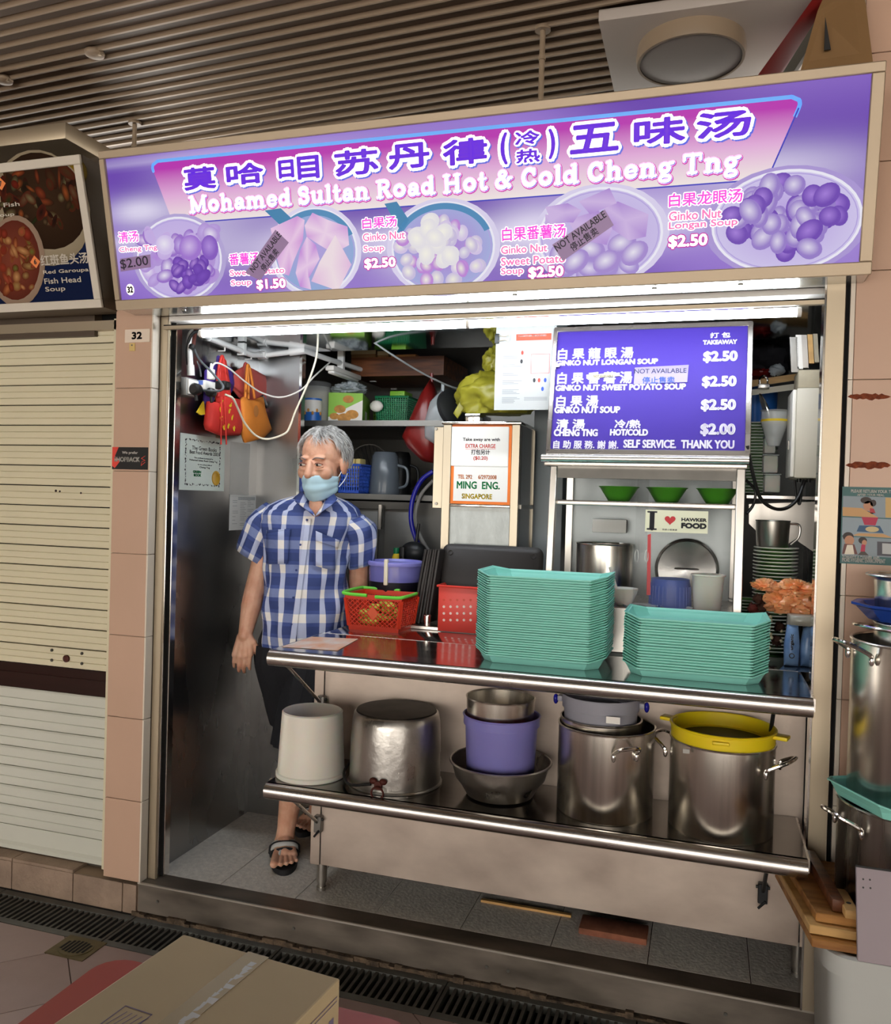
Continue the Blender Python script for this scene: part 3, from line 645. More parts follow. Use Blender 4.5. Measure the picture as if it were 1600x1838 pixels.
it += [(355 + R.uniform(-40, 30), 490 + R.uniform(-22, 25), R.uniform(9, 17), R.uniform(7, 12), R.uniform(0, 3), R.choice(['7a4cc0', '8f5fd0', 'b48ae0']), '6a3ab0') for _ in range(16)]
it += [(345, 445, 22, 20, .4, 'd6bdf0', 'a578d8'), (300, 440, 18, 16, 0, 'f3eefc', 'd9c7f3'), (380, 445, 16, 20, 0, 'b592e4', '8a5cc8')]
bowl((322, 465), 86, 70, 'c9b6ee', 'd5c3f0', it)
bowl((566, 452), 80, 72, '8fb0de', 'b7a0e2', [], True, ((476, 378), (505, 374), (535, 402), (512, 412)))
def chunk(pts, ca, cb, h):
    mb = MB(); P = [U(*p) for p in pts]; c = (sum(p[0] for p in P) / len(P), sum(p[1] for p in P) / len(P))
    mb.add([SF.P(*c, h)] + [SF.P(*p, h) for p in P], [(0, i + 1, (i + 1) % len(P) + 1) for i in range(len(P))], [lin(ca)] + [lin(cb) if i % 2 else lin(ca) for i in range(len(P))])
    part('food_print', mb, 'sign_print', panel, smooth=0)
chunk([(487, 410), (535, 388), (548, 395), (545, 430), (528, 470), (520, 495), (505, 490), (495, 450)], 'f0cdee', 'd89ae0', .004)
chunk([(548, 405), (562, 382), (590, 395), (625, 407), (628, 440), (600, 455), (575, 440), (552, 425)], 'f3d8f0', 'd79fe2', .0042)
chunk([(552, 425), (568, 440), (575, 465), (555, 500), (560, 520), (540, 515), (532, 490), (540, 450)], 'efd0f0', 'c98ae0', .0044)
chunk([(603, 422), (632, 475), (608, 522), (560, 505), (575, 470)], 'f6e4ec', 'e9bfe6', .0046)
it = []
for i in range(46):
    a = R.uniform(0, 6.28); r = math.sqrt(R.random()); it.append((795 + 78 * r * math.cos(a), 452 + 58 * r * math.sin(a), R.uniform(10, 15), R.uniform(9, 13), R.uniform(0, 3), R.choice(['f7f4e6', 'efeef0', 'fbf8ec']), R.choice(['cfc3e6', 'c38ade', 'd9c9ee'])))
it += [(780 + R.uniform(-30, 35), 430 + R.uniform(-32, 35), 17, 14, R.uniform(0, 3), 'fdfaee', 'ece8ee') for _ in range(14)]
bowl((795, 445), 94, 76, 'a9b6e6', 'b277d8', it, True, ((691, 366), (713, 362), (735, 395), (722, 418)))
it = []
for i in range(18):
    it.append((R.uniform(1005, 1130), R.uniform(455, 488), R.uniform(17, 23), R.uniform(12, 16), R.uniform(-.6, .8), 'e6ddf6', 'a78fd8'))
for px, py in ((1010, 452), (1062, 448), (1117, 438), (1140, 455), (1090, 470), (1035, 470)): it.append((px, py, 24, 17, R.uniform(-.5, .7), 'efeaf8', 'a88cd6'))
bowl((1076, 424), 108, 80, 'cfc3f0', 'c2a8e6', it)
for pts in ([(980, 372), (1020, 365), (1045, 378), (1030, 400), (990, 398)], [(1040, 362), (1095, 338), (1108, 365), (1060, 385)], [(1085, 370), (1110, 362), (1165, 385), (1160, 425), (1130, 432), (1090, 405)], [(1020, 395), (1075, 378), (1100, 410), (1090, 440), (1040, 430)], [(980, 385), (1015, 392), (1010, 425), (980, 420)]):
    chunk(pts, 'd3b9ea', 'b08ada', .0062 + R.random() * .0002)
it = []
for i in range(62):
    a = R.uniform(0, 6.28); r = math.sqrt(R.random()); p = R.random() < .5
    it.append((1412 + 100 * r * math.cos(a), 398 + 74 * r * math.sin(a), R.uniform(15, 23), R.uniform(13, 18), R.uniform(0, 3), 'a77fe0' if p else 'e4dcf4', '6f43b8' if p else '9a7fd0'))
bowl((1410, 398), 124, 86, 'd6ccf4', 'b79be6', it)
# ---- Chinese title
def title(ch, x0, x1, b, t, f=1.0):
    bx = pxbox(SF, (x0, b), (x1, t)); p = .0085 * f
    lettering(SF, ch, (bx[0] - p + .004, bx[1] - p - .004, bx[2] + p + .004, bx[3] + p - .004), 'lit_shadow', panel, p + .006 * f, .0074)
    lettering(SF, ch, (bx[0] - p, bx[1] - p, bx[2] + p, bx[3] + p), 'lit_cream', panel, p + .006 * f, .0078)
    lettering(SF, ch, bx, 'lit_violet', panel, .0032 * f, .0082)
for a in (('莫', 334, 388, 344, 297), ('哈', 410, 474, 335, 290), ('日', 503, 529, 322, 286), ('目', 537, 574, 324, 278), ('苏', 604, 680, 319, 265), ('丹', 700, 772, 307, 254), ('律', 797, 876, 300, 245), ('五', 1024, 1112, 279, 218), ('味', 1138, 1232, 265, 207), ('汤', 1250, 1350, 253, 195)): title(*a)
title('(', 900, 912, 297, 238); title(')', 986, 998, 287, 231); title('冷', 926, 970, 263, 233, .55); title('热', 928, 971, 295, 266, .55)
# ---- slab-serif English line, drawn letter by letter
def arc(cx, cy, rx, ry, a0, a1, n=12): return [(cx + rx * math.cos(math.radians(a0 + (a1 - a0) * i / n)), cy + ry * math.sin(math.radians(a0 + (a1 - a0) * i / n))) for i in range(n + 1)]
K, T_ = .072, .04
def sf(x, y, w_=.11): return ([(x - w_, y), (x + w_, y)], T_)
def stm(x, y0, y1): return ([(x, y0), (x, y1)], K)
b_ = .045; XH = .5; CH = .72
G = {
 'M': (.98, [stm(.2, b_, CH - b_), stm(.78, b_, CH - b_), ([(.2, CH - .08), (.48, .12)], K), ([(.78, CH - .08), (.5, .12)], T_ + .01), sf(.17, b_), sf(.8, b_), sf(.15, CH - b_, .08), sf(.83, CH - b_, .08)]),
 'o': (.62, [(arc(.3, .26, .19, .19, 0, 360, 20), K)]),
 'h': (.68, [stm(.17, b_, CH - b_), (arc(.33, .3, .16, .14, 180, 0), K), stm(.49, b_, .3), sf(.17, b_), sf(.5, b_), sf(.12, CH - b_, .05)]),
 'a': (.6, [(arc(.25, .17, .13, .11, 0, 360, 16), K - .01), stm(.43, .1, .33), (arc(.29, .33, .14, .12, 0, 160), K - .012), ([(.43, .07), (.52, .06)], T_)]),
 'm': (1.0, [stm(.17, b_, XH - b_), (arc(.31, .3, .14, .14, 180, 0), K), stm(.48, b_, .3), (arc(.64, .3, .15, .14, 180, 0), K), stm(.8, b_, .3), sf(.17, b_), sf(.49, b_, .09), sf(.81, b_), sf(.12, XH - b_, .05)]),
 'e': (.58, [(arc(.29, .26, .18, .19, 10, 325, 20), K - .008), ([(.15, .27), (.46, .27)], T_)]),
 'd': (.66, [(arc(.27, .25, .17, .18, 0, 360, 18), K - .005), stm(.47, b_, CH - b_), sf(.53, b_, .06), sf(.42, CH - b_, .05)]),
 'S': (.62, [(arc(.31, .53, .17, .14, 20, 270, 14), K), (arc(.31, .22, .18, .16, 90, -170, 14), K), ([(.49, .6), (.5, .45)], T_), ([(.11, .06), (.11, .22)], T_)]),
 'u': (.68, [stm(.16, .2, XH - b_), (arc(.3, .2, .14, .14, 180, 360), K), stm(.48, b_, XH - b_), sf(.55, b_, .06), sf(.11, XH - b_, .05), sf(.43, XH - b_, .05)]),
 'l': (.34, [stm(.17, b_, CH - b_), sf(.17, b_), sf(.12, CH - b_, .05)]),
 't': (.42, [stm(.19, .16, .62), (arc(.29, .16, .1, .1, 180, 310), K - .01), ([(.07, .44), (.34, .44)], T_)]),
 'n': (.68, [stm(.17, b_, XH - b_), (arc(.33, .3, .16, .14, 180, 0), K), stm(.49, b_, .3), sf(.17, b_), sf(.5, b_), sf(.12, XH - b_, .05)]),
 'R': (.76, [stm(.2, b_, CH - b_), ([(.2, CH - b_)] + arc(.4, .53, .16, .145, 90, -90, 12) + [(.2, .385)], K - .01), ([(.4, .37), (.58, .08)], K), sf(.19, b_), sf(.62, b_, .07), sf(.14, CH - b_, .06)]),
 'H': (.86, [stm(.2, b_, CH - b_), stm(.64, b_, CH - b_), ([(.2, .37), (.64, .37)], T_ + .015), sf(.2, b_), sf(.64, b_), sf(.2, CH - b_), sf(.64, CH - b_)]),
 '&': (.8, [(arc(.36, .55, .12, .11, 0, 360, 14), K - .015), (arc(.32, .22, .2, .17, 60, 340, 16), K - .008), ([(.3, .46), (.62, .08)], K), ([(.5, .2), (.66, .4)], T_), sf(.64, .4, .08)]),
 'C': (.72, [(arc(.38, .36, .24, .29, 45, 318, 20), K), ([(.56, .64), (.57, .46)], T_ + .01)]),
 'g': (.64, [(arc(.27, .3, .15, .14, 0, 360, 16), K - .01), (arc(.28, -.08, .18, .1, 0, 360, 16), K - .022), ([(.2, .16), (.18, .05), (.36, .02)], T_ + .01), ([(.42, .44), (.56, .47)], T_ + .01)]),
 'T': (.76, [stm(.36, b_, CH - b_), ([(.08, CH - b_), (.64, CH - b_)], T_ + .01), ([(.07, CH - b_), (.07, .5)], T_), ([(.65, CH - b_), (.65, .5)], T_), sf(.36, b_, .13)]),
 ' ': (.26, [])}
text = 'Mohamed Sultan Road Hot & Cold Cheng Tng'
tw = sum(G[c][0] for c in text); pa, pb = U(343, 384), U(1331, 307); sx = (pb[0] - pa[0]) / tw; sy = .073
def wordline(m, extra, dx, dy, h):
    mb = MB(); x = 0
    for c in text:
        for pl_, hw in G[c][1]:
            pts = [(pa[0] + (x + p[0]) * sx + dx, pa[1] + (pb[1] - pa[1]) * x / tw + p[1] * sy + dy) for p in pl_]
            stroke2d(mb, SF, list(zip(pts, pts[1:])) + [(pts[-1], pts[-1])], hw * sx * 1.02 + extra, h, 8)
        x += G[c][0]
    part('lettering', mb, m, panel, smooth=0)
wordline('lit_hot', .0052, .001, -.0015, .0086); wordline('lit_pale', .0036, 0, 0, .0088); wordline('lit_shadow', .0006, .0016, -.0016, .009); wordline('lit_white', .0002, 0, 0, .0092)
# ---- small captions
def cap(s, bl, tr, m, o=.0024, om='lit_white', bold=.001):
    bx = pxbox(SF, bl, tr); lettering(SF, s, (bx[0] - o, bx[1] - o, bx[2] + o, bx[3] + o), om, panel, o + bold, .0096); lettering(SF, s, bx, m, panel, bold, .0099)
for s, bl, tr in (('清汤', (217, 437), (251, 414)), ('番薯汤', (415, 477), (468, 452)), ('白果汤', (653, 412), (714, 387)), ('白果番薯汤', (903, 434), (1017, 401)), ('白果龙眼汤', (1201, 373), (1334, 338))): cap(s, bl, tr, 'lit_magenta')
for s, bl, tr in (('Cheng Tng', (218, 456), (285, 439)), ('Sweet Potato', (416, 496), (513, 479)), ('Soup', (418, 516), (454, 501)), ('Ginko Nut', (654, 434), (729, 414)), ('Soup', (655, 456), (692, 439)), ('Ginko Nut', (901, 457), (984, 437)), ('Sweet Potato', (901, 478), (1016, 456)), ('Soup', (901, 497), (941, 479)), ('Ginko Nut', (1201, 398), (1296, 374)), ('Longan Soup', (1201, 416), (1325, 391))): cap(s, bl, tr, 'lit_rose')
for s, bl, tr in (('$1.50', (464, 522), (515, 499)), ('$2.50', (657, 485), (712, 461)), ('$2.50', (950, 502), (1013, 476)), ('$2.50', (1200, 448), (1271, 419))): cap(s, bl, tr, 'lit_white', .0028, 'lit_hot', .0018)
M('tape_grey', '7c6488', .4, emit='7c6488', estr=.55); M('tape_ink', '2a2136', .5)
c = U(237, 520); mb = MB(); disc(mb, SF, c, (.0165, .019), .0096); part('number_disc', mb, 'lit_white', panel, smooth=0); lettering(SF, '32', (c[0] - .012, c[1] - .011, c[0] + .012, c[1] + .011), 'tape_ink', panel, .0014, .0099)
def tape(pts, lines, lab):
    P = [U(*p) for p in pts]; mb = MB().prism([SF.P(*p, .0125) for p in P], SF.n * .0006); o = part('tape_label', mb, 'tape_grey', panel, smooth=0, label=lab)
    f2 = Frame(SF.P(*P[0], .0133), SF.P(*P[1]) - SF.P(*P[0]), SF.P(*P[3]) - SF.P(*P[0])); W = (SF.P(*P[1]) - SF.P(*P[0])).length; H = (SF.P(*P[3]) - SF.P(*P[0])).length
    for s, a, b, c_, d in lines: lettering(f2, s, (W * a, H * b, W * c_, H * d), 'tape_ink', o, .0004, .0003)
tape([(221, 488), (275, 480), (274, 457), (220, 465)], [('$2.00', .03, .1, .95, .92)], 'grey patch with the price 2.00')
tape([(470, 504), (522, 436), (498, 413), (444, 490)], [('NOT AVAILABLE', .02, .55, 1, .9), ('停止售卖', .2, .08, .72, .48)], 'grey not available strip')
tape([(1012, 469), (1103, 405), (1087, 377), (993, 440)], [('NOT AVAILABLE', .0, .55, .98, .92), ('停止售卖', .22, .08, .74, .5)], 'grey not available strip')
# ================================================================ soft shapes
def pillow(pts, n, t, k=(.97, .8, .45), off=(.45, .85, 1.0), c=None):
    P = [Vector(p) for p in pts]; n = Vector(n).normalized(); c = Vector(c) if c else sum(P, Vector()) / len(P)
    R = []
    for s, o in list(zip(k, off))[::-1]: R.append([c + (p - c) * s + n * t * o for p in P])
    R.append(P)
    for s, o in zip(k, off): R.append([c + (p - c) * s - n * t * o for p in P])
    return MB().rings(R)
def blob(c, r, seed=1, amp=.15, seg=28, n=18, fold=0, pinch=None):
    Rn = random.Random(seed); ph = [(Rn.uniform(1, 4), Rn.uniform(1, 4), Rn.uniform(0, 6), Rn.uniform(.4, 1)) for _ in range(7)]
    R = []
    for k in range(1, n):
        a = math.pi * k / n; row = []
        for i in range(seg):
            b = 2 * math.pi * i / seg
            d = 1 + amp * sum(w_ * math.sin(round(f1 * 2) * b + f2 * 3 * a + p) for f1, f2, p, w_ in ph) / 3
            if fold: d += fold * abs(math.sin(b * 6.0 + 2 * math.sin(a * 3))) * math.sin(a)
            x, y, z = math.sin(a) * math.cos(b) * d, math.sin(a) * math.sin(b) * d, -math.cos(a) * d
            if pinch and z > pinch[0]:
                s = max(pinch[1], 1 - (z - pinch[0]) * pinch[2]); x *= s; y *= s
            row.append((c[0] + r[0] * x, c[1] + r[1] * y, c[2] + r[2] * z))
        R.append(row)
    return MB().rings(R)
def crumpled(c, r, seed, f=2.2, amp=.32, seg=64, n=40, flat_bottom=-.7):
    from mathutils import noise
    mb = MB().sphere((0, 0, 0), 1, seg, n); out = []; o = Vector((seed * 7.1, seed * 3.7, seed * 1.9))
    for v in mb.v:
        p = Vector(v); d = noise.noise(p * f * .5 + o) * amp + (.25 - abs(noise.noise(p * f + o))) * amp * 1.3 + (.2 - abs(noise.noise(p * f * 2.3 + o))) * amp * .6
        q = p * (1 + d); q.z = max(q.z, flat_bottom); out.append((c[0] + q.x * r[0], c[1] + q.y * r[1], c[2] + q.z * r[2]))
    mb.v = out; return mb
def cord(name, pts, r, m, label, cat='cable', n=8, seg=8, parent=None):
    mb = MB().tube(curve(pts, n), r, seg)
    return part(name, mb, m, parent) if parent else single(name, mb, m, label, cat)
def flat(name, pts, m, parent=None, t=.004, d=(0, 1, 0)):
    return part(name, MB().prism(pts, Vector(d) * t), m, parent, smooth=0)

# ================================================================ the tube lamp over the counter
M('tube_glow', 'ffffff', .3, emit='eef6ff', estr=TUBE_POWER)
tl_ = thing('tube_lamp', 'long lit white fluorescent tube along the top of the stall opening', 'lamp')
ZT, YT = 2.008, .115
part('batten', MB().box((-1.8, .1, 2.028), (.26, .13, 2.058)), 'white', tl_, bevel=.003)
for a, b in ((-1.785, -.778), (-.772, .238)):
    part('tube', MB().cyl((a, YT, ZT), (b, YT, ZT), .0135, 16), 'tube_glow', tl_)
for x in (-1.795, -.775, .244): part('cap', MB().cyl((x - .006, YT, ZT), (x + .006, YT, ZT), .015, 14), 'white', tl_).parent = tl_
for x in (-1.5, -.5, .0): part('clip', MB().box((x - .006, YT - .004, ZT + .012), (x + .006, YT + .004, 2.03)), 'steel_dark', tl_)

# ================================================================ on the left steel wall
WF = Frame((-1.9195, 0, 0), (0, 1, 0), (0, 0, 1)); XW = -1.9
so = thing('socket_box', 'grey wall socket box with white adaptor on the steel wall', 'socket')
a = atx(322, 708, XW); z0 = atx(345, 712, -1.87).z; z1 = atx(345, 680, -1.87).z
M('grey_plastic', '9a9a97', .5); M('blue_ink', '5d78c8', .5)
part('box', MB().box((-1.92, .125, z0), (-1.862, .2, z1)), 'grey_plastic', so, bevel=.004)
part('face', MB().box((-1.862, .132, z0 + .006), (-1.856, .196, z1 - .006)), 'white', so, bevel=.002)
part('adaptor', MB().box((-1.88, .2, z0 + .03), (-1.83, .3, z1 + .0)), 'white', so, bevel=.005)
mb = MB(); f2 = Frame((-1.88, .1995, z0 + .03), (1, 0, 0), (0, 0, 1)); rect(mb, f2, .012, .018, .04, .035, .0005); part('print', mb, 'blue_ink', so, smooth=0)
for px, py, r, lb, yy in ((357, 700, .022, 'round black plug in the left wall socket', .13), (384, 706, .017, 'square black plug hanging in the adaptor', .2)):
    c = at(px, py, yy); t = thing('power_plug', lb, 'plug')
    part('body', MB().lathe([(r * .8, 0), (r, .01), (r, .03), (r * .7, .036)], (0, 0, 0), 24, True, True).xf(Matrix.Translation(c) @ Matrix.Rotation(math.pi / 2, 4, 'X')), 'black', t)
    part('strain_relief', MB().cyl(c + Vector((0, -.02, -r * .7)), c + Vector((.005, -.02, -r - .02)), .006, 10), 'black_soft', t)
t = thing('power_plug', 'white plug stuck in the top of the adaptor', 'plug'); c = at(379, 672, .24)
part('body', MB().box(c + Vector((-.012, -.012, -.02)), c + Vector((.012, .012, .02))), 'white', t, bevel=.004); part('strain_relief', MB().cyl(c + Vector((0, 0, .02)), c + Vector((0, 0, .042)), .006, 10, .004), 'white', t)
t = thing('power_plug', 'black adaptor block behind the red bag straps', 'plug'); c = at(400, 692, .22)
part('body', MB().box(c + Vector((-.022, -.02, -.016)), c + Vector((.022, .02, .016))), 'black', t, bevel=.004); part('prong_side', MB().box(c + Vector((.022, -.01, -.008)), c + Vector((.03, .01, .008))), 'black_soft', t)
cp = thing('conduit_pipe', 'white conduit pipe running up and along the steel wall', 'pipe')
part('riser', MB().tube(curve([atx(343, 674, -1.885), atx(341, 640, -1.885), atx(340, 612, -1.885), Vector((-1.885, .2, 2.035)), Vector((-1.885, .33, 2.03))], 8), .011, 12), 'pvc', cp)
p2 = at(468, 638, .7); part('run', MB().tube([Vector((-1.885, .3, 2.03)), Vector((-1.885, .62, 2.02)), p2 + Vector((.02, 0, 0)), at(545, 629, .72), Vector((-1.66, .9, 2.045)), Vector((-1.66, 1.84, 2.075))], .012, 12), 'pvc', cp)
part('elbow', MB().tube([p2 + Vector((-.01, 0, 0)), p2 + Vector((.03, 0, .002))], .018, 12), 'pvc', cp); part('sleeve', MB().tube([at(520, 632, .715), at(548, 628, .73)], .018, 12), 'pvc', cp)
part('socket_sleeve', MB().cyl(atx(343, 674, -1.885), atx(342, 655, -1.885), .0145, 12), 'pvc', cp)
for y in (1.05, 1.45, 1.75): part('clip', MB().box((-1.675, y - .01, 2.02), (-1.645, y + .01, 2.11)), 'pvc', cp)
for q_ in (atx(436, 625, -1.885),): part('clip', MB().box(q_ + Vector((-.02, -.01, -.03)), q_ + Vector((.012, .01, .02))), 'pvc', cp)
single('conduit_stub', MB().tube([at(462, 612, .66), at(520, 616, .7), at(548, 622, .74)], .013, 12), 'pvc', 'short upper white pipe end above the long conduit', 'pipe')
t = thing('cable_bundle', 'taped black cable bundle wrapped around the conduit top', 'cable')
part('cable', MB().tube(curve([atx(338, 660, -1.9), atx(336, 625, -1.89), atx(345, 600, -1.87), at(362, 593, .2)], 8), .006, 8), 'black', t)
part('tape_wrap', MB().tube(curve([atx(347, 620, -1.87), atx(349, 605, -1.87), atx(353, 588, -1.87)], 6), .008, 8), 'lock_rust', t); part('tape_wrap', MB().tube([atx(344, 626, -1.87), atx(346, 620, -1.87)], .012, 10), 'black', t)
cord('cable', [at(347, 622, .2), at(358, 645, .2), at(380, 668, .19), at(399, 690, .18), at(398, 700, .17), at(382, 702, .16), at(362, 700, .15)], .0045, 'steel_dark' if False else 'cord_dark', 'dark grey power cord curving down to the wall socket') if M('cord_dark', '4b4f52', .5) else None
cord('cable', [at(354, 648, .2), at(359, 662, .2), at(361, 676, .19)], .003, 'cord_dark', 'short thin grey cord dropping behind the adaptor')
cord('cable', [at(380, 668, .24), at(383, 655, .26), at(392, 652, .28), at(412, 662, .35), at(440, 685, .45), at(470, 705, .55), at(505, 713, .62), at(540, 700, .66), at(565, 675, .7), at(594, 649, .9)], .0035, 'cord_white', 'thin white cord from the plug to the light fitting')
cord('cable', [at(404, 708, .22), at(418, 715, .25), at(428, 735, .3), at(440, 760, .36), at(460, 782, .42), at(482, 788, .46), at(512, 778, .5), at(522, 762, .52), at(530, 740, .52), at(552, 690, .52), at(566, 650, .52), at(570, 625, .52), at(571, 603, .52)], .0042, 'cord_cream', 'cream cord looping below the orange bag up to the ceiling') if M('cord_cream', 'e3dcc6', .5) else None
cord('cable', [at(400, 600, .45), at(460, 604, .5), at(540, 606, .55), at(620, 602, .6), at(650, 602, .62), at(700, 634, .7), at(750, 665, .85), at(800, 690, 1.0), at(830, 700, 1.1)], .004, 'cord_grey', 'grey cable hanging in a bow under the steel ceiling')
# bags on hooks
M('bag_purple', '4a2f8e', .7, noise=.2, nscale=(20, 20, 20)); M('bag_red', 'd8372f', .65, noise=.12, nscale=(20, 20, 20)); M('bag_orange', 'e98c34', .7, noise=.1, nscale=(15, 15, 15)); M('bag_pink', 'c5524a', .5, noise=.15, nscale=(12, 12, 12)); M('bag_yellow', 'e9c92c', .6)
def wallpts(L, x): return [atx(px, py, x) for px, py in L]
def bag(lab, m, outline, straps, x, t=.02, extra=None):
    th = thing('reusable_bag', lab, 'bag', group='bags hanging on the steel wall')
    part('body', pillow(wallpts(outline, x), (1, 0, 0), t), m, th, smooth=60)
    for st in straps: part('strap', MB().tube(curve(wallpts(st, x + .005), 6), .006, 6), m, th)
    return th
bag('purple bag mostly hidden behind the red bag', 'bag_purple', [(368, 665), (380, 655), (395, 648), (415, 660), (421, 690), (415, 705), (385, 705), (370, 748), (363, 746), (367, 700)], [[(390, 655), (392, 640), (395, 655)]], -1.895, .012)
t = bag('pink leather-like bag furthest back on the hooks', 'bag_pink', [(420, 668), (440, 655), (460, 665), (486, 680), (483, 700), (492, 720), (504, 762), (480, 772), (460, 745), (430, 715), (418, 700)], [[(436, 672), (441, 652), (448, 670)]], -1.892, .012)
single('bag_clasp', pillow(wallpts([(467, 712), (472, 708), (481, 728), (478, 733)], -1.872), (1, 0, 0), .005), 'black', 'dark buckle on the pink bag', 'clasp') if False else part('clasp', pillow(wallpts([(467, 712), (472, 708), (481, 728), (478, 733)], -1.872), (1, 0, 0), .005), 'black', t)
t = bag('red drawstring bag with orange print hanging on the steel wall', 'bag_red', [(374, 720), (392, 722), (400, 712), (428, 716), (433, 770), (428, 782), (395, 782), (372, 772), (369, 762)], [[(392, 712), (396, 650), (401, 645), (408, 712)], [(390, 690), (393, 660), (397, 645)], [(412, 712), (404, 665), (401, 648)]], -1.865, .026)
part('upper_cloth', pillow(wallpts([(389, 722), (390, 670), (396, 645), (404, 645), (411, 685), (414, 722)], -1.868), (1, 0, 0), .012), 'bag_red', t)
mb = MB(); f2 = Frame((-1.835, 0, 0), (0, 1, 0), (0, 0, 1))
for px, py in ((396, 735), (397, 752), (412, 738), (417, 750), (410, 765), (402, 768), (420, 770), (414, 728), (398, 722)):
    c = f2.px(px, py); disc(mb, f2, c, (.006, .011), 0, None, None, 8, random.uniform(0, 3)); disc(mb, f2, (c[0] + .006, c[1] + .008), (.003, .007), 0, None, None, 8, random.uniform(0, 3))
part('flower_print', mb, 'bag_yellow', t, smooth=0)
for dx in (0, 8): part('cord', MB().tube(curve(wallpts([(398 + dx * .6, 712), (397 + dx, 760), (397 + dx * 1.2, 798)], -1.833), 6), .003, 6), 'bag_red', t)
t = bag('orange cloth tote bag hanging beside the red bag', 'bag_orange', [(429, 720), (437, 712), (440, 716), (455, 718), (470, 712), (474, 735), (486, 772), (470, 788), (440, 795), (432, 770)], [[(440, 715), (443, 670), (445, 655), (450, 670), (457, 715)], [(446, 716), (446, 690), (445, 660)]], -1.858, .022)
mb = MB(); f2 = Frame((-1.834, 0, 0), (0, 1, 0), (0, 0, 1)); c = f2.px(460, 738); disc(mb, f2, c, (.02, .025), 0); part('print', mb, 'bag_print', t, smooth=0) if M('bag_print', 'c07a3c', .7) else None
mb = MB().prism(wallpts([(352, 740), (364, 720), (366, 744), (358, 745)], -1.88), (.006, 0, 0)); single('cloth_corner', mb, 'bag_yellow', 'yellow corner of a bag peeping out below the socket', 'bag', smooth=0)
for px, py, lb in ((392, 630, 'small white wall hook holding the red and purple bags'), (440, 645, 'small wall hook holding the orange and pink bags')):
    c = atx(px, py, -1.915); t = thing('wall_hook', lb, 'hook'); part('pin', MB().cyl(c, c + Vector((.03, 0, 0)), .003, 8), 'white', t); part('tip', MB().cyl(c + Vector((.03, 0, 0)), c + Vector((.03, 0, .02)), .003, 8), 'white', t)
# certificate and papers
def wall_paper(name, lab, cat, bl, tr, m):
    a = WF.px(*bl); b = WF.px(*tr); th = thing(name, lab, cat); fr = Frame(WF.P(a[0], a[1], .001), WF.u, WF.v); sheet('sheet', fr, b[0] - a[0], b[1] - a[1], m, th); return th, fr, b[0] - a[0], b[1] - a[1]
M('cert_paper', 'dfeadf', .5, noise=.06, nscale=(9, 9, 9)); M('sleeve', 'd8dcdc', .12, alpha=.16); M('gold', 'd8a838', .4, .3); M('ink_teal', '4f8a86', .6)
th, fr, w_, h_ = wall_paper('award_certificate', 'pale green food award certificate with gold seal on the steel wall', 'certificate', (321, 879), (404, 788), 'cert_paper')
mb = MB(); R = random.Random(5)
for i in range(110):
    t = i / 110 * 4; e = int(t); f = t - e; u, v = [(f, 0), (1, f), (1 - f, 1), (0, 1 - f)][e]; x = w_ * (.12 + .76 * u); y = h_ * (.1 + .8 * v); disc(mb, fr, (x + R.uniform(-.003, .003), y + R.uniform(-.003, .003)), R.uniform(.0015, .0045), .0004, None, None, 7)
part('border_print', mb, 'ink_dark', th, smooth=0)
for s, a in (('The Green Books', (.25, .73, .8, .8)), ('Best Food Awards 2003', (.2, .655, .85, .72)), ('This certificate is presented to', (.3, .57, .72, .6)), ('Mohamed Sultan Road Cheng Tng', (.2, .52, .82, .56)), ('for the culinary skills of', (.38, .455, .7, .48)), ('Cheng Tng', (.42, .4, .65, .44))):
    lettering(fr, s, (w_ * a[0], h_ * a[1], w_ * a[2], h_ * a[3]), 'ink_dark', th, .0003)
lettering(fr, 'GREEN', (w_ * .28, h_ * .31, w_ * .46, h_ * .36), 'ink_green', th, .001); lettering(fr, 'BOOK', (w_ * .3, h_ * .25, w_ * .46, h_ * .3), 'ink_green', th, .001)
mb = MB(); mb.lathe([(.03, 0), (.03, .001), (.022, .0018), (.021, .0012)], (0, 0, 0), 24, True, True).xf(Matrix.Translation(fr.P(w_ * .8, h_ * .24, .0004)) @ Matrix.Rotation(math.pi / 2, 4, 'Y')); part('gold_seal', mb, 'gold', th)
th, fr, w_, h_ = wall_paper('plastic_sleeve', 'empty clear plastic sleeve taped beside the certificate', 'sleeve', (412, 892), (449, 797), 'sleeve')
th, fr, w_, h_ = wall_paper('printed_list', 'white printed form taped low on the steel wall by the man', 'paper', (411, 952), (460, 889), 'paper')
mb = MB(); R = random.Random(2)
for i in range(16):
    for j in range(3):
        if R.random() < .8: rect(mb, fr, w_ * (.1 + .28 * j), h_ * (.08 + .05 * i), w_ * (.1 + .28 * j + R.uniform(.1, .24)), h_ * (.08 + .05 * i) + .0012, .0004)
for i in range(3): rect(mb, fr, w_ * .3, h_ * (.86 + .03 * i), w_ * .95, h_ * (.86 + .03 * i) + .002, .0004)
part('text_rows', mb, 'ink_grey', th, smooth=0)

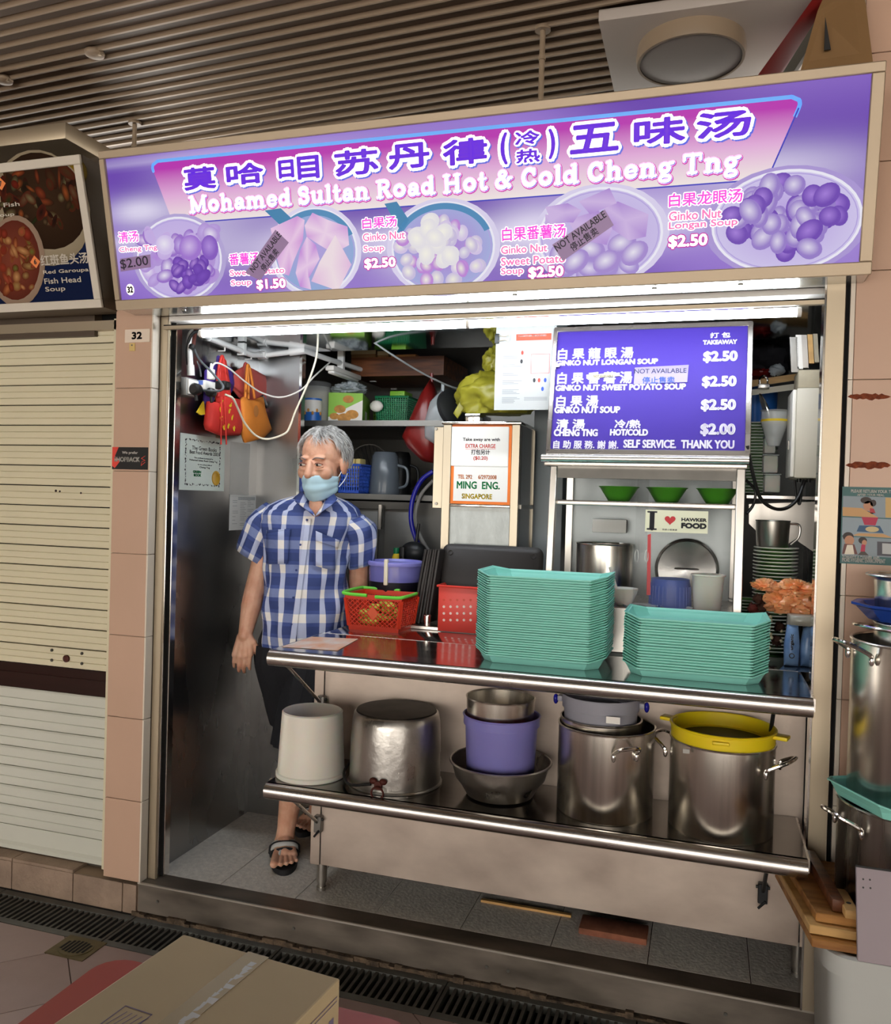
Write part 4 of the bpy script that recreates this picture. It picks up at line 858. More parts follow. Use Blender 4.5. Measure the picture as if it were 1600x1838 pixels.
# ================================================================ shelves behind the man
za = at(560, 760, 1.1).z; zb = at(650, 886, 1.1).z
for nm, z_, y_, lb in (('upper', za, .95, 'dark steel upper shelf carrying the jar and the green carton'), ('lower', zb, 1.02, 'dark steel lower shelf carrying the blue basket')):
    sh = thing('storage_shelf', lb, 'shelf', group='storage shelves behind the man')
    part('shelf_board', MB().box((-2.1, y_, z_ - .02), (-1.0, 1.84, z_ - .002)), 'steel_dark', sh, bevel=.003); part('front_lip', MB().box((-2.1, y_ - .004, z_ - .026), (-1.0, y_, z_ - .001)), 'steel_back', sh)
t = thing('steel_cabinet', 'dark steel cabinet doors under the storage shelf', 'cabinet')
x0 = at(600, 950, 1.15).x; x1 = at(745, 950, 1.15).x
part('carcass', MB().box((-2.0, 1.12, 0), (-.95, 1.8, zb - .035)), 'steel_back', t)
for a, b in ((610, 678), (690, 745)): part('door', MB().box((at(a, 950, 1.1).x, 1.1, .05), (at(b, 950, 1.1).x, 1.12, zb - .07)), 'steel_back', t, bevel=.004)
part('hinge_strip', MB().box((at(681, 900, 1.09).x, 1.085, at(681, 950, 1.09).z), (at(686, 900, 1.09).x, 1.1, zb - .05)), 'steel', t)
t = thing('food_jar', 'clear plastic jar of white oats on the upper shelf', 'jar'); c = at(566, 757, 1.17); c.z = za; R_ = .075
M('clear_plastic', 'e6e9e6', .08, alpha=.38); M('oats', 'd8cfb8', .9, noise=.3, nscale=(120, 120, 120), bump=.8, bscale=(150, 150, 150)); M('tin_blue', '2a6cc0', .35); M('biscuit', 'd89a4c', .7, noise=.35, nscale=(60, 60, 60))
hj = at(566, 688, 1.17).z - za
part('contents', MB().lathe([(R_ * .93, .004), (R_ * .95, hj * .78), (R_ * .5, hj * .84)], c, 32, True, True), 'oats', t); part('wall', MB().lathe([(R_, 0), (R_, hj * .82), (R_ * .92, hj * .9)], c, 32), 'clear_plastic', t); part('lid', MB().lathe([(R_ * .95, hj * .9), (R_ * .97, hj), (R_ * .9, hj + .004)], c, 32, False, True), 'sleeve', t)
t = thing('biscuit_tin', 'blue and white printed tin in front of the oats jar', 'tin'); c = at(561, 757, 1.02); c.z = za; ht = at(561, 716, 1.02).z - za
part('body', MB().lathe([(.042, 0), (.042, ht * .62)], c, 32), 'tin_blue', t); part('label_band', MB().lathe([(.0422, ht * .4), (.0422, ht * .92)], c, 32), 'white', t); part('lid', MB().lathe([(.043, ht * .92), (.043, ht), (.038, ht + .001)], c, 32, False, True), 'tin_blue', t)
for k in range(5):
    a = math.radians(-120 + k * 28); part('biscuit_print', MB().sphere((c.x + .0425 * math.cos(a), c.y + .0425 * math.sin(a), za + ht * (.35 + .12 * (k % 2))), (.006, .006, .009), 8, 6), 'biscuit', t)
# green biscuit carton
t = thing('biscuit_carton', 'green and white carton with round biscuits printed on it', 'carton'); M('carton_green', '8cc63a', .5); M('carton_side', '7fb832', .5)
B = at(650, 767, 1.17); B.z = za; A = at(589, 760, 1.125); A.z = za; hc_ = at(652, 706, 1.17).z - za
e1 = (B - A); e2 = Vector((-e1.y, e1.x, 0)).normalized() * .3
part('body', MB().prism([A, B, B + e2, A + e2], (0, 0, hc_)), 'carton_side', t, smooth=0)
CF = Frame(A, e1, (0, 0, 1)); W = e1.length
mb = MB(); mb.quad(CF.P(0, 0, .001), CF.P(W, 0, .001), CF.P(W, hc_ * .78, .001), CF.P(0, hc_ * .22, .001)); part('white_print', mb, 'white', t, smooth=0)
mb = MB(); mb.quad(CF.P(0, hc_ * .22, .001), CF.P(W, hc_ * .78, .001), CF.P(W, hc_, .001), CF.P(0, hc_, .001)); part('green_print', mb, 'carton_green', t, smooth=0)
for u, v, r in ((.58, .8, .16), (.34, .48, .17), (.18, .25, .14), (.7, .32, .19), (.47, .2, .2)):
    mb = MB(); disc(mb, CF, (W * u, hc_ * v), (W * r, hc_ * r * .75), .0016 + r * .002); part('biscuit_print', mb, 'biscuit', t, smooth=0)
f2 = Frame(B, e2, (0, 0, 1)); mb = MB(); rect(mb, f2, .1, hc_ * .2, .18, hc_ * .5, .001); part('label', mb, 'white', t, smooth=0)
single('plastic_wrap', crumpled(A + (B - A) * .35 + Vector((0, .1, hc_ + .03)), (.085, .1, .035), 3, 2.5, .4), 'sleeve2', 'crumpled clear plastic bag on top of the green carton', 'plastic bag') if M('sleeve2', 'c9d3d8', .25, alpha=.7) else None
# baskets
def basket(name, lab, m, c, w_, d_, h_, taper=.85, rows=4, cols=7, rz=0, group=None, cat='basket', wallname='slat', handle=None):
    """slotted plastic basket: rim, floor, corner posts and rows of slats"""
    th = thing(name, lab, cat, group=group, loc=c, rz=rz)
    def pt(u, v, z): k = taper + (1 - taper) * z / h_; return Vector((u * w_ / 2 * k, v * d_ / 2 * k, z))
    part('base', MB().hexa([pt(-1, -1, 0), pt(1, -1, 0), pt(1, 1, 0), pt(-1, 1, 0), pt(-1, -1, h_ * .12), pt(1, -1, h_ * .12), pt(1, 1, h_ * .12), pt(-1, 1, h_ * .12)]), m, th, bevel=.002, bseg=1)
    for (a, b) in (((-1, -1), (1, -1)), ((1, -1), (1, 1)), ((1, 1), (-1, 1)), ((-1, 1), (-1, -1))):
        mb = MB(); mb.tube([pt(*a, h_), pt(*b, h_)], .006, 6); part('rim', mb, m, th)
        mb = MB()
        for k in range(cols + 1):
            t = k / cols; u0 = a[0] + (b[0] - a[0]) * t; v0 = a[1] + (b[1] - a[1]) * t; mb.tube([pt(u0, v0, h_ * .05), pt(u0, v0, h_)], .0035, 4)
        for k in range(rows):
            z = h_ * (.12 + .85 * (k + 1) / (rows + 1)); mb.tube([pt(*a, z), pt(*b, z)], .003, 4)
        part('lattice_side', mb, m, th, smooth=0)
    return th
M('basket_green', '147a4e', .4); M('basket_blue', '2c57c4', .4); M('sponge', 'd6c27e', .9); M('lime', '86c23a', .45)
basket('storage_basket', 'dark green slotted plastic basket on the upper shelf beside the carton', 'basket_green', Vector((at(718, 775, 1.45).x, 1.45, za)), .17, .26, at(718, 715, 1.38).z - za, .9, 12, 14)
single('basket_lid', MB().box(at(700, 714, 1.38), at(741, 707, 1.5)), 'lime', 'light green lid lying on the green basket', 'lid', bevel=.003)
basket('storage_basket', 'light green slotted basket wedged behind the carton', 'lime', Vector((at(683, 775, 1.5).x, 1.62, za)), .1, .2, at(683, 725, 1.5).z - za, .9, 6, 8)
single('steel_ladle_head', blob(at(676, 729, 1.3), (.035, .02, .028), 2, .05), 'white', 'white plastic ladle head beside the green basket', 'ladle')
c = at(630, 885, 1.08); c.z = zb
b_ = basket('storage_basket', 'royal blue perforated basket holding sponges behind the man', 'basket_blue', c + Vector((0, .04, 0)), .115, .15, at(630, 835, 1.08).z - zb, .92, 6, 9)
for k in range(3): single('sponge', MB().box(Vector((c.x - .045 + k * .03, .99 + .1, zb + .03)), Vector((c.x - .02 + k * .03, 1.16, zb + .165))), 'sponge', ['yellow sponge nearest the man in the blue basket', 'middle yellow sponge standing in the blue basket', 'yellow sponge at the right end of the blue basket'][k], 'sponge', group='sponges in the blue basket', bevel=.006)
M('strainer_black', '2a2c2e', .4, .4)
t = thing('mesh_strainer', 'dark round wire strainer behind the blue basket', 'strainer'); c = at(660, 845, 1.25)
part('rim', MB().tube([c + Vector((.1 * math.cos(a / 24 * 6.283), .02 * math.sin(a / 24 * 6.283), .09 * math.sin(a / 24 * 6.283) + .04)) for a in range(24)], .004, 6, True), 'steel_dark', t)
mb = MB()
for k in range(9):
    s = math.sin(math.pi * (k + 1) / 10); mb.tube([c + Vector((-.1 + .2 * (k + 1) / 10, .01, .04 + .09 * s)), c + Vector((-.1 + .2 * (k + 1) / 10, .08, .02)), c + Vector((-.1 + .2 * (k + 1) / 10, .01, .04 - .09 * s))], .002, 4)
part('mesh', mb, 'strainer_black', t)
for px, lb, rr, yy in ((690, 'grey translucent jug upside down on the lower shelf', .075, 1.2), (718, 'dark plastic jug behind the grey jug on the lower shelf', .06, 1.4)):
    c = at(px, 884, yy); c.z = zb; h2 = at(px, 812, yy).z - zb; t = thing('plastic_jug', lb, 'jug'); m_ = 'jug_grey' if px == 690 else 'strainer_black'
    M('jug_grey', '6a737c', .2, alpha=.8)
    part('body', MB().lathe([(rr, 0), (rr * 1.02, .01), (rr * .85, h2 * .9), (rr * .7, h2), (rr * .3, h2 + .004)], c, 28, True, True), m_, t); part('handle', MB().tube(curve([c + Vector((rr * .9, 0, .03)), c + Vector((rr * 1.5, 0, .05)), c + Vector((rr * 1.5, 0, h2 * .6)), c + Vector((rr * .85, 0, h2 * .7))], 6), .007, 8), m_, t)
# hanging bags and boxes up high
M('bag_maroon', '7a1a18', .3, noise=.2, nscale=(12, 12, 12), alpha=.95); M('bag_clear', 'b9c4c8', .2, alpha=.6); M('bag_yellow_pl', 'a8a436', .35, noise=.3, nscale=(9, 9, 9), col2='837f22', alpha=.93)
def hangbag(lab, m, pts, y, t, seed=1):
    th = thing('plastic_bag', lab, 'plastic bag'); P = [at(px, py, y) for px, py in pts]
    part('body', pillow(P, (0, 1, 0), t), m, th, smooth=70); c = P[0]; part('knot', MB().tube([c + Vector((0, 0, -.01)), c + Vector((0, 0, .03))], .008, 8), m, th); return th
hangbag('dark red plastic bag hanging behind the ice machine', 'bag_maroon', [(775, 682), (782, 700), (786, 760), (790, 815), (780, 832), (760, 828), (735, 805), (725, 785), (740, 750), (760, 705)], 1.05, .07)
hangbag('clear grey plastic bag hanging next to the red one', 'bag_clear', [(795, 700), (806, 720), (805, 790), (785, 800), (765, 788), (764, 760), (775, 720)], 1.0, .05)
for px0, px1, py0, py1, lb in ((630, 675, 662, 628, 'brown carton on the high rack under the ceiling, nearer the man'), (677, 698, 668, 630, 'narrow brown carton on the high rack beside the other carton')):
    a = at(px0, py0, 1.3); b = at(px1, py1, 1.3); t = thing('storage_carton', lb, 'carton'); part('box', MB().box((a.x, 1.3, a.z), (b.x, 1.6, b.z)), 'cardboard_dark', t, bevel=.002); part('flap', MB().box((a.x, 1.297, b.z - .02), (b.x, 1.3, b.z)), 'cardboard', t)
single('high_rack_board', MB().box(at(630, 676, 1.28), at(840, 663, 1.7)), 'wood_dark', 'dark board of the high rack under the ceiling', 'board')
single('high_rack_board', MB().box(at(702, 661, 1.3), at(770, 648, 1.5)), 'wood', 'pale wooden plank lying on the high rack', 'board')
t = thing('light_fitting', 'small unlit white light fitting below the conduit', 'lamp'); part('housing', MB().box((-1.685, .93, 1.998), (-1.64, 1.25, 2.022)), 'white', t, bevel=.006); part('cover', MB().box((-1.68, .945, 1.986), (-1.645, 1.235, 2.0)), 'pvc', t, bevel=.008)
# hose, ladle
single('blue_hose', MB().tube(curve([at(778, 846, .95), at(757, 862, .95), at(742, 893, .95), at(738, 930, .95), at(746, 965, .95), at(764, 995, .95), at(792, 1022, .95), at(815, 1030, .95)], 8), .011, 10), 'hose_blue', 'coiled dark blue hose hanging beside the ice machine', 'hose') if M('hose_blue', '1d1f8f', .25) else None
single('grey_hose', MB().tube(curve([at(778, 862, 1.0), at(755, 890, 1.0), at(746, 930, 1.0), at(756, 965, 1.0), at(778, 1000, 1.0)], 8), .008, 10), 'grey_plastic', 'thin grey hose inside the blue hose loop', 'hose')
t = thing('wok_ladle', 'black round ladle hanging behind the lilac container', 'ladle'); c = at(743, 992, .9); part('bowl', MB().sphere(c, (.062, .04, .05), 24, 14), 'strainer_black', t); part('handle', MB().cyl(c + Vector((.01, 0, .04)), at(752, 940, .9), .007, 10), 'strainer_black', t)
t = thing('sauce_bottle', 'small bottle with a dark green cap behind the container', 'bottle'); c = at(711, 1012, .85); part('body', MB().lathe([(.018, -.06), (.018, .03), (.012, .045)], c, 20), 'bag_yellow', t); part('cap', MB().lathe([(.013, .045), (.013, .07)], c, 20, True, True), 'basket_green', t)
t = thing('dish_brush', 'dark brush standing by the ladle behind the container', 'brush'); c = at(722, 1000, .85); part('head', MB().box(c + Vector((-.012, -.01, -.06)), c + Vector((.012, .01, .045))), 'black', t, bevel=.004); part('pin', MB().cyl(c + Vector((0, -.012, .0)), c + Vector((0, -.008, .0)), .004, 8), 'chrome', t)
# ================================================================ ice machine
im = thing('ice_machine', 'old stainless ice shaving machine with an orange maker plate', 'ice machine')
YM = .6; L0 = at(790, 985, YM).x; L1 = at(805, 985, YM).x; R0 = at(913, 985, YM).x; R1 = at(928, 985, YM).x; zt = at(860, 762, YM).z; zm = at(860, 905, YM).z; ZC = .925
M('steel_machine', '9c9484', .3, 1, noise=.06, nscale=(30, 30, 1), rnoise=.04); M('machine_dark', '2a2c2c', .15, .6); M('frost', '9aa09e', .25, .3, noise=.25, nscale=(20, 20, 8), bump=.12, bscale=(60, 60, 30)); M('orange', 'ee7a22', .5)
part('post', MB().box((L0, YM, ZC), (L1, YM + .03, zt)), 'steel_machine', im, bevel=.002, bseg=1); part('post', MB().box((R0, YM, ZC), (R1, YM + .03, zt)), 'steel_machine', im, bevel=.002, bseg=1)
part('side_flange', MB().box((at(773, 910, YM).x, YM + .02, at(773, 912, YM).z), (L0, YM + .05, at(773, 765, YM).z)), 'steel_machine', im, bevel=.002, bseg=1)
for py in (770, 904): c = at(783, py, YM + .018); part('bolt', MB().cyl(c, c + Vector((0, -.004, 0)), .006, 10), 'steel_dark', im)
part('top_cap', MB().box((L0 - .005, YM - .008, zt), (R1 + .005, YM + .28, zt + .012)), 'chrome', im, bevel=.003)
part('name_panel', MB().box((L1, YM + .006, zm), (R0, YM + .012, zt - .002)), 'orange', im); part('mid_rail', MB().box((L1, YM - .004, zm - .012), (R0, YM + .02, zm)), 'chrome', im, bevel=.002)
part('window', MB().box((L1, YM + .01, ZC + .02), (R0, YM + .016, zm - .012)), 'frost', im); part('side_panel', MB().box((R1 - .005, YM + .035, ZC), (R1, YM + .27, zt)), 'machine_dark', im); part('side_rail', MB().box((R1 - .004, YM + .26, ZC), (R1 + .006, YM + .275, zt)), 'steel_machine', im)
part('side_rail', MB().box((R1 - .004, YM + .03, zm - .014), (R1 + .006, YM + .26, zm + .002)), 'steel_dark', im); part('back', MB().box((L0, YM + .25, ZC), (R1 - .006, YM + .27, zt)), 'steel_dark', im)
IF = Frame((L1, YM + .0055, zm), (1, 0, 0), (0, 0, 1)); W = R0 - L1; H = zt - zm
sheet('white_plate', Frame(IF.P(W * .05, H * .035, .0004), IF.u, IF.v), W * .9, H * .93, 'paper', im)
lettering(IF, 'MING  ENG.', pxbox(IF, (820, 877), (898, 865)), 'ink_green', im, .0012, .001); lettering(IF, 'SINGAPORE', pxbox(IF, (829, 895), (884, 887)), 'ink_yellow', im, .001, .001); lettering(IF, 'TEL 292     6/2972008', pxbox(IF, (822, 859), (892, 853)), 'ink_orange', im, .0006, .001)
nt = thing('charge_notice', 'white takeaway extra charge notice taped on the ice machine', 'notice'); a = IF.px(810, 836); b = IF.px(914, 766); nf = Frame(IF.P(a[0], a[1], .003), IF.u, IF.v); sheet('sheet', nf, b[0] - a[0], b[1] - a[1], 'paper', nt)
for s, bl, tr, m_ in (('Take away are with', (831, 793), (898, 786), 'ink_dark'), ('EXTRA CHARGE', (836, 804), (890, 797), 'ink_red'), ('打包另计', (846, 816), (880, 807), 'ink_dark'), ('($0.20)', (850, 827), (876, 819), 'ink_red')): lettering(nf, s, pxbox(nf, bl, tr), m_, nt, .0005, .0006)
mb = MB(); stroke2d(mb, nf, [(nf.px(836, 806), nf.px(890, 806))], .0006, .0006); part('underline', mb, 'ink_red', nt, smooth=0)
yb = thing('plastic_bag', 'knotted yellow plastic bag lying on the ice machine', 'plastic bag'); c = at(890, 705, .72)
part('body', crumpled(c + Vector((.005, 0, -.015)), (.15, .1, .105), 5, 2.0, .3), 'bag_yellow_pl', yb, smooth=80); part('knot_ear', pillow([at(828, 716, .7), at(838, 728, .7), at(822, 752, .7), at(814, 742, .7)], (0, 1, 0), .006), 'bag_yellow_pl', yb); part('neck', crumpled(at(892, 655, .75), (.05, .05, .07), 8, 2.0, .3), 'bag_yellow_pl', yb, smooth=80)
part('tail', pillow([at(838, 738, .69), at(848, 742, .69), at(845, 754, .69), at(835, 752, .69)], (0, 1, 0), .005), 'bag_yellow_pl', yb)
single('tray_pile_lid', MB().box(at(835, 757, .62), at(882, 750, .8)), 'chrome', 'flat steel lid under the yellow bag', 'lid', bevel=.003)
M('pale_panel', 'aeb8bd', .45); single('cold_cabinet', MB().box((at(955, 900, .95).x, .95, 0), (at(1010, 900, .95).x, 1.5, 2.05)), 'pale_panel', 'tall pale grey cabinet between ice machine and display case', 'cabinet', bevel=.006)
single('round_cover', MB().lathe([(.085, 0), (.085, .02), (.06, .03)], (0, 0, 0), 32, True, True).xf(Matrix.Translation(at(812, 735, .8)) @ Matrix.Rotation(math.radians(70), 4, 'Y') @ Matrix.Rotation(.5, 4, 'X')), 'strainer_black', 'dark round cover leaning beside the yellow bag', 'lid')
# ================================================================ the counter with its two fold-out shelves
ct = thing('serving_counter', 'stainless steel serving counter with two fold-out shelves', 'counter')
CX0, CX1, ZC, ZL = -1.317, .285, .925, .498
part('worktop', MB().box((CX0, .215, ZC - .03), (.44, .82, ZC)), 'steel_top', ct, bevel=.003) if M('steel_top', 'c4c5c6', .14, 1, noise=.08, nscale=(3, 30, 3), rnoise=.05) else None
part('body_panel', MB().box((CX0 + .04, .15, .108), (CX1 + .02, .165, ZC - .03)), 'steel_skirt', ct); part('body_post', MB().box((CX0, .148, .105), (CX0 + .038, .2, ZC - .03)), 'steel_skirt', ct, bevel=.002, bseg=1)
part('body_side', MB().box((CX0, .2, .105), (CX0 + .01, .8, ZC - .03)), 'steel_skirt', ct); part('body_seam', MB().box((CX0 + .038, .1495, .11), (CX0 + .041, .16, ZC - .03)), 'black_gap', ct); part('body_floor', MB().box((CX0, .17, .105), (.3, .8, .115)), 'steel_dark', ct)
for x, y in ((-1.288, .19), (.31, .19), (-1.288, .76), (.31, .76)):
    part('leg', MB().lathe([(.019, .03), (.019, .11)], (x, y, 0), 20, True, True).lathe([(.014, .012), (.014, .03)], (x, y, 0), 20).lathe([(.018, 0), (.018, .012)], (x, y, 0), 20, True, True), 'steel', ct)
# each fold-out shelf: plate, rolled front edge, side lips
for nm, z, yb, m_ in (('upper', ZC, .213, 'steel_top'), ('lower', ZL, .149, 'steel_shelf')):
    M('steel_shelf', '8f8b86', .16, 1, noise=.1, nscale=(3, 30, 3), rnoise=.05)
    part('fold_shelf', MB().box((CX0 - .003, -.175, z - .012), (CX1, yb - .002, z)), m_, ct)
    prof = [(-.175 - .022 * math.sin(a * math.pi / 10), z - .025 + .025 * math.cos(a * math.pi / 10)) for a in range(11)]
    prof += [(-.17, z - .05), (-.165, z - .02), (-.165, z)]
    part('rolled_edge', MB().prism([(CX0 - .003, y, zz) for y, zz in prof], (CX1 - CX0 + .003, 0, 0)), 'steel_h', ct, smooth=50)
    part('side_lip', MB().box((CX1, -.175, z - .035), (CX1 + .006, yb - .004, z)), 'steel_h', ct); part('side_lip', MB().box((CX0 - .006, -.175, z - .035), (CX0 - .002, yb - .004, z)), 'steel_h', ct)
# folding braces
for x, z in ((CX0 + .035, ZC), (.2, ZC), (CX0 + .035, ZL), (.2, ZL)):
    bz = z - .24
    xo = x - .07 if x < 0 else x
    part('brace', MB().cyl((xo, -.09, z - .02), (x + .0, .14, bz), .006, 8), 'strainer_black' if x > 0 else 'steel', ct)
    part('brace_bracket', MB().box((x - .014, .128, bz - .03), (x + .014, .15, bz + .03)), 'strainer_black' if x > 0 else 'steel_dark', ct, bevel=.002, bseg=1)
    part('brace_pin', MB().cyl((x - .02, .135, bz + .018), (x + .02, .135, bz + .018), .005, 8), 'strainer_black', ct); part('brace_pin', MB().cyl((x - .012, .13, bz - .045), (x + .008, .125, bz - .02), .004, 8), 'strainer_black', ct)
part('hinge_line', MB().box((CX0, .2125, ZC - .012), (.285, .2155, ZC + .0004)), 'chrome', ct)
single('printed_flyer', MB().prism([atz(505, 1161, ZC + .001), atz(606, 1168, ZC + .001), atz(643, 1147, ZC + .001), atz(560, 1143, ZC + .001)], (0, 0, .0008)), 'flyer', 'orange and white flyer lying on the left end of the counter', 'flyer', smooth=0) if M('flyer', 'f2a56a', .45, noise=.5, nscale=(14, 9, 9), col2='f3ede6') else None

# ================================================================ teal trays in two stacks
M('tray_teal', '93e3d4', .42, noise=.05, nscale=(6, 6, 6)); M('tray_black', '2c2928', .45, noise=.15, nscale=(8, 8, 8))
def traymesh(w_=.405, d_=.29, hh=.028, ear=.012, cut=.045):
    def octo(w, d, c, z, e=0):
        w, d = w / 2, d / 2
        return [(-w + c, -d, z), (w - c, -d, z), (w, -d + c * 1.1, z + e), (w, d - c * 1.1, z + e), (w - c, d, z), (-w + c, d, z), (-w, d - c * 1.1, z + e), (-w, -d + c * 1.1, z + e)]
    mb = MB()
    outer = [octo(w_ - .05, d_ - .045, cut * .8, 0), octo(w_ - .034, d_ - .032, cut * .85, hh * .5), octo(w_ - .02, d_ - .02, cut * .95, hh - .0042, ear * .9), octo(w_, d_, cut, hh - .0034, ear)]
    inner = [octo(w_, d_, cut, hh, ear), octo(w_ - .006, d_ - .006, cut, hh + .0, ear), octo(w_ - .034, d_ - .032, cut * .85, hh * .55), octo(w_ - .054, d_ - .049, cut * .8, .003)]
    mb.rings(outer + inner); return mb.mesh('serving_tray', 25)
tray = traymesh(); tray.materials.append(MATS['tray_teal'])
def stack(cx, cy, n, pitch, labs, group, jit=.0015, seed=1):
    R = random.Random(seed)
    for i in range(n):
        o = part('serving_tray', tray, None, None); o.location = (cx + R.uniform(-jit, jit), cy + R.uniform(-jit, jit), ZC + .0005 + i * pitch); o.rotation_euler = (0, 0, R.uniform(-.006, .006))
        o['category'] = 'tray'; o['group'] = group; o['label'] = labs[0] if i == n - 1 else labs[1] if i == 0 else labs[2]
N1, N2 = 34, 19
f1 = atz(862, 1187, ZC); g1 = atz(1070, 1209, ZC); top1 = at(1000, 1040, -.12).z
cx1 = (f1.x + g1.x) / 2; cy1 = f1.y + .12
p1 = (top1 - ZC - .03) / (N1 - 1)
stack(cx1, cy1, N1, p1, ('topmost teal tray of the taller stack on the counter', 'lowest teal tray of the taller stack on the counter', 'teal tray inside the taller stack on the counter'), 'teal trays in the taller stack', seed=2)
f2_ = atz(1128, 1211, ZC); g2_ = atz(1368, 1233, ZC); top2 = at(1250, 1116, -.11).z; cx2 = (f2_.x + g2_.x) / 2; cy2 = f2_.y + .115; p2_ = (top2 - ZC - .03) / (N2 - 1)
stack(cx2, cy2, N2, p2_, ('topmost teal tray of the shorter stack on the counter', 'lowest teal tray of the shorter stack on the counter', 'teal tray inside the shorter stack on the counter'), 'teal trays in the shorter stack', seed=3)

# ================================================================ things on the worktop, left part
# red basket with lime handle: diamond lattice built as crossing bars
M('red_pl', 'd3391f', .4); M('red_pl2', 'e2453a', .38); M('lime_pl', '72d84a', .4); M('fruit', 'd3d24e', .6, noise=.3, nscale=(40, 40, 40)); M('diamond_tag', 'e2603a', .5)
def lattice_basket(c, w_, d_, h_, rz):
    th = thing('shopping_basket', 'small red lattice basket with a lime green handle on the counter', 'basket', loc=c, rz=rz)
    tp = .86
    def pt(u, v, z): k = tp + (1 - tp) * z / h_; return Vector((u * w_ / 2 * k, v * d_ / 2 * k, z))
    part('base', MB().hexa([pt(*p, 0) for p in ((-1, -1), (1, -1), (1, 1), (-1, 1))] + [pt(*p, h_ * .14) for p in ((-1, -1), (1, -1), (1, 1), (-1, 1))]), 'red_pl', th)
    for a, b in (((-1, -1), (1, -1)), ((1, -1), (1, 1)), ((1, 1), (-1, 1)), ((-1, 1), (-1, -1))):
        L = [pt(*a, h_ * .86), pt(*b, h_ * .86), pt(*b, h_), pt(*a, h_)]; nn = (L[1] - L[0]).cross(L[3] - L[0]).normalized()
        part('rim', MB().prism(L, nn * -.006), 'red_pl', th)
        mb = MB(); n = 11 if abs(a[1] - b[1]) < .1 else 9; z0, z1 = h_ * .12, h_ * .88; rows = 6
        def q(t, s): return pt(a[0] + (b[0] - a[0]) * t, a[1] + (b[1] - a[1]) * t, z0 + (z1 - z0) * s)
        for k in range(-rows, n + 1):
            for sgn in (0, 1):
                t0, t1 = k / n, (k + rows) / n; s0, s1 = 0., 1.
                if t0 < 0: s0 = -t0 / (t1 - t0); t0 = 0
                if t1 > 1: s1 = 1 - (t1 - 1) / (t1 - (k / n)) if True else 1; t1 = 1.
                if t1 - t0 < 1e-3: continue
                A, B = (q(t0, s0), q(t1, s1)) if not sgn else (q(1 - t0, s0), q(1 - t1, s1))
                mb.tube([A, B], .0022, 4)
        for (t) in (.02, .98): mb.tube([q(t, 0), q(t, 1)], .007, 6)
        part('lattice_side', mb, 'red_pl', th, smooth=0)
    f = Frame(pt(0, -1.02, 0), (1, 0, 0), (0, -.08, 1)); mb = MB().prism([f.P(0, h_ * .3, .004), f.P(.022, h_ * .5, .004), f.P(0, h_ * .72, .004), f.P(-.022, h_ * .5, .004)], f.n * -.003); part('diamond_tag', mb, 'diamond_tag', th, smooth=0)
    part('handle', MB().tube(curve([pt(-.2, -1.04, h_ * .98), pt(-.9, -1.05, h_), pt(-1.06, -.8, h_ + .004), pt(-1.06, .8, h_ + .006), pt(-.9, 1.05, h_ + .004), pt(.3, 1.05, h_ + .002)], 6), .0065, 8), 'lime_pl', th)
    part('handle', MB().tube(curve([pt(.1, -1.06, h_ * .96), pt(.85, -1.07, h_ * .97), pt(1.04, -.75, h_ * .99), pt(1.05, .5, h_)], 6), .0065, 8), 'lime_pl', th)
    return th
bc_ = atz(622, 1130, ZC); bd_ = atz(712, 1137, ZC); wb = (bd_ - bc_).length / .86; hb = at(670, 1068, .325).z - ZC
lattice_basket(Vector(((bc_.x + bd_.x) / 2 + .006, .325 + .085, ZC)), wb, .18, hb, -.02)
R = random.Random(4)
for k in range(14):
    single('packet', blob(((bc_.x + bd_.x) / 2 + R.uniform(-.07, .07), .41 + R.uniform(-.05, .05), ZC + .03 + .016 * (k // 3)), (.025, .022, .014), k, .15, 12, 8), 'fruit', 'yellow-green packet heaped in the red lattice basket', 'packet', group='packets in the red lattice basket')
# lilac drink container
t = thing('drink_container', 'lilac-lidded container filled with a dark drink behind the basket', 'container'); M('lilac', '8f8fe0', .3); M('lilac_clear', '8a8ae0', .15, alpha=.55); M('dark_drink', '14121c', .45, spec=.2)
yC = .6; c0 = at(710, 1060, yC); rC = (at(757, 1030, yC).x - at(664, 1030, yC).x) / 2; zt_ = at(710, 1012, yC - rC).z; zb_ = at(710, 1047, yC - rC).z; c0.z = 0
part('wall', MB().lathe([(rC * .93, ZC + .001), (rC * .96, zb_)], c0, 40), 'dark_drink', t); part('band', MB().lathe([(rC * .965, zb_), (rC * .975, zt_ - .012)], c0, 40, False, False), 'lilac_clear', t); part('drink', MB().lathe([(rC * .9, ZC + .004), (rC * .93, zb_ - .001)], c0, 40, True, True), 'dark_drink', t)
part('lid', MB().lathe([(rC * 1.0, zt_ - .014), (rC * 1.02, zt_ - .008), (rC * 1.02, zt_), (rC * .95, zt_ + .004), (rC * .9, zt_ - .006), (.001, zt_ - .006)], c0, 40, False, False), 'lilac', t)
part('clip', MB().box((c0.x - .008, c0.y - rC * 1.04, zb_ - .01), (c0.x + .008, c0.y - rC * .9, zt_ + .016)), 'cord_cream', t, bevel=.003)
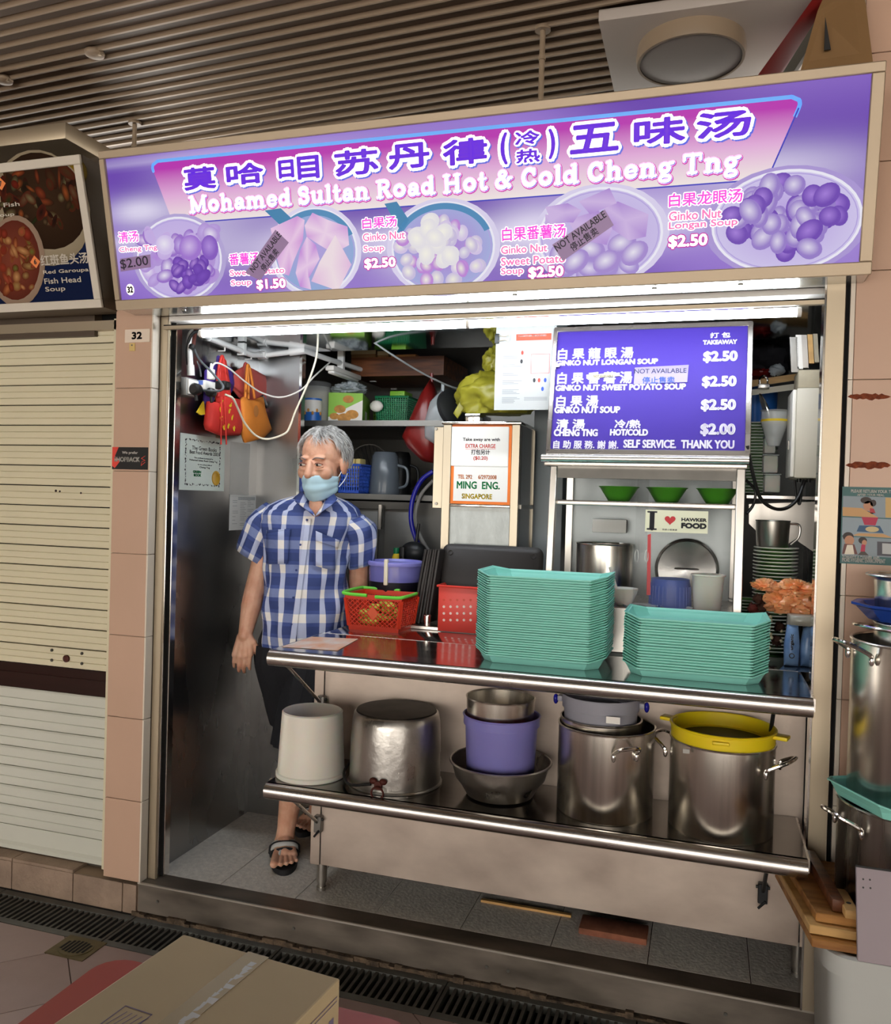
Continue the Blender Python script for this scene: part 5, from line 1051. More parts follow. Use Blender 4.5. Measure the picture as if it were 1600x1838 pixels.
# ledge, black trays, red perforated basket
ld = thing('tray_ledge', 'low steel ledge behind the counter carrying the dark trays', 'ledge'); la = at(716, 1126, .46); part('plate', MB().box((la.x, .46, ZC), (-.5, .56, la.z + .012)), 'steel_h', ld, bevel=.003); zle = la.z + .012
part('front_face', MB().box((la.x, .457, ZC + .002), (-.5, .46, zle - .001)), 'steel', ld)
def roundrect(w_, h_, r, n=5):
    P = []
    for cx, cy, a0 in ((w_ / 2 - r, h_ / 2 - r, 0), (-w_ / 2 + r, h_ / 2 - r, 90), (-w_ / 2 + r, -h_ / 2 + r, 180), (w_ / 2 - r, -h_ / 2 + r, 270)):
        for i in range(n + 1):
            a = math.radians(a0 + 90 * i / n); P.append((cx + r * math.cos(a), cy + r * math.sin(a)))
    return P
def bigtray(lab, bl, tr, y, lean, rz=0, group='dark trays leaning behind the counter'):
    a = at(*bl, y); b = at(*tr, y); w_ = b.x - a.x if rz == 0 else .42; h_ = b.z - a.z
    th = thing('dark_tray', lab, 'tray', group=group, loc=((a.x + b.x) / 2, y, a.z), rz=rz)
    M4 = Matrix.Translation((0, 0, h_ / 2)) @ Matrix.Rotation(math.radians(90) - lean, 4, 'X')
    mb = MB(); Rg = []
    for w2, h2, r, z in ((w_ - .03, h_ - .03, .02, 0), (w_, h_, .03, -.012), (w_, h_, .03, -.016), (w_ - .03, h_ - .03, .022, -.004)): Rg.append([(x, y_, z) for x, y_ in roundrect(w2, h2, r)])
    mb.rings(Rg).xf(M4); part('pan', mb, 'tray_black', th)
    for sx in (-1, 1):
        for sy in (-1, 1): part('foot_ring', MB().tube([(sx * (w_ / 2 - .035) + .009 * math.cos(a_ * .524), sy * (h_ / 2 - .03) + .009 * math.sin(a_ * .524), .001) for a_ in range(12)], .0016, 5, True).xf(M4), 'tray_black', th)
    return th
for k in range(2): bigtray(['dark brown tray facing front behind the teal trays', 'dark brown tray just behind the front-facing one'][k], (788, 1122), (974 + 0 * k, 985 - k * 2), .53 + k * .02, .1)
for k in range(3):
    t = thing('dark_tray', ['dark tray standing edge-on nearest the lilac container', 'middle dark tray standing edge-on between two others', 'dark tray standing edge-on next to the front-facing tray'][k], 'tray', group='dark trays leaning behind the counter')
    a = at(742 + k * 11, 1118, .5); b = at(766 + k * 9, 986, .5); d = Vector((.014, 0, 0))
    part('pan', MB().hexa([a, a + d, a + d + Vector((.01, .08, 0)), a + Vector((.01, .08, 0)), b, b + d, b + d + Vector((.01, .08, 0)), b + Vector((.01, .08, 0))]), 'tray_black', t, bevel=.006); part('rim', MB().tube([a + Vector((-.002, -.003, 0)), b + Vector((-.002, -.003, 0))], .006, 8), 'tray_black', t)
t = thing('steel_cup', 'small steel cup on the ledge between the dark trays', 'cup'); c = at(767, 1120, .48); c.z = zle; part('body', MB().lathe([(.012, 0), (.014, .035), (.0145, .04)], c, 20), 'steel_pot', t); part('rim', MB().tube([c + Vector((.0145 * math.cos(i / 16 * 6.283), .0145 * math.sin(i / 16 * 6.283), .04)) for i in range(16)], .0015, 5, True), 'chrome', t)
# red perforated bin
t = thing('perforated_bin', 'bright red plastic bin with rows of round holes', 'bin'); a = at(786, 1122, .44); b = at(856, 1056, .43); M('hole_pale', 'f2d9d0', .6)
part('front', MB().box((a.x, .44, zle - .01), (b.x, .443, b.z)), 'red_pl2', t, bevel=.001); part('back', MB().box((a.x, .54, zle), (b.x, .543, b.z)), 'red_pl2', t); part('side', MB().box((a.x, .443, zle), (a.x + .003, .54, b.z)), 'red_pl2', t); part('side', MB().box((b.x - .003, .443, zle), (b.x, .54, b.z)), 'red_pl2', t); part('rim', MB().tube([(a.x - .004, .436, b.z), (b.x + .004, .436, b.z), (b.x + .004, .547, b.z), (a.x - .004, .547, b.z)], .005, 6, True), 'red_pl2', t); part('floor', MB().box((a.x, .443, zle), (b.x, .54, zle + .004)), 'red_pl2', t)
for i in range(5):
    for j in range(4):
        c = at(797 + i * 12, 1113 - j * 12, .4395); part('hole', MB().cyl(c, c + Vector((0, .0012, 0)), .005, 12), 'hole_pale' if j < 3 else 'red_pl', t)

# ================================================================ pots on the lower shelf
def vessel(name, lab, cat, c, prof, m, th=.002, rimr=.004, handles=None, seg=56, extra=None):
    t = thing(name, lab, cat); inner = [(max(.001, r - th), z + (th if k == 0 else 0)) for k, (r, z) in enumerate(prof)]
    part('body', MB().lathe(prof + inner[::-1], c, seg, True, True), m, t)
    if rimr:
        r, z = prof[-1]; part('rim', MB().tube([Vector(c) + Vector((r * math.cos(i / 48 * 6.2832), r * math.sin(i / 48 * 6.2832), z)) for i in range(48)], rimr, 8, True), m, t)
    for hd in (handles or []):
        a, zz, s = hd; u = Vector((math.cos(a), math.sin(a), 0)); v = Vector((-math.sin(a), math.cos(a), 0)); r = prof[-1][0]; cc = Vector(c) + Vector((0, 0, zz))
        h = part('handle', MB().tube(curve([cc + u * (r - .0) + v * s, cc + u * (r + .012) + v * s * .98 + Vector((0, 0, .01)), cc + u * (r + .05) + v * s * .6 + Vector((0, 0, .03)), cc + u * (r + .05) - v * s * .6 + Vector((0, 0, .03)), cc + u * (r + .012) - v * s * .98 + Vector((0, 0, .01)), cc + u * (r - .0) - v * s], 6), .0055, 8), 'chrome', t)
        for k in (-1, 1): part('rivet_plate', MB().sphere(cc + u * (r + .001) + v * s * k + Vector((0, 0, -.008)), (.007, .007, .014), 10, 8), 'chrome', h)
    return t
M('white_tub', 'efebdf', .35, sub=.2, alpha=.96)
pb_ = (at(501, 1395, -.045).x, at(617, 1395, -.045).x); c = Vector(((pb_[0] + pb_[1]) / 2, -.045, ZL)); hB = at(560, 1290, -.15).z - ZL
t = thing('white_bucket', 'upturned white plastic bucket on the left end of the lower shelf', 'bucket')
part('body', MB().lathe([(.111, .012), (.1, hB - .004), (.095, hB), (.086, hB - .004), (.001, hB - .004)], c, 48, False, False), 'white_tub', t); part('rim', MB().lathe([(.112, 0), (.116, .003), (.116, .014), (.112, .018), (.11, .012)], c, 48, False, False), 'white_tub', t)
t = thing('aluminium_pot', 'upturned dented aluminium pot with a blackened bottom', 'pot'); c = Vector(((at(627, 1380, .0).x + at(795, 1380, .0).x) / 2, .0, ZL)); hP = at(712, 1275, -.02).z - ZL - .0; M('soot', '3b352f', .55, .7, noise=.5, nscale=(14, 14, 14), col2='17130f'); rp = .147
part('body', MB().lathe([(rp, 0), (rp * 1.01, .02), (rp * 1.01, .07), (rp * 1.0, hP * .6), (rp * .975, hP * .85), (rp * .94, hP * .96), (rp * .9, hP - .004)], c, 56, False, False), 'aluminium', t)
part('sooty_bottom', MB().lathe([(rp * .905, hP - .006), (rp * .88, hP), (rp * .5, hP + .002), (.001, hP + .002)], c, 56, False, False), 'soot', t); part('rim', MB().tube([c + Vector((rp * 1.02 * math.cos(i / 48 * 6.2832), rp * 1.02 * math.sin(i / 48 * 6.2832), .004)) for i in range(48)], .005, 8, True), 'aluminium', t)
part('bail_handle', MB().tube(curve([c + Vector((-.02, -rp - .012, .035)), c + Vector((-.1, -rp * .95, .018)), c + Vector((-.155, -.06, .02)), c + Vector((-.165, .0, .035)), c + Vector((-.15, .05, .05)), c + Vector((-.13, .08, .06))], 8), .0045, 8), 'black', t)
lg = part('lug', MB().sphere(c + Vector((-.015, -rp - .006, .045)), (.013, .009, .01), 12, 8).sphere(c + Vector((.018, -rp - .006, .045)), (.013, .009, .01), 12, 8).box(c + Vector((-.01, -rp - .012, .02)), c + Vector((.014, -rp, .045))), 'lock_rust', t)
part('ring', MB().tube([c + Vector((.004 + .02 * math.cos(i / 20 * 6.283), -rp - .018, .012 + .018 * math.sin(i / 20 * 6.283))) for i in range(20)], .0035, 6, True), 'lock_rust', t)
# bowl > lilac tub > steel pot, each standing in the next
cB = Vector(((at(806, 1350, .0).x + at(996, 1350, .0).x) / 2, .0, ZL)); rB = .158; hb_ = at(900, 1395, -.158).z - ZL
vessel('mixing_bowl', 'wide dull steel bowl holding the lilac tub', 'bowl', cB, [(.085, 0), (.105, .006), (.125, .04), (.142, hb_ * .55), (.152, hb_ * .9), (rB, hb_)], 'aluminium', .002, .004)
rL = .118; zl0 = .045; hl = at(898, 1300, -.118).z - ZL
vessel('lilac_tub', 'lilac plastic tub standing in the wide steel bowl', 'tub', cB + Vector((0, .0, zl0)), [(.1, 0), (.106, .02), (rL - .004, hl - zl0 - .03), (rL + .002, hl - zl0 - .028), (rL + .002, hl - zl0)], 'lilac_tub', .003, .003) if M('lilac_tub', '8480c4', .3, sub=.1) else None
rS = .108; zs0 = .16; hs = at(893, 1265, -.108).z - ZL
vessel('steel_pail', 'steel pot sitting inside the lilac tub', 'pot', cB + Vector((-.005, .0, zs0)), [(.098, 0), (.1, .005), (rS, hs - zs0)], 'steel_pot', .0015, .003)
# stockpots
pA = (at(998, 1400, .0).x, at(1177, 1400, .0).x); cA = Vector(((pA[0] + pA[1]) / 2, .005, ZL)); rA = (pA[1] - pA[0]) / 2 * .965; hA = at(1090, 1323, -.142).z - ZL
t = vessel('stockpot', 'tall shiny stockpot with a steel strainer and grey tub inside', 'stockpot', cA, [(rA - .003, 0), (rA, .004), (rA, hA)], 'steel_pot', .0015, .0035, [(math.radians(-62), hA - .05, .035), (math.radians(118), hA - .05, .035)])
vessel('inner_pot', 'slightly smaller steel pot nested in the left stockpot', 'pot', cA + Vector((-.018, .004, .03)), [(rA * .82, 0), (rA * .83, .004), (rA * .84, hA - .012)], 'steel_pot', .0015, .003)
zt3 = at(1085, 1262, -.1).z - ZL; M('grey_tub', '9c9ca6', .3, alpha=.9)
t = vessel('grey_tub', 'translucent grey tub standing in the nested stockpots', 'tub', cA + Vector((-.02, .004, .1)), [(rA * .7, 0), (rA * .72, .01), (rA * .77, zt3 - .14), (rA * .805, zt3 - .138), (rA * .81, zt3 - .1)], 'grey_tub', .003, .002)
for s in (-1, 1): part('ear', MB().box(cA + Vector((-.02 + s * rA * .8, -.012, zt3 - .03)), cA + Vector((-.02 + s * (rA * .8 + .016), .02, zt3 - .012))), 'grey_tub', t, bevel=.004); part('ear_clip', MB().sphere(cA + Vector((-.02 + s * (rA * .8 + .022), .0, zt3 - .025)), (.008, .012, .016), 12, 8), 'hose_blue', t)
f = Frame(cA + Vector((-.02, -rA * .795, .1)), (1, 0, 0), (0, 0, 1)); mb = MB(); rect(mb, f, .03, zt3 - .155, .07, zt3 - .135, .002); part('label', mb, 'white', t, smooth=0)
pD = (at(1197, 1430, -.01).x, at(1394, 1430, -.01).x); cD = Vector(((pD[0] + pD[1]) / 2, -.01, ZL)); rD = (pD[1] - pD[0]) / 2 * .965; hD = at(1290, 1352, -.165).z - ZL
t = vessel('stockpot', 'tall shiny stockpot with a yellow tub set in it', 'stockpot', cD, [(rD - .003, 0), (rD, .004), (rD, hD)], 'steel_pot', .0015, .0035, [(math.radians(-22), hD - .05, .06), (math.radians(158), hD - .05, .06)])
f = Frame(cD + Vector((0, -rD - .001, 0)), (1, 0, 0), (0, 0, 1)); c = f.px(1232, 1352); part('label', MB().box((cD.x + c[0] - .009, -.01 - rD * .87 - .001, c[1] + ZL - .006), (cD.x + c[0] + .009, -.01 - rD * .85, c[1] + ZL + .006)), 'steel_dark', t)
zy = at(1290, 1322, -.15).z - ZL; M('yellow_tub', 'efd21f', .35, sub=.1)
t = vessel('yellow_tub', 'bright yellow tub resting in the right stockpot', 'tub', cD + Vector((0, 0, .06)), [(rD * .82, 0), (rD * .85, .01), (rD * .9, zy - .1), (rD * .99, zy - .098), (rD * 1.0, zy - .062)], 'yellow_tub', .004, .004)
part('dark_contents', MB().lathe([(.001, 0), (rD * .885, 0)], cD + Vector((0, 0, zy - .04)), 40, False, False), 'dark_drink', t)
for a in (-.3, 2.84): part('ear', MB().box((-.022, -.02, -.005), (.022, .02, .006)).xf(Matrix.Translation(cD + Vector((rD * 1.1 * math.cos(a), rD * 1.1 * math.sin(a), zy - .008))) @ Matrix.Rotation(a, 4, 'Z')), 'yellow_tub', t, bevel=.003)
part('front_tab', MB().box(cD + Vector((-.03, -rD - .01, zy - .022)), cD + Vector((.015, -rD + .004, zy - .012))), 'yellow_tub', t, bevel=.003)
# bits on the floor under the counter
single('floor_brick', MB().box((-.36, .2, .0), (-.14, .3, .022)), 'brick_old', 'flat reddish brick lying under the counter', 'brick', bevel=.004) if M('brick_old', '9a6048', .85, noise=.4, nscale=(30, 30, 30)) else None
single('floor_strip', MB().box((-.72, .3, 0), (-.4, .315, .008)), 'wood_pale', 'thin pale strip lying on the floor under the counter', 'strip')
# ================================================================ menu board above the display case
mn = thing('menu_board', 'purple takeaway price board in a steel frame above the display case', 'menu board')
mBL, mTL, mBR = at(984, 812, .33), at(1002, 590, .42), at(1343, 810, .33)
MF = Frame(mBL, (1, 0, 0), mTL - mBL); MW = mBR.x - mBL.x; MH = (mTL - mBL).length
M('menu_purple', '422f96', .55, spec=.25, noise=.06, nscale=(3, 3, 3))
part('panel', fbox(MF, 0, 0, MW, MH, -.012, -.002), 'menu_purple', mn, smooth=0)
for a in ((-.006, -.008, MW + .006, .012), (-.006, MH - .014, MW + .006, MH + .004), (-.008, .0, .008, MH), (MW - .01, 0, MW + .008, MH)): part('frame_strip', fbox(MF, *a, -.016, .006), 'steel_h', mn, bevel=.002, bseg=1)
def ml(s, bl, tr, b=.0022): lettering(MF, s, pxbox(MF, bl, tr), 'ink_white', mn, b, .0004)
for s, bl, tr, b in (('打 包', (1275, 607), (1312, 596), .0008), ('TAKEAWAY', (1262, 619), (1324, 609), .0012),
    ('白 果 龍 眼 湯', (1001, 646), (1138, 622), .0013), ('GINKO NUT LONGAN SOUP', (998, 657), (1182, 643), .0016), ('$2.50', (1262, 652), (1325, 629), .0026),
    ('白 果 番 薯 湯', (1000, 690), (1136, 666), .0013), ('GINKO NUT SWEET POTATO SOUP', (997, 702), (1232, 688), .0016), ('$2.50', (1260, 697), (1323, 674), .0026),
    ('白 果 湯', (998, 730), (1075, 709), .0013), ('GINKO NUT SOUP', (995, 742), (1114, 729), .0016), ('$2.50', (1258, 739), (1322, 716), .0026),
    ('清 湯', (998, 770), (1051, 752), .0013), ('冷/熱', (1103, 769), (1151, 753), .0013), ('CHENG TNG', (994, 783), (1074, 770), .0016), ('HOT/COLD', (1095, 782), (1164, 770), .0016), ('$2.00', (1257, 783), (1321, 760), .0026),
    ('自 助 服 務. 謝 謝.', (993, 805), (1111, 791), .0008), ('SELF SERVICE.  THANK YOU', (1119, 804), (1319, 790), .0014)): ml(s, bl, tr, b)
M('label_violet', '8478c8', .3); M('label_cream', 'd8cfa8', .5)
q = [MF.px(*p) for p in ((1138, 690), (1234, 686), (1237, 655), (1140, 660))]; o = part('sticker', MB().prism([MF.P(*p, .0012) for p in q], MF.n * .0005), 'label_violet', mn, smooth=0, label='lilac not available sticker')
lettering(MF, 'NOT AVAILABLE', pxbox(MF, (1139, 671), (1233, 661)), 'ink_dark', o, .0003, .0022); lettering(MF, '停止售卖', pxbox(MF, (1153, 689), (1212, 676)), 'ink_blue', o, .0005, .0022)
q = [MF.px(*p) for p in ((1053, 680), (1113, 675), (1113, 669), (1053, 673))]; o = part('sticker', MB().prism([MF.P(*p, .0012) for p in q], MF.n * .0005), 'label_cream', mn, smooth=0, label='cream not available strip'); lettering(MF, 'NOT AVAILABLE', pxbox(MF, (1066, 678), (1101, 673)), 'ink_dark', o, .0002, .0022)
# ================================================================ display case
dc = thing('display_case', 'stainless display case with sloping glass front on the counter', 'display case')
yT, yB = .335, .27; zT = at(1100, 838, yT).z; zB = ZC + .002
xL, xR = at(988, 850, yT).x, at(1339, 850, yT).x; yK = .74
part('canopy_roll', MB().cyl((mBL.x - .02, .325, at(1150, 824, .31).z), (mBR.x + .004, .325, at(1150, 824, .31).z), .0155, 20), 'steel_h', dc)
part('canopy', MB().box((mBL.x - .012, .325, zT), (mBR.x, yK, zT + .03)), 'steel_h', dc, bevel=.003)
part('header', MB().hexa([(xL, yT + .004, zT - .04), (xR, yT + .004, zT - .04), (xR, yT + .03, zT - .04), (xL, yT + .03, zT - .04), (xL, yT + .01, zT), (xR, yT + .01, zT), (xR, yT + .03, zT), (xL, yT + .03, zT)]), 'steel_dark', dc)
def slope(z): return yB + (yT - yB) * (z - zB) / (zT - zB)
for x0, x1 in ((xL, xL + .024), (xR - .028, xR)):
    part('front_post', MB().hexa([(x0, yB, zB), (x1, yB, zB), (x1, yB + .03, zB), (x0, yB + .03, zB), (x0, yT, zT), (x1, yT, zT), (x1, yT + .03, zT), (x0, yT + .03, zT)]), 'steel', dc, bevel=.0025, bseg=1)
    part('back_post', MB().box((x0, yK - .03, zB), (x1, yK, zT)), 'steel', dc)
zI = 1.075; part('floor', MB().box((xL, yB + .025, zB), (xR, yK, zI)), 'steel', dc); zsf = at(1160, 903, .36).z
part('shelf', MB().box((xL + .02, .37, zsf - .012), (xR - .02, .6, zsf)), 'steel_h', dc); part('shelf_lip', MB().box((xL + .02, slope(zsf) + .012, zsf - .014), (xR - .02, .372, zsf + .004)), 'steel_h', dc, bevel=.003)
M('back_sheet', '8b9192', .35, .7, noise=.06, nscale=(3, 3, 1)); part('back_panel', MB().box((xL, yK + .001, zB), (xR, yK + .008, zT)), 'back_sheet', dc)
xm = at(1150, 980, .3).x
for a, b, dy in ((xL + .024, xm + .02, .006), (xm - .02, xR - .028, .014)):
    part('glass_pane', MB().hexa([(a, slope(zI) + dy, zI), (b, slope(zI) + dy, zI), (b, slope(zI) + dy + .004, zI), (a, slope(zI) + dy + .004, zI), (a, yT + dy, zT - .04), (b, yT + dy, zT - .04), (b, yT + dy + .004, zT - .04), (a, yT + dy + .004, zT - .04)]), 'glass', dc)
GF = Frame(Vector((xL, yB - .0005, zB)), (1, 0, 0), (0, yT - yB, zT - zB))
for px in (1143, 1161):
    c = GF.px(px, 998); part('finger_grip', MB().tube([GF.P(c[0] + .006 * math.cos(i * .4), c[1] + .02 * math.sin(i * .4), -.004) for i in range(16)], .002, 6, True), 'clear_plastic', dc)
st = thing('food_sticker', 'cream I love hawker food sticker on the case glass', 'sticker'); a = GF.px(1158, 954); b = GF.px(1272, 918); sf_ = Frame(GF.P(a[0], a[1], .002), GF.u, GF.v); w_, h_ = b[0] - a[0], b[1] - a[1]; M('cream', 'dcdcc0', .4)
sheet('sheet', sf_, w_, h_, 'cream', st)
lettering(sf_, 'I', (w_ * .07, h_ * .12, w_ * .15, h_ * .9), 'ink_dark', st, .002, .0006)
mb = MB()
for yy in (.12, .9): stroke2d(mb, sf_, [((w_ * .04, h_ * yy), (w_ * .19, h_ * yy))], .0028, .0006)
stroke2d(mb, sf_, [((w_ * .115, h_ * .12), (w_ * .115, h_ * .9))], .0055, .0006); part('serif', mb, 'ink_dark', st, smooth=0)
M('heart_red', 'b5141f', .4); hp = []
for i in range(40):
    t = i / 40 * 2 * math.pi; hp.append(sf_.P(w_ * .4 + .0011 * 16 * math.sin(t) ** 3, h_ * .56 + .00105 * (13 * math.cos(t) - 5 * math.cos(2 * t) - 2 * math.cos(3 * t) - math.cos(4 * t)), .0006))
mb = MB(); c0_ = sf_.P(w_ * .4, h_ * .56, .0006); mb.add([c0_] + hp, [(0, i + 1, (i + 1) % 40 + 1) for i in range(40)]); part('heart', mb, 'heart_red', st, smooth=0)
lettering(sf_, 'HAWKER', (w_ * .58, h_ * .52, w_ * .98, h_ * .68), 'ink_dark', st, .0009, .0006); lettering(sf_, 'FOOD', (w_ * .58, h_ * .2, w_ * .98, h_ * .46), 'ink_dark', st, .0018, .0006); lettering(sf_, '我爱小贩美食', (w_ * .28, h_ * .08, w_ * .52, h_ * .16), 'ink_dark', st, .0001, .0006)
# green bowls on the case shelf
M('bowl_green', '4fa52c', .3, sub=.05)
gb = None; labs = ['green plastic bowl at the left end of the case shelf', 'green plastic bowl in the middle of the case shelf', 'green plastic bowl at the right end of the case shelf']
for k, px in enumerate((1111, 1197, 1288)):
    c = at(px, 895, .47); c.z = zsf
    if gb is None:
        gb = thing('green_bowl', labs[0], 'bowl', group='green bowls in the display case', loc=c)
        part('body', MB().lathe([(.03, 0), (.036, .003), (.05, .025), (.068, .054), (.07, .055), (.064, .051), (.046, .024), (.02, .006)], (0, 0, 0), 36, True, True), 'bowl_green', gb); part('rim', MB().tube([(.0695 * math.cos(i / 32 * 6.283), .0695 * math.sin(i / 32 * 6.283), .055) for i in range(32)], .002, 6, True), 'bowl_green', gb)
    else:
        o = copy_tree(gb); o.location = c; o['label'] = labs[k]
# things behind the glass
def pot2(name, lab, px0, px1, pyt, pyb, y, cat='pot', m='steel_pot', z0=None):
    a, b = at(px0, pyb, y), at(px1, pyb, y); r = (b.x - a.x) / 2; zt = at((px0 + px1) / 2, pyt, y).z; zb0 = z0 if z0 is not None else zI + .001
    return vessel(name, lab, cat, Vector(((a.x + b.x) / 2, y, zb0)), [(r * .96, 0), (r, .004), (r, zt - zb0)], m, .0015, .003)
pot2('soup_pot', 'steel pot with a loop handle behind the case glass', 1034, 1136, 976, 1030, .6); pot2('soup_pot', 'second steel pot further back with its rim showing', 1046, 1140, 955, 1000, .7 if False else .735 - .06, z0=at(1090, 968, .62).z) if False else None
t = thing('standing_lid', 'large round steel lid leaning upright inside the case', 'lid'); c = at(1233, 1022, .7); r = (at(1291, 1022, .7).x - at(1175, 1022, .7).x) / 2
X4 = Matrix.Translation(c) @ Matrix.Rotation(math.radians(82), 4, 'X'); part('disc', MB().lathe([(r, -.004), (r, 0), (r * .93, .004), (r * .9, .0), (r * .3, .008), (.001, .012)], (0, 0, 0), 48, True, False).xf(X4), 'steel_lid', t) if M('steel_lid', 'd0d0ce', .3, 1, noise=.25, nscale=(3, 3, 3), rnoise=.08) else None
part('handle', MB().tube(curve([(-.04, 0, .01), (-.035, 0, .03), (.035, 0, .03), (.04, 0, .01)], 5), .004, 6).xf(X4), 'chrome', t)
t = thing('colander', 'blue round perforated colander turned over inside the case', 'colander'); c = at(1203, 1074, .42); r = (at(1242, 1060, .42).x - at(1166, 1060, .42).x) / 2; h2 = at(1203, 1042, .42 - r).z - zI; c.z = zI + .001; M('colander_blue', '3a55a8', .35)
part('body', MB().lathe([(r, 0), (r * 1.0, .006), (r * .96, h2 * .75), (r * .9, h2), (r * .5, h2 * 1.02), (.001, h2 * 1.02)], c, 40), 'colander_blue', t); mb = MB()
for i in range(30): a = i / 30 * 6.283; mb.tube([c + Vector((r * 1.004 * math.cos(a), r * 1.004 * math.sin(a), .006)), c + Vector((r * .965 * math.cos(a), r * .965 * math.sin(a), h2 * .75))], .0018, 4)
part('rib', mb, 'colander_blue', t)
c = at(1270, 1085, .38); r = (at(1300, 1040, .38).x - at(1241, 1040, .38).x) / 2; c.z = zI + .001; h2 = at(1270, 1033, .38 - r * .5).z - c.z
t = vessel('plastic_tub', 'frosted white plastic tub inside the right side of the case', 'tub', c, [(r * .8, 0), (r * .83, .003), (r * .98, h2 - .004), (r * 1.03, h2)], 'white_tub', .002, .003)
for px, py, lb, rr in ((1150, 1085, 'clear shallow lid lying left inside the case', .055), (1215, 1088, 'clear shallow lid lying beside the blue colander', .05)):
    c = at(px, py, .34); c.z = zI + .001; single('clear_lid', MB().lathe([(rr, 0), (rr * 1.05, .006), (rr * 1.08, .01), (rr * .95, .008), (rr * .9, .004)], c, 36, True, True), 'clear_plastic', lb, 'lid')
t = thing('white_bowl', 'white bowl with a plastic spoon in the left of the case', 'bowl'); c = at(1120, 1070, .37); c.z = zI + .001
part('body', MB().lathe([(.02, 0), (.03, .01), (.045, .045), (.048, .06), (.043, .055), (.028, .014)], c, 32, True, True), 'white_tub', t); part('spoon', MB().tube([c + Vector((-.02, 0, .04)), c + Vector((-.05, 0, .13))], .005, 8), 'white_tub', t)
single('tissue_box', MB().box(at(1063, 955, .66), at(1127, 933, .7)), 'paper', 'white paper packs stacked on the pot behind the glass', 'paper pack', bevel=.003)
single('red_ribbon', MB().prism([at(1163, 960, .31), at(1169, 958, .31), at(1168, 1068, .3), at(1161, 1068, .3)], (0, .002, 0)), 'heart_red', 'narrow red ribbon hanging between the glass panes', 'ribbon', smooth=0)
# ================================================================ hanging notice
M('paper_grey', 'b4b8b8', .5); M('banner_red', 'd8492a', .5)
hn = thing('hanging_notice', 'white printed notice with an orange heading hung beside the menu', 'notice'); QF = Frame(at(887, 736, .42), (1, 0, 0), at(891, 585, .42) - at(887, 736, .42)); a = QF.px(995, 737); b = QF.px(891, 582); qw, qh = a[0], b[1]
sheet('sheet', QF, qw, qh, 'paper_grey', hn)
mb = MB(); rect(mb, QF, qw * .34, qh * .8, qw * .92, qh * .875, .0005); part('banner', mb, 'banner_red', hn, smooth=0); lettering(QF, 'TOGETHER REQUIRED', (qw * .37, qh * .84, qw * .84, qh * .862), 'white', hn, .0005, .0009)
mb = MB(); R = random.Random(9)
for v in (.62, .6, .52, .5, .42, .4, .335, .315, .3, .23, .215, .2, .185, .14, .125, .11, .095, .08):
    rect(mb, QF, qw * .13, qh * v, qw * (.13 + R.uniform(.18, .34)), qh * v + .002, .0005)
for v in (.14, .125, .11): rect(mb, QF, qw * .5, qh * v, qw * .88, qh * v + .002, .0005)
part('text_rows', mb, 'ink_grey', hn, smooth=0)
mb = MB(); k = [(.6, .42), (.9, .42), (.9, .64), (.6, .64)]; stroke2d(mb, QF, [((qw * a[0], qh * a[1]), (qw * b[0], qh * b[1])) for a, b in zip(k, k[1:] + k[:1])], .0007, .0005); part('red_square', mb, 'ink_red', hn, smooth=0)
for u, v, m_ in ((.45, .66, 'ink_red'), (.44, .56, 'ink_dark'), (.66, .34, 'ink_dark'), (.74, .34, 'ink_red'), (.84, .34, 'ink_blue'), (.8, .24, 'ink_blue')):
    mb = MB(); disc(mb, QF, (qw * u, qh * v), (.005, .008), .0006, None, None, 10); part('icon', mb, m_, hn, smooth=0)
bc2 = thing('binder_clip', 'dark binder clip pinching the left edge of the notice', 'clip'); c = at(893, 608, .415); part('spring', MB().box(c + Vector((-.009, -.004, -.018)), c + Vector((.006, .006, .018))), 'strainer_black', bc2, bevel=.002)
part('wire', MB().tube(curve([c + Vector((.006, -.005, .01)), c + Vector((.03, -.006, .006)), c + Vector((.042, -.006, .012)), c + Vector((.046, -.006, 0)), c + Vector((.042, -.006, -.012)), c + Vector((.03, -.006, -.006)), c + Vector((.006, -.005, -.01))], 5), .0012, 6), 'bronze_alu', bc2)
t = thing('binder_clip', 'small pale clip holding the right edge of the notice', 'clip'); c = at(997, 656, .385); part('jaw', MB().box(c + Vector((-.012, -.004, -.006)), c + Vector((.016, .004, .006))), 'white', t, bevel=.002); part('grip', MB().box(c + Vector((-.004, -.006, -.015)), c + Vector((.003, .005, .015))), 'cord_cream', t, bevel=.002)
# ================================================================ right side inside the stall
eb = thing('electric_box', 'beige electrical box mounted on the right inner wall', 'electrical box'); yE = .42; a = at(1426, 858, yE); b = at(1426, 696, yE); M('box_beige', 'cfc9b8', .45)
part('case', MB().box((a.x, yE, a.z), (.459, yE + .2, b.z)), 'box_beige', eb, bevel=.006); part('door', MB().box((a.x - .012, yE + .01, a.z + .004), (a.x, yE + .19, b.z - .004)), 'white', eb, bevel=.004); part('latch', MB().box((a.x - .016, yE + .08, (a.z + b.z) / 2 - .05), (a.x - .011, yE + .1, (a.z + b.z) / 2 - .02)), 'steel_dark', eb)
for dx in (.02, .05, .1): part('gland', MB().cyl((a.x + dx, yE + .05, a.z), (a.x + dx, yE + .05, a.z - .012), .007, 10), 'black', eb)
single('cable_duct', MB().box((a.x + .004, yE + .02, b.z + .002), (.459, yE + .16, at(1426, 662, yE).z)), 'trunk_beige', 'weathered beige duct on top of the electrical box', 'duct', bevel=.004) if M('trunk_beige', 'b5ab93', .6, noise=.25, nscale=(14, 14, 14)) else None
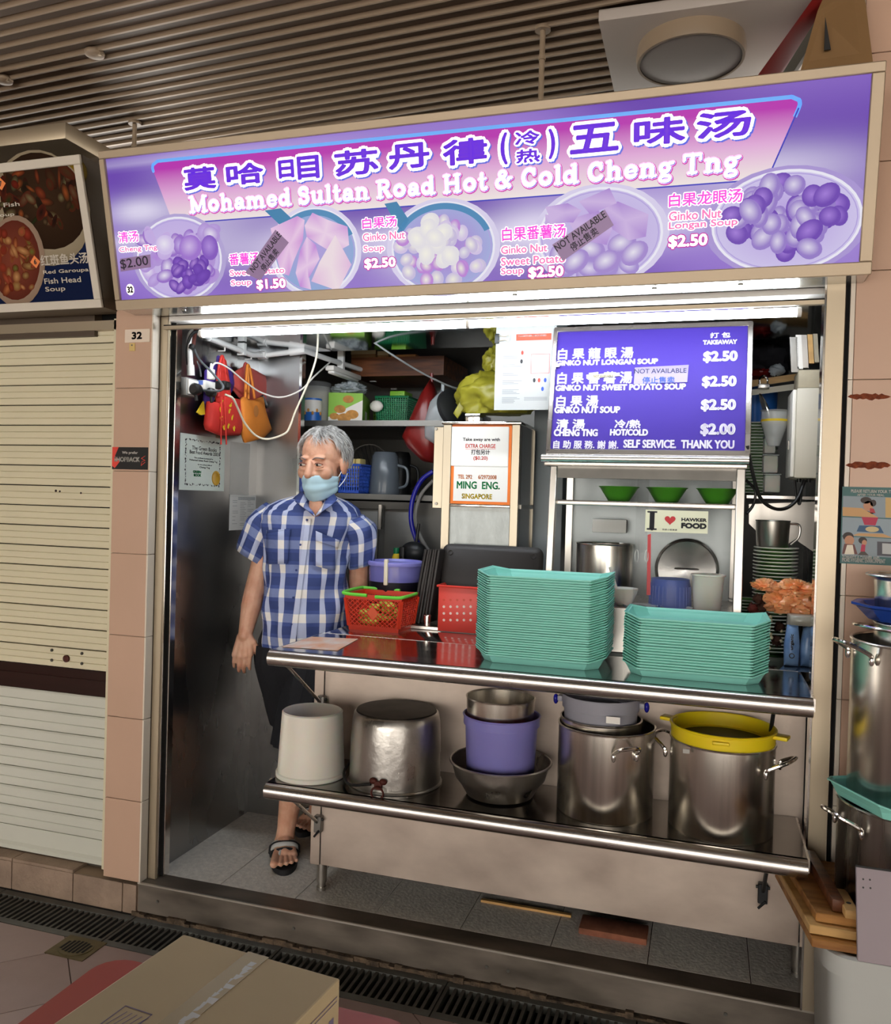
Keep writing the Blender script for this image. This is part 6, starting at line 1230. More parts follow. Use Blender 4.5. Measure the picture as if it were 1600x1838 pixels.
cord('cable', [at(1342, 800, .33), at(1352, 850, .35), at(1365, 893, .38), at(1388, 912, .4), at(1412, 912, .42), at(1432, 895, .43), at(1445, 862, .45)], .006, 'black', 'thick black cable looping from the menu to the electrical box')
cord('cable', [at(1340, 862, .36), at(1356, 880, .38), at(1353, 905, .38), at(1341, 922, .36)], .005, 'black', 'short black cable bow beside the display case')
cord('cable', [at(1427, 862, .46), at(1430, 890, .46), at(1436, 905, .46), at(1440, 880, .46), at(1443, 862, .46)], .004, 'black', 'pair of thin black cables under the electrical box')
# planks and metal strips standing in the top right corner
for k, (x0, x1, t0, b0_, m_, lb) in enumerate(((1418, 1432, 605, 668, 'steel_dark', 'leaning dark metal strip with a toothed edge in the corner'), (1429, 1439, 601, 662, 'white', 'narrow white strip leaning in the top right corner'), (1439, 1449, 601, 660, 'steel', 'pale metal strip standing in the top right corner'), (1450, 1459, 600, 652, 'wood_pale', 'stained wooden strip standing in the top right corner'), (1460, 1468, 599, 650, 'trunk_beige', 'beige strip nearest the right door frame'))):
    o = single('leaning_strip', MB().hexa([at(x0 + 3, b0_, .46), at(x1 + 3, b0_, .46), at(x1 + 3, b0_, .46) + Vector((0, .02, 0)), at(x0 + 3, b0_, .46) + Vector((0, .02, 0)), at(x0, t0, .46), at(x1, t0, .46), at(x1, t0, .46) + Vector((0, .02, 0)), at(x0, t0, .46) + Vector((0, .02, 0))]), m_, lb, 'strip', group='strips standing in the top right corner', smooth=0)
# wooden rail with padlock
single('wooden_rail', MB().hexa([at(1300, 702, .95), at(1447, 680, .95), at(1447, 680, 1.05), at(1300, 702, 1.05), at(1300, 690, .95), at(1447, 668, .95), at(1447, 668, 1.05), at(1300, 690, 1.05)]), 'wood_pale', 'upper pale wooden rail behind the menu board', 'rail', smooth=0); single('wooden_rail', MB().hexa([at(1300, 716, .95), at(1447, 697, .95), at(1447, 697, 1.0), at(1300, 716, 1.0), at(1300, 706, .95), at(1447, 686, .95), at(1447, 686, 1.0), at(1300, 706, 1.0)]), 'cord_cream', 'lower cream wooden rail behind the menu board', 'rail', smooth=0)
t = thing('padlock', 'steel padlock hanging on the wooden rail', 'padlock'); c = at(1371, 688, .93); part('shackle', MB().tube(curve([c + Vector((-.014, 0, -.004)), c + Vector((-.014, 0, .016)), c + Vector((0, 0, .03)), c + Vector((.014, 0, .016)), c + Vector((.014, 0, -.004))], 5), .004, 8), 'chrome', t); part('body', MB().box(c + Vector((-.02, -.007, -.02)), c + Vector((.022, .007, -.002))), 'steel', t, bevel=.002)
single('dark_bundle', blob(at(1385, 640, 1.2), (.1, .1, .08), 4, .2, fold=.1), 'cloth_dark', 'dark bundle stored above the wooden rails', 'bundle') if M('cloth_dark', '1c1a1f', .8) else None
single('red_cloth', blob(at(1362, 672, 1.1), (.06, .06, .02), 6, .2), 'bag_maroon', 'dark red cloth lying on the wooden rail', 'cloth'); single('plastic_wrap', blob(at(1395, 664, 1.0), (.03, .03, .02), 9, .3), 'sleeve2', 'crumpled clear wrap on the wooden rail', 'plastic bag')
# shelf with pale plates, lid and boxes
zs2 = at(1400, 890, .75).z; single('side_shelf', MB().box((.14, .7, zs2 - .012), (.458, 1.2, zs2 - .001)), 'steel_h', 'steel side shelf on the right carrying plates and tubs', 'shelf')
M('plate_white', 'e9ece2', .3); M('plate_green', '6aa854', .35); M('plate_pale', 'b6d8a8', .35)
def plate_mesh(r, h): return MB().lathe([(r * .45, 0), (r * .55, .001), (r * .95, h * .8), (r, h), (r * .98, h + .0008), (r * .9, h * .8), (r * .5, .003)], (0, 0, 0), 32, True, True).mesh('plate', 30)
def plates(c, r, n, pitch, m, lab, labtop, group):
    me = plate_mesh(r, .012); me.materials.append(MATS[m])
    rim = MB().tube([(r * math.cos(i / 28 * 6.283), r * math.sin(i / 28 * 6.283), .0125) for i in range(28)], .0024, 5, True).mesh('rim'); rim.materials.append(MATS['plate_white'])
    for i in range(n):
        t = thing('plate', labtop if i == n - 1 else lab, 'plate', group=group, loc=(c[0] + random.uniform(-.001, .001), c[1] + random.uniform(-.001, .001), c[2] + i * pitch)); part('dish', me, None, t); part('rim', rim, None, t)
c = at(1352, 886, .95); c.z = zs2; plates(c, .085, 24, (at(1352, 762, .95).z - zs2) / 24, 'plate_pale', 'pale green plate in the tall stack on the side shelf', 'topmost pale green plate of the tall stack on the side shelf', 'plates on the side shelf')
for k, (p0, p1, q0, q1, lb) in enumerate(((1372, 1402, 884, 850, 'lowest white plastic tub of the pile on the side shelf'), (1370, 1398, 849, 815, 'middle white plastic tub of the pile on the side shelf'), (1372, 1394, 814, 782, 'top white plastic tub of the pile on the side shelf'))):
    t = thing('food_tub', lb, 'tub', group='white tubs piled on the side shelf'); a, b = at(p0, q0, .8), at(p1, q1, .8); part('body', MB().box((a.x, .8, a.z + .001), (b.x, .92, b.z - .006)), 'white_tub', t, bevel=.006); part('lid', MB().box((a.x - .003, .797, b.z - .006), (b.x + .003, .923, b.z - .001)), 'plastic_lid', t, bevel=.002) if M('plastic_lid', 'dfe4e4', .2, alpha=.8) else None
t = thing('pot_lid', 'round steel lid hanging behind the electrical box', 'lid'); c = at(1378, 745, .75); X4 = Matrix.Translation(c) @ Matrix.Rotation(math.radians(70), 4, 'Y'); part('disc', MB().lathe([(.085, -.003), (.085, 0), (.06, .008), (.001, .014)], (0, 0, 0), 36, True, False).xf(X4), 'steel_pot', t); part('knob', MB().sphere(X4 @ Vector((0, 0, .02)), .01, 12, 8), 'steel_dark', t)
t = thing('plastic_jar', 'clear jar with a yellow band beside the electrical box', 'jar'); c = at(1390, 775, .62); part('body', MB().lathe([(.02, -.05), (.03, -.02), (.045, .03), (.045, .07), (.05, .075)], c, 28), 'clear_plastic', t); part('band', MB().lathe([(.0455, .035), (.046, .043)], c, 28, False, False), 'bag_yellow', t)
single('blue_tub', MB().lathe([(.05, -.27), (.06, .1)], at(1368, 740, 1.12), 24), 'tin_blue', 'blue tub under the wooden rails', 'tub')
# plates with the steel mug
c = at(1392, 1090, .5); zp = ZC; cp_ = Vector((c.x, .55, zp)); r = (at(1431, 1000, .55).x - at(1351, 1000, .55).x) / 2; ztop = at(1392, 984, .5).z
n = 30; plates(cp_, r, n, (ztop - zp - .012) / (n - 1), 'plate_green', 'green plate inside the stack under the steel mug', 'topmost green plate, directly under the steel mug', 'plates under the steel mug')
M('steel_worn2', 'b5b2aa', .32, 1, noise=.2, nscale=(20, 20, 1))
t = vessel('steel_mug', 'straight steel mug standing on the stack of plates', 'mug', Vector((at(1387, 980, .53).x, .54, ztop + .002)), [(.05, 0), (.052, .004), (.056, at(1387, 936, .5).z - ztop)], 'steel_worn2', .0015, .002)
c = Vector((at(1415, 955, .54).x, .54, ztop)); part('handle', MB().tube(curve([c + Vector((0, 0, .085)), c + Vector((.035, 0, .08)), c + Vector((.035, 0, .04)), c + Vector((.01, 0, .012))], 6), .004, 8), 'steel', t)
c = at(1352, 1150, .5); plates(Vector((at(1358, 1080, .62).x - .03, .72, ZC)), .06, 14, .0115, 'plate_green', 'small green dish in the lower stack behind the plates', 'topmost small green dish beside the plates', 'small dishes behind the plates')
# splash sheet behind
single('splash_sheet', MB().prism([at(1345, 905, .72), at(1474, 900, .72), at(1474, 1000, .72), at(1428, 968, .72), at(1396, 990, .72), at(1345, 940, .72)], (0, .004, 0)), 'steel', 'bent steel splash sheet behind the steel mug', 'steel sheet', smooth=0)
# orange bag, garland, blue packs
M('bag_peach', 'ffbe8c', .18, noise=.3, nscale=(16, 16, 16), col2='ff9f62', alpha=.92, sub=.3, coat=.4)
def crumple(c, r, seed, seg=20, n=13, amp=.28):
    Rn = random.Random(seed); mb = MB().sphere((0, 0, 0), 1, seg, n); mb.v = [tuple(q * (1 + Rn.uniform(-amp, amp * .7)) * k for q, k in zip(v, r)) for v in mb.v]; return mb.xf(Matrix.Translation(c))
t = thing('plastic_bag', 'crumpled peach-orange plastic bag in front of the plates', 'plastic bag'); part('body', crumpled(at(1420, 1080, .36), (.066, .05, .052), 3, 2.6, .5), 'bag_peach', t, smooth=45); part('upper_fold', crumpled(at(1430, 1058, .35), (.05, .04, .03), 5, 2.6, .55), 'bag_peach', t, smooth=45); part('ear', crumpled(at(1375, 1052, .355), (.036, .03, .02), 8, 2.4, .5), 'bag_peach', t, smooth=45)
M('garland_brown', '4a2a1c', .85, noise=.4, nscale=(40, 40, 40)); M('bud', 'e6dcb8', .7); M('garland_red', '5e2018', .8); R = random.Random(8)
t = thing('flower_garland', 'dried brown and white flower garland beside the orange bag', 'garland')
for k, (px, py) in enumerate(((1352, 1092), (1362, 1075), (1370, 1090), (1360, 1105), (1376, 1108), (1358, 1125), (1370, 1140), (1400, 1125), (1395, 1150))): part('flower', blob(at(px, py, .38), (.016, .016, .016), k, .5, 12, 8), 'garland_brown' if k % 3 else 'garland_red', t, smooth=60)
for k in range(16): part('bud', MB().sphere(at(R.choice([1380, 1384, 1404]) + R.uniform(-3, 3), 1070 + k * 6.2, .37), .006, 8, 6), 'bud', t)
M('pack_blue', '8db2e0', .25, noise=.35, nscale=(25, 25, 25), col2='6a90c8', alpha=.95); M('pack_wrap', 'c8c6b8', .2, noise=.3, nscale=(20, 20, 20), alpha=.9)
for k, (p0, p1, q0, q1, y, lb) in enumerate(((1407, 1436, 1203, 1122, .3, 'blue plastic-wrapped pack with dark lettering on the counter end'), (1436, 1464, 1201, 1128, .31, 'second blue wrapped pack next to the door frame'))):
    t = thing('wrapped_pack', lb, 'pack', group='blue wrapped packs'); a, b = at(p0, q0, y), at(p1, q1, y); a.z = max(a.z, ZC + .001); part('body', pillow([(a.x, y, a.z), ((a.x + b.x) / 2, y - .002, a.z), (b.x, y, a.z), (b.x + .002, y, (a.z + b.z) / 2), (b.x - .004, y, b.z), ((a.x + b.x) / 2, y, b.z + .006), (a.x + .006, y, b.z), (a.x - .002, y, (a.z + b.z) / 2)], (0, 1, 0), .03), 'pack_blue', t, smooth=60)
    if k == 0:
        f = Frame((a.x, y - .0305, a.z), (0, 0, 1), (-1, 0, 0)); hh = b.z - a.z; lettering(f, 'urganic', (hh * .42, -.026, hh * .8, -.014), 'ink_dark', t, .0006, .0006); mb = MB(); ring2(mb, f, (hh * .28, -.02), (.007, .007), .0014, .0006); part('emblem', mb, 'ink_dark', t, smooth=0)
single('wrapped_pack', pillow([at(1412, 1120, .32), at(1466, 1125, .32), at(1466, 1104, .32), at(1414, 1100, .32)], (0, 1, 0), .05), 'pack_wrap', 'yellowish wrapped pack lying on top of the blue packs', 'pack', smooth=60)
# ================================================================ pots and boards at the right pier
M('bin_white', 'b9bcb8', .45)
yb_ = -.42; bx0 = at(1476, 1790, yb_ + .02).x; zbt = at(1500, 1716, yb_).z
bn = thing('plastic_bin', 'big pale grey plastic bin at the foot of the right pier', 'bin')
w2 = .46
def rr(w_, d_, r, z, cx, cy): return [(cx + x, cy + y, z) for x, y in roundrect(w_, d_, r)]
cxb, cyb = bx0 + w2 / 2, -.42 + .2
part('body', MB().rings([rr(w2 - .06, .34, .05, GZ + .001, cxb, cyb), rr(w2 - .03, .37, .055, zbt - .06, cxb, cyb), rr(w2 - .03, .37, .055, zbt - .02, cxb, cyb), rr(w2 - .05, .35, .05, zbt - .02, cxb, cyb), rr(w2 - .08, .32, .04, GZ + .02, cxb, cyb)]), 'bin_white', bn)
part('rim', MB().rings([rr(w2 - .03, .37, .055, zbt - .055, cxb, cyb), rr(w2, .4, .065, zbt - .05, cxb, cyb), rr(w2, .4, .065, zbt - .004, cxb, cyb), rr(w2 - .02, .38, .06, zbt, cxb, cyb), rr(w2 - .05, .35, .05, zbt - .004, cxb, cyb)], False, False), 'bin_white', bn)
# wooden boards on the bin
def board(lab, pts, m, t, z):
    return single('wooden_board', MB().prism([Vector((p.x, p.y, z)) for p in pts], (0, 0, t)), m, lab, 'board', smooth=0, bevel=.002, bseg=1, group='wooden boards on the bin')
zz = zbt + .002
x0 = at(1458, 1690, -.4).x; 
for k, (dx, m_, lb) in enumerate(((0, 'wood', 'lowest wooden board lying across the white bin'), (-.004, 'wood_pale', 'middle wooden board with a bitten pale edge'), (.012, 'wood', 'uppermost wooden board below the dark stockpot'))):
    board(lb, [Vector((x0 + dx, -.4 + .02 * k, 0)), Vector((x0 + .34, -.4 + .02 * k, 0)), Vector((x0 + .34, .0 - .02, 0)), Vector((x0 - .055 + dx, -.02, 0))], m_, .021, zz); zz += .0225
a = Vector((x0 + .05, -.34, zz)); single('wooden_batten', MB().hexa([a, a + Vector((.028, 0, 0)), a + Vector((-.005, .3, 0)), a + Vector((-.033, .3, 0)), a + Vector((0, 0, .03)), a + Vector((.028, 0, .03)), a + Vector((-.005, .3, .03)), a + Vector((-.033, .3, .03))]), 'wood_dark', 'dark wooden batten lying along the boards', 'batten', bevel=.003)
a = Vector((x0 + .075, -.37, zz)); t = thing('wooden_block', 'short pale wooden block with a screw hole on the boards', 'block'); part('block', MB().hexa([a, a + Vector((.03, 0, 0)), a + Vector((.02, .12, 0)), a + Vector((-.01, .12, 0)), a + Vector((0, 0, .022)), a + Vector((.03, 0, .022)), a + Vector((.02, .12, .022)), a + Vector((-.01, .12, .022))]), 'wood_pale', t, bevel=.003); part('screw_hole', MB().cyl(a + Vector((.013, .04, .0222)), a + Vector((.013, .04, .0226)), .006, 12), 'black', t)
# lower stockpot, tray, upper stockpot, blue dish, steel pot
yp = -.19; pL = at(1500, 1560, yp).x; rP = .165; cP = Vector((pL + rP, yp, zz)); zlt = at(1512, 1428, yp).z
vessel('stockpot', 'large worn stockpot standing on the wooden boards by the pier', 'stockpot', cP, [(rP * .97, 0), (rP, .006), (rP, zlt - zz)], 'steel_worn', .002, .004, [(math.radians(205), zlt - zz - .045, .055)]) if M('steel_worn', 'a39e96', .3, 1, noise=.25, nscale=(22, 22, .8), rnoise=.08) else None
zc_ = zlt + .004
o = part('serving_tray', tray, None, None); o.location = (cP.x + .03, cP.y - .0, zc_); o.rotation_euler = (0, 0, math.radians(28)); o['label'] = 'single teal tray lying between the two stockpots by the pier'; o['category'] = 'tray'
z2 = zc_ + .008; rU = .172; pU = at(1523, 1340, yp).x; cU = Vector((pU + rU, yp, z2)); zut = at(1530, 1145, yp).z
vessel('stockpot', 'tall polished stockpot stacked on the teal tray by the pier', 'stockpot', cU, [(rU * .96, 0), (rU, .012), (rU, zut - z2)], 'steel_pot', .002, .004, [(math.radians(200), zut - z2 - .03, .055)])
z3 = zut - .05; r3 = .13
vessel('steel_strainer', 'steel pot nested in the tall stockpot with a wire ring handle', 'pot', Vector((cU.x + .01, yp, z3)), [(r3 * .9, 0), (r3, .01), (r3, .095)], 'steel_pot', .002, .003)
single('wire_ring', MB().tube([Vector((cU.x - .01 + .158 * math.cos(i / 40 * 6.283), yp + .158 * math.sin(i / 40 * 6.283), zut + .018 + .022 * math.cos(i / 40 * 6.283 + 2.6))) for i in range(40)], .004, 8, True), 'chrome', 'bent wire ring lying on the rim of the tall stockpot', 'ring')
z4 = z3 + .099; M('dish_blue', '24459a', .25)
t = thing('blue_dish', 'blue plastic dish on top of the tall stockpot', 'dish'); cdish = Vector((cU.x - .035, yp - .0, z4)); part('body', MB().lathe([(.09, 0), (.1, .004), (.13, .035), (.142, .04), (.142, .046), (.125, .044), (.095, .012)], cdish, 10, True, True), 'dish_blue', t, smooth=20); part('foot', MB().lathe([(.08, -.003), (.08, .001)], cdish, 24, True, True), 'dish_blue', t)
z5 = z4 + .018; zst = at(1555, 1030, yp).z; r5 = .1
vessel('steel_pot_top', 'small polished steel pot on the blue dish', 'pot', Vector((cU.x - .03, yp, z5)), [(r5 * .86, 0), (r5 * .9, .006), (r5 * .95, zst - z5 - .012), (r5 * 1.12, zst - z5)], 'steel_pot', .002, .003)
# grey panel leaning in front
t = thing('table_leaf', 'flat lilac-grey panel with four screw holes leaning on the bin', 'panel'); M('panel_lilac', '9c9096', .55)
yP = -.47; a = at(1540, 1725, yP); b = at(1542, 1556, yP + .06); f = Frame(a, (1, 0, 0), b - a); hP_ = (b - a).length; f = Frame(Vector((a.x, yP, a.z - .0)), (1, 0, 0), b - a)
part('sheet', fbox(f, 0, 0, .34, hP_, -.012, 0), 'panel_lilac', t, bevel=.0015, bseg=1); part('edge', fbox(f, 0, hP_ - .001, .34, hP_ + .003, -.013, .001), 'black_soft', t)
for px, py in ((1550, 1578), (1562, 1579), (1550, 1593), (1563, 1594)):
    c = f.px(px, py); mb = MB(); disc(mb, f, c, .0022, .0006, None, None, 12); part('screw_hole', mb, 'black', t, smooth=0)
# ================================================================ foreground: carton on the red table
tb = thing('hall_table', 'red plastic table under the big carton in the foreground', 'table'); M('table_red', '9c2c18', .5, noise=.08, nscale=(3, 3, 3))
ztb = .6; tx0, tx1, ty1, ty0 = -.985, -.40, -1.335, -2.05
part('tabletop', MB().rings([rr(tx1 - tx0 - .01, ty1 - ty0 - .01, .05, ztb - .03, (tx0 + tx1) / 2, (ty0 + ty1) / 2), rr(tx1 - tx0, ty1 - ty0, .055, ztb - .015, (tx0 + tx1) / 2, (ty0 + ty1) / 2), rr(tx1 - tx0 - .006, ty1 - ty0 - .006, .05, ztb, (tx0 + tx1) / 2, (ty0 + ty1) / 2)]), 'table_red', tb)
for sx in (tx0 + .06, tx1 - .06):
    for sy in (ty0 + .06, ty1 - .06): part('leg', MB().cyl((sx, sy, GZ), (sx, sy, ztb - .03), .02, 14), 'steel_dark', tb)
ca = thing('carton', 'big taped cardboard box on the red table in the foreground', 'carton'); zct = .75
A, B, Cc = atz(330, 1676, zct), atz(611, 1756, zct), atz(60, 1838, zct); u = (B - A); v = Vector((u.y, -u.x, 0)).normalized() * .42
part('body', MB().prism([A + Vector((0, 0, ztb - zct)), A + v + Vector((0, 0, ztb - zct)), B + v + Vector((0, 0, ztb - zct)), B + Vector((0, 0, ztb - zct))], (0, 0, zct - ztb)), 'cardboard', ca, smooth=0, bevel=.003)
TF = Frame(A + v, u, -v); W = u.length; Lh = v.length; M('tape_clear', 'bfae85', .35, spec=.3, alpha=.6); M('tape_pale', 'd8dad4', .3, alpha=.55); M('carton_ink', '6d6480', .7)
part('seam', fbox(TF, W * .5 - .0008, 0, W * .5 + .0008, Lh, .0001, .0008), 'cardboard_dark', ca, smooth=0); part('tape', fbox(TF, W * .5 - .018, 0, W * .5 + .018, Lh, .0006, .0012), 'tape_clear', ca, smooth=0)
mb = MB(); R = random.Random(3)
for k in range(14): uu = W * .5 + .001 + R.uniform(0, .004); vv = Lh * (.95 - k * .028); ww = R.uniform(.004, .015); mb.quad(TF.P(uu, vv, .0014), TF.P(uu + ww, vv + R.uniform(-.002, .004), .0014), TF.P(uu + ww * R.uniform(.5, 1.1), vv - R.uniform(.005, .013), .0014), TF.P(uu + R.uniform(0, .003), vv - .011, .0014))
part('tape_scuff', mb, 'tape_pale', ca, smooth=0)  # irregular pale scuffs along the carton tape
mb = MB(); k = [(.2, .46), (.36, .46), (.36, .58), (.2, .58)]; stroke2d(mb, TF, [((W * a[0], Lh * a[1]), (W * b[0], Lh * b[1])) for a, b in zip(k, k[1:] + k[:1])], .0008, .0006)
for i in range(5): stroke2d(mb, TF, [((W * (.22 + .03 * i), Lh * .48), (W * (.24 + .03 * i), Lh * .56))], .0006, .0006)
part('stamp', mb, 'carton_ink', ca, smooth=0)
RF = Frame(B + v + Vector((0, 0, ztb - zct)), -v, (0, 0, 1)); mb = MB()
for vv in (.86, .82): stroke2d(mb, RF, [((Lh * .1, (zct - ztb) * vv), (Lh * .98, (zct - ztb) * vv))], .0006, .0008)
for a, b in ((.74, .8), (.84, .9), (.93, .96)): rect(mb, RF, Lh * a, (zct - ztb) * .55, Lh * b, (zct - ztb) * .7, .0008)
part('side_print', mb, 'carton_ink', ca, smooth=0)
# ================================================================ the stall keeper
M('skin', 'dcae93', .5, noise=.18, nscale=(22, 22, 22), sub=.12, col2='cb9478', bump=.15, bscale=(90, 90, 90)); M('hair_grey', 'd2d1ce', .5, noise=.4, nscale=(50, 50, 18), col2='8f8d8b'); M('hair_dark', '6f6c6b', .6)
M('mask_blue', 'b9dbe8', .75, noise=.06, nscale=(10, 10, 10)); M('mask_loop', 'eef4f4', .6); M('shorts', '15161c', .85, noise=.2, nscale=(14, 14, 14), bump=.2, bscale=(12, 12, 12)); M('button', '2d3f7c', .3); M('eye_white', 'd8d2ca', .3); M('eye_dark', '1a1310', .2); M('lip', '8f5a48', .6); M('toenail', 'd7a890', .4); M('sandal', '17171a', .7); M('strap_grey', 'b5b6b4', .6)
def capsule(mb, a, b, ra, rb, seg=14, caps=4):
    a, b = Vector(a), Vector(b); d = b - a; L = d.length or 1e-6; d /= L; n = d.orthogonal().normalized(); m = d.cross(n); R = []
    for k in range(caps):
        t = math.pi / 2 * (k + .35) / caps; R.append((a - d * ra * math.cos(t), ra * math.sin(t)))
    R += [(a, ra), (b, rb)]
    for k in range(caps - 1, -1, -1):
        t = math.pi / 2 * (k + .35) / caps; R.append((b + d * rb * math.cos(t), rb * math.sin(t)))
    mb.rings([[c + (n * math.cos(2 * math.pi * i / seg) + m * math.sin(2 * math.pi * i / seg)) * r for i in range(seg)] for c, r in R])
def ell(mb, X, c, r, seg=20, n=14):
    e = MB().sphere((0, 0, 0), r, seg, n); e.xf(X @ Matrix.Translation(c)); mb.add(e.v, e.f)
def remesh(mb, vox, smooth=5):
    o = part('body', mb, None, None, smooth=0); m = o.modifiers.new('r', 'REMESH'); m.mode = 'VOXEL'; m.voxel_size = vox
    s = o.modifiers.new('s', 'SMOOTH'); s.factor = .5; s.iterations = smooth; bpy.context.view_layer.update()
    me = bpy.data.meshes.new_from_object(o.evaluated_get(bpy.context.evaluated_depsgraph_get())); bpy.data.objects.remove(o); me.shade_smooth(); return me
man = thing('person', 'grey-haired person in blue checked shirt and face mask standing behind the counter', 'person')
YB = .5; TH = math.radians(20); ax = Vector((math.cos(TH), math.sin(TH), 0)); fw = Vector((math.sin(TH), -math.cos(TH), 0))
PXM = .0022
HC = at(582, 830, .46)                       # middle of the head
XH = Matrix.Translation(HC) @ Matrix.Rotation(math.radians(-6), 4, 'Z') @ Matrix.Rotation(math.radians(8), 4, 'X') @ Matrix.Scale(1.1, 4)
def H(x, f, z): return XH @ Vector((x, -f, z))
bd = MB()
ell(bd, XH, (0, .012, .035), (.077, .097, .085)); ell(bd, XH, (0, -.035, -.03), (.064, .062, .085)); ell(bd, XH, (0, -.042, -.09), (.046, .045, .04))
for s in (-1, 1):
    ell(bd, XH, (s * .027, -.074, .022), (.024, .018, .009)); ell(bd, XH, (s * .042, -.062, -.03), (.026, .028, .028)); ell(bd, XH, (s * .079, .004, -.012), (.011, .021, .033)); ell(bd, XH, (s * .084, .012, -.004), (.008, .016, .022)); ell(bd, XH, (s * .032, -.083, -.016), (.02, .013, .007))
capsule(bd, H(0, .094, .006), H(0, .11, -.034), .011, .016); capsule(bd, H(-.012, .098, -.036), H(.012, .098, -.036), .011, .011)
NB = at(568, 900, .5)
capsule(bd, H(0, -.012, -.05), NB, .058, .06); capsule(bd, NB, NB + Vector((0, .02, -.1)), .06, .07)
RS, LS = at(487, 922, .46), at(643, 938, .56)
capsule(bd, RS + Vector((.03, .02, -.02)), LS + Vector((-.03, .01, -.02)), .042, .042); TC = at(552, 1030, YB); capsule(bd, TC + Vector((0, .02, .08)), TC + Vector((-.02, 0, -.25)), .08, .085)
# arm on the viewer's left with its hand hanging
EL, WR = at(457, 1062, .45), at(440, 1140, .4); capsule(bd, RS + Vector((0, .01, -.02)), EL, .04, .042); capsule(bd, EL, EL + (WR - EL) * .35, .042, .042); capsule(bd, EL + (WR - EL) * .35, WR, .041, .028)
def hand(wr, down, side, back, k=1.0, curl=.55, thumb=1):
    down, side, back = down.normalized(), side.normalized(), back.normalized(); tips = []
    for i, (o, L, r) in enumerate(((.0335, .074, .0083), (.0112, .084, .0087), (-.0112, .08, .0084), (-.0325, .064, .0076))):
        kn = wr + down * (.083 - abs(o) * .2) * k + side * o * k + back * .006; base = wr + side * o * .55 * k + down * .008
        capsule(bd, base, kn, .0165 * k, .0125 * k)
        a1 = down * math.cos(.25) - back * math.sin(.25) * curl; p1 = kn + a1 * L * .46 * k; a2 = (down * math.cos(.6) - back * math.sin(.6)).normalized(); p2 = p1 + a2 * L * .32 * k; a3 = (down * math.cos(1.0) - back * math.sin(1.0)).normalized(); p3 = p2 + a3 * L * .24 * k
        capsule(bd, kn, p1, r * 1.12 * k, r * k, 10, 3); capsule(bd, p1, p2, r * 1.04 * k, r * .92 * k, 10, 3); capsule(bd, p2, p3, r * .93 * k, r * .8 * k, 10, 3); tips.append((p3, a3))
    b = wr + side * .026 * thumb * k + down * .016 * k; t1 = b + (down * .8 + side * .62 * thumb - back * .25).normalized() * .04 * k; t2 = t1 + (down * .95 + side * .2 * thumb - back * .25).normalized() * .032 * k; t3 = t2 + (down - back * .3).normalized() * .024 * k
    capsule(bd, wr + down * .012, b + (t1 - b) * .4, .017 * k, .0155 * k); capsule(bd, b, t1, .0145 * k, .0115 * k); capsule(bd, t1, t2, .0112 * k, .0102 * k, 10, 3); capsule(bd, t2, t3, .0102 * k, .0086 * k, 10, 3)
hand(WR, at(431, 1212, .39) - WR, Vector((.93, .1, .06)), Vector((.35, -.93, 0)), 1.02)
EL2, WR2 = at(644, 1050, .62), at(664, 1100, .8); capsule(bd, LS + Vector((0, .01, -.02)), EL2, .04, .042); capsule(bd, EL2, WR2, .042, .028); hand(WR2, Vector((.5, .8, -.15)), Vector((-.85, .5, 0)), Vector((0, 0, 1)), .9)
# legs and feet
HIPL, HIPR = TC + ax * .075 + Vector((-.02, 0, -.32)), TC - ax * .085 + Vector((-.02, 0, -.32))
def leg(hip, knee, ank, toe, fk):
    capsule(bd, hip, knee, .082, .056); d = ank - knee; capsule(bd, knee, knee + d * .35, .055, .052); capsule(bd, knee + d * .35, ank + d * -.12, .052, .036); capsule(bd, ank - d * .12, ank, .036, .038)
    f = Vector((toe.x - ank.x, toe.y - ank.y, 0)); L = f.length; f.normalize(); s = Vector((-f.y, f.x, 0)) * -1
    g = Vector((ank.x, ank.y, .024)); capsule(bd, ank, g - f * .03 + Vector((0, 0, .038)), .04, .034); capsule(bd, g - f * .035 + Vector((0, 0, .034)), g + f * .05 + Vector((0, 0, .03)), .033, .033); capsule(bd, ank + f * .015 + Vector((0, 0, -.012)), g + f * L * .55 + Vector((0, 0, .022)), .033, .022)
    tp = []
    for i, (o, l, r) in enumerate(((-.04, .002, .0155), (-.014, .004, .0098), (.007, -.002, .0093), (.0265, -.011, .0088), (.044, -.024, .0085))):
        o *= fk; p0 = g + f * (L * .6) + s * o * .8 + Vector((0, 0, .018)); p1 = g + f * (L - .012 + l) + s * o + Vector((0, 0, .011 + r * .2))
        capsule(bd, g + f * L * .3 + s * o * .5 + Vector((0, 0, .026)), p0, .02, .015); capsule(bd, p0, p1, r * 1.05, r, 10, 3); tp.append((p1, f))
    return g, f, s, L, tp
ANL, TOL = at(511, 1508, .41), atz(511, 1556, .03); ANR, TOR = Vector((-1.575, .78, .11)), Vector((-1.575, .585, .03))
KNL = (HIPL + ANL) / 2 + Vector((.0, -.03, .03)); KNR = (HIPR + ANR) / 2 + Vector((0, -.02, .03))
fl = leg(HIPL, KNL, ANL, TOL, -1); fr_ = leg(HIPR, KNR, ANR, TOR, 1)
part('body', remesh(bd, .0036, 3), 'skin', man)
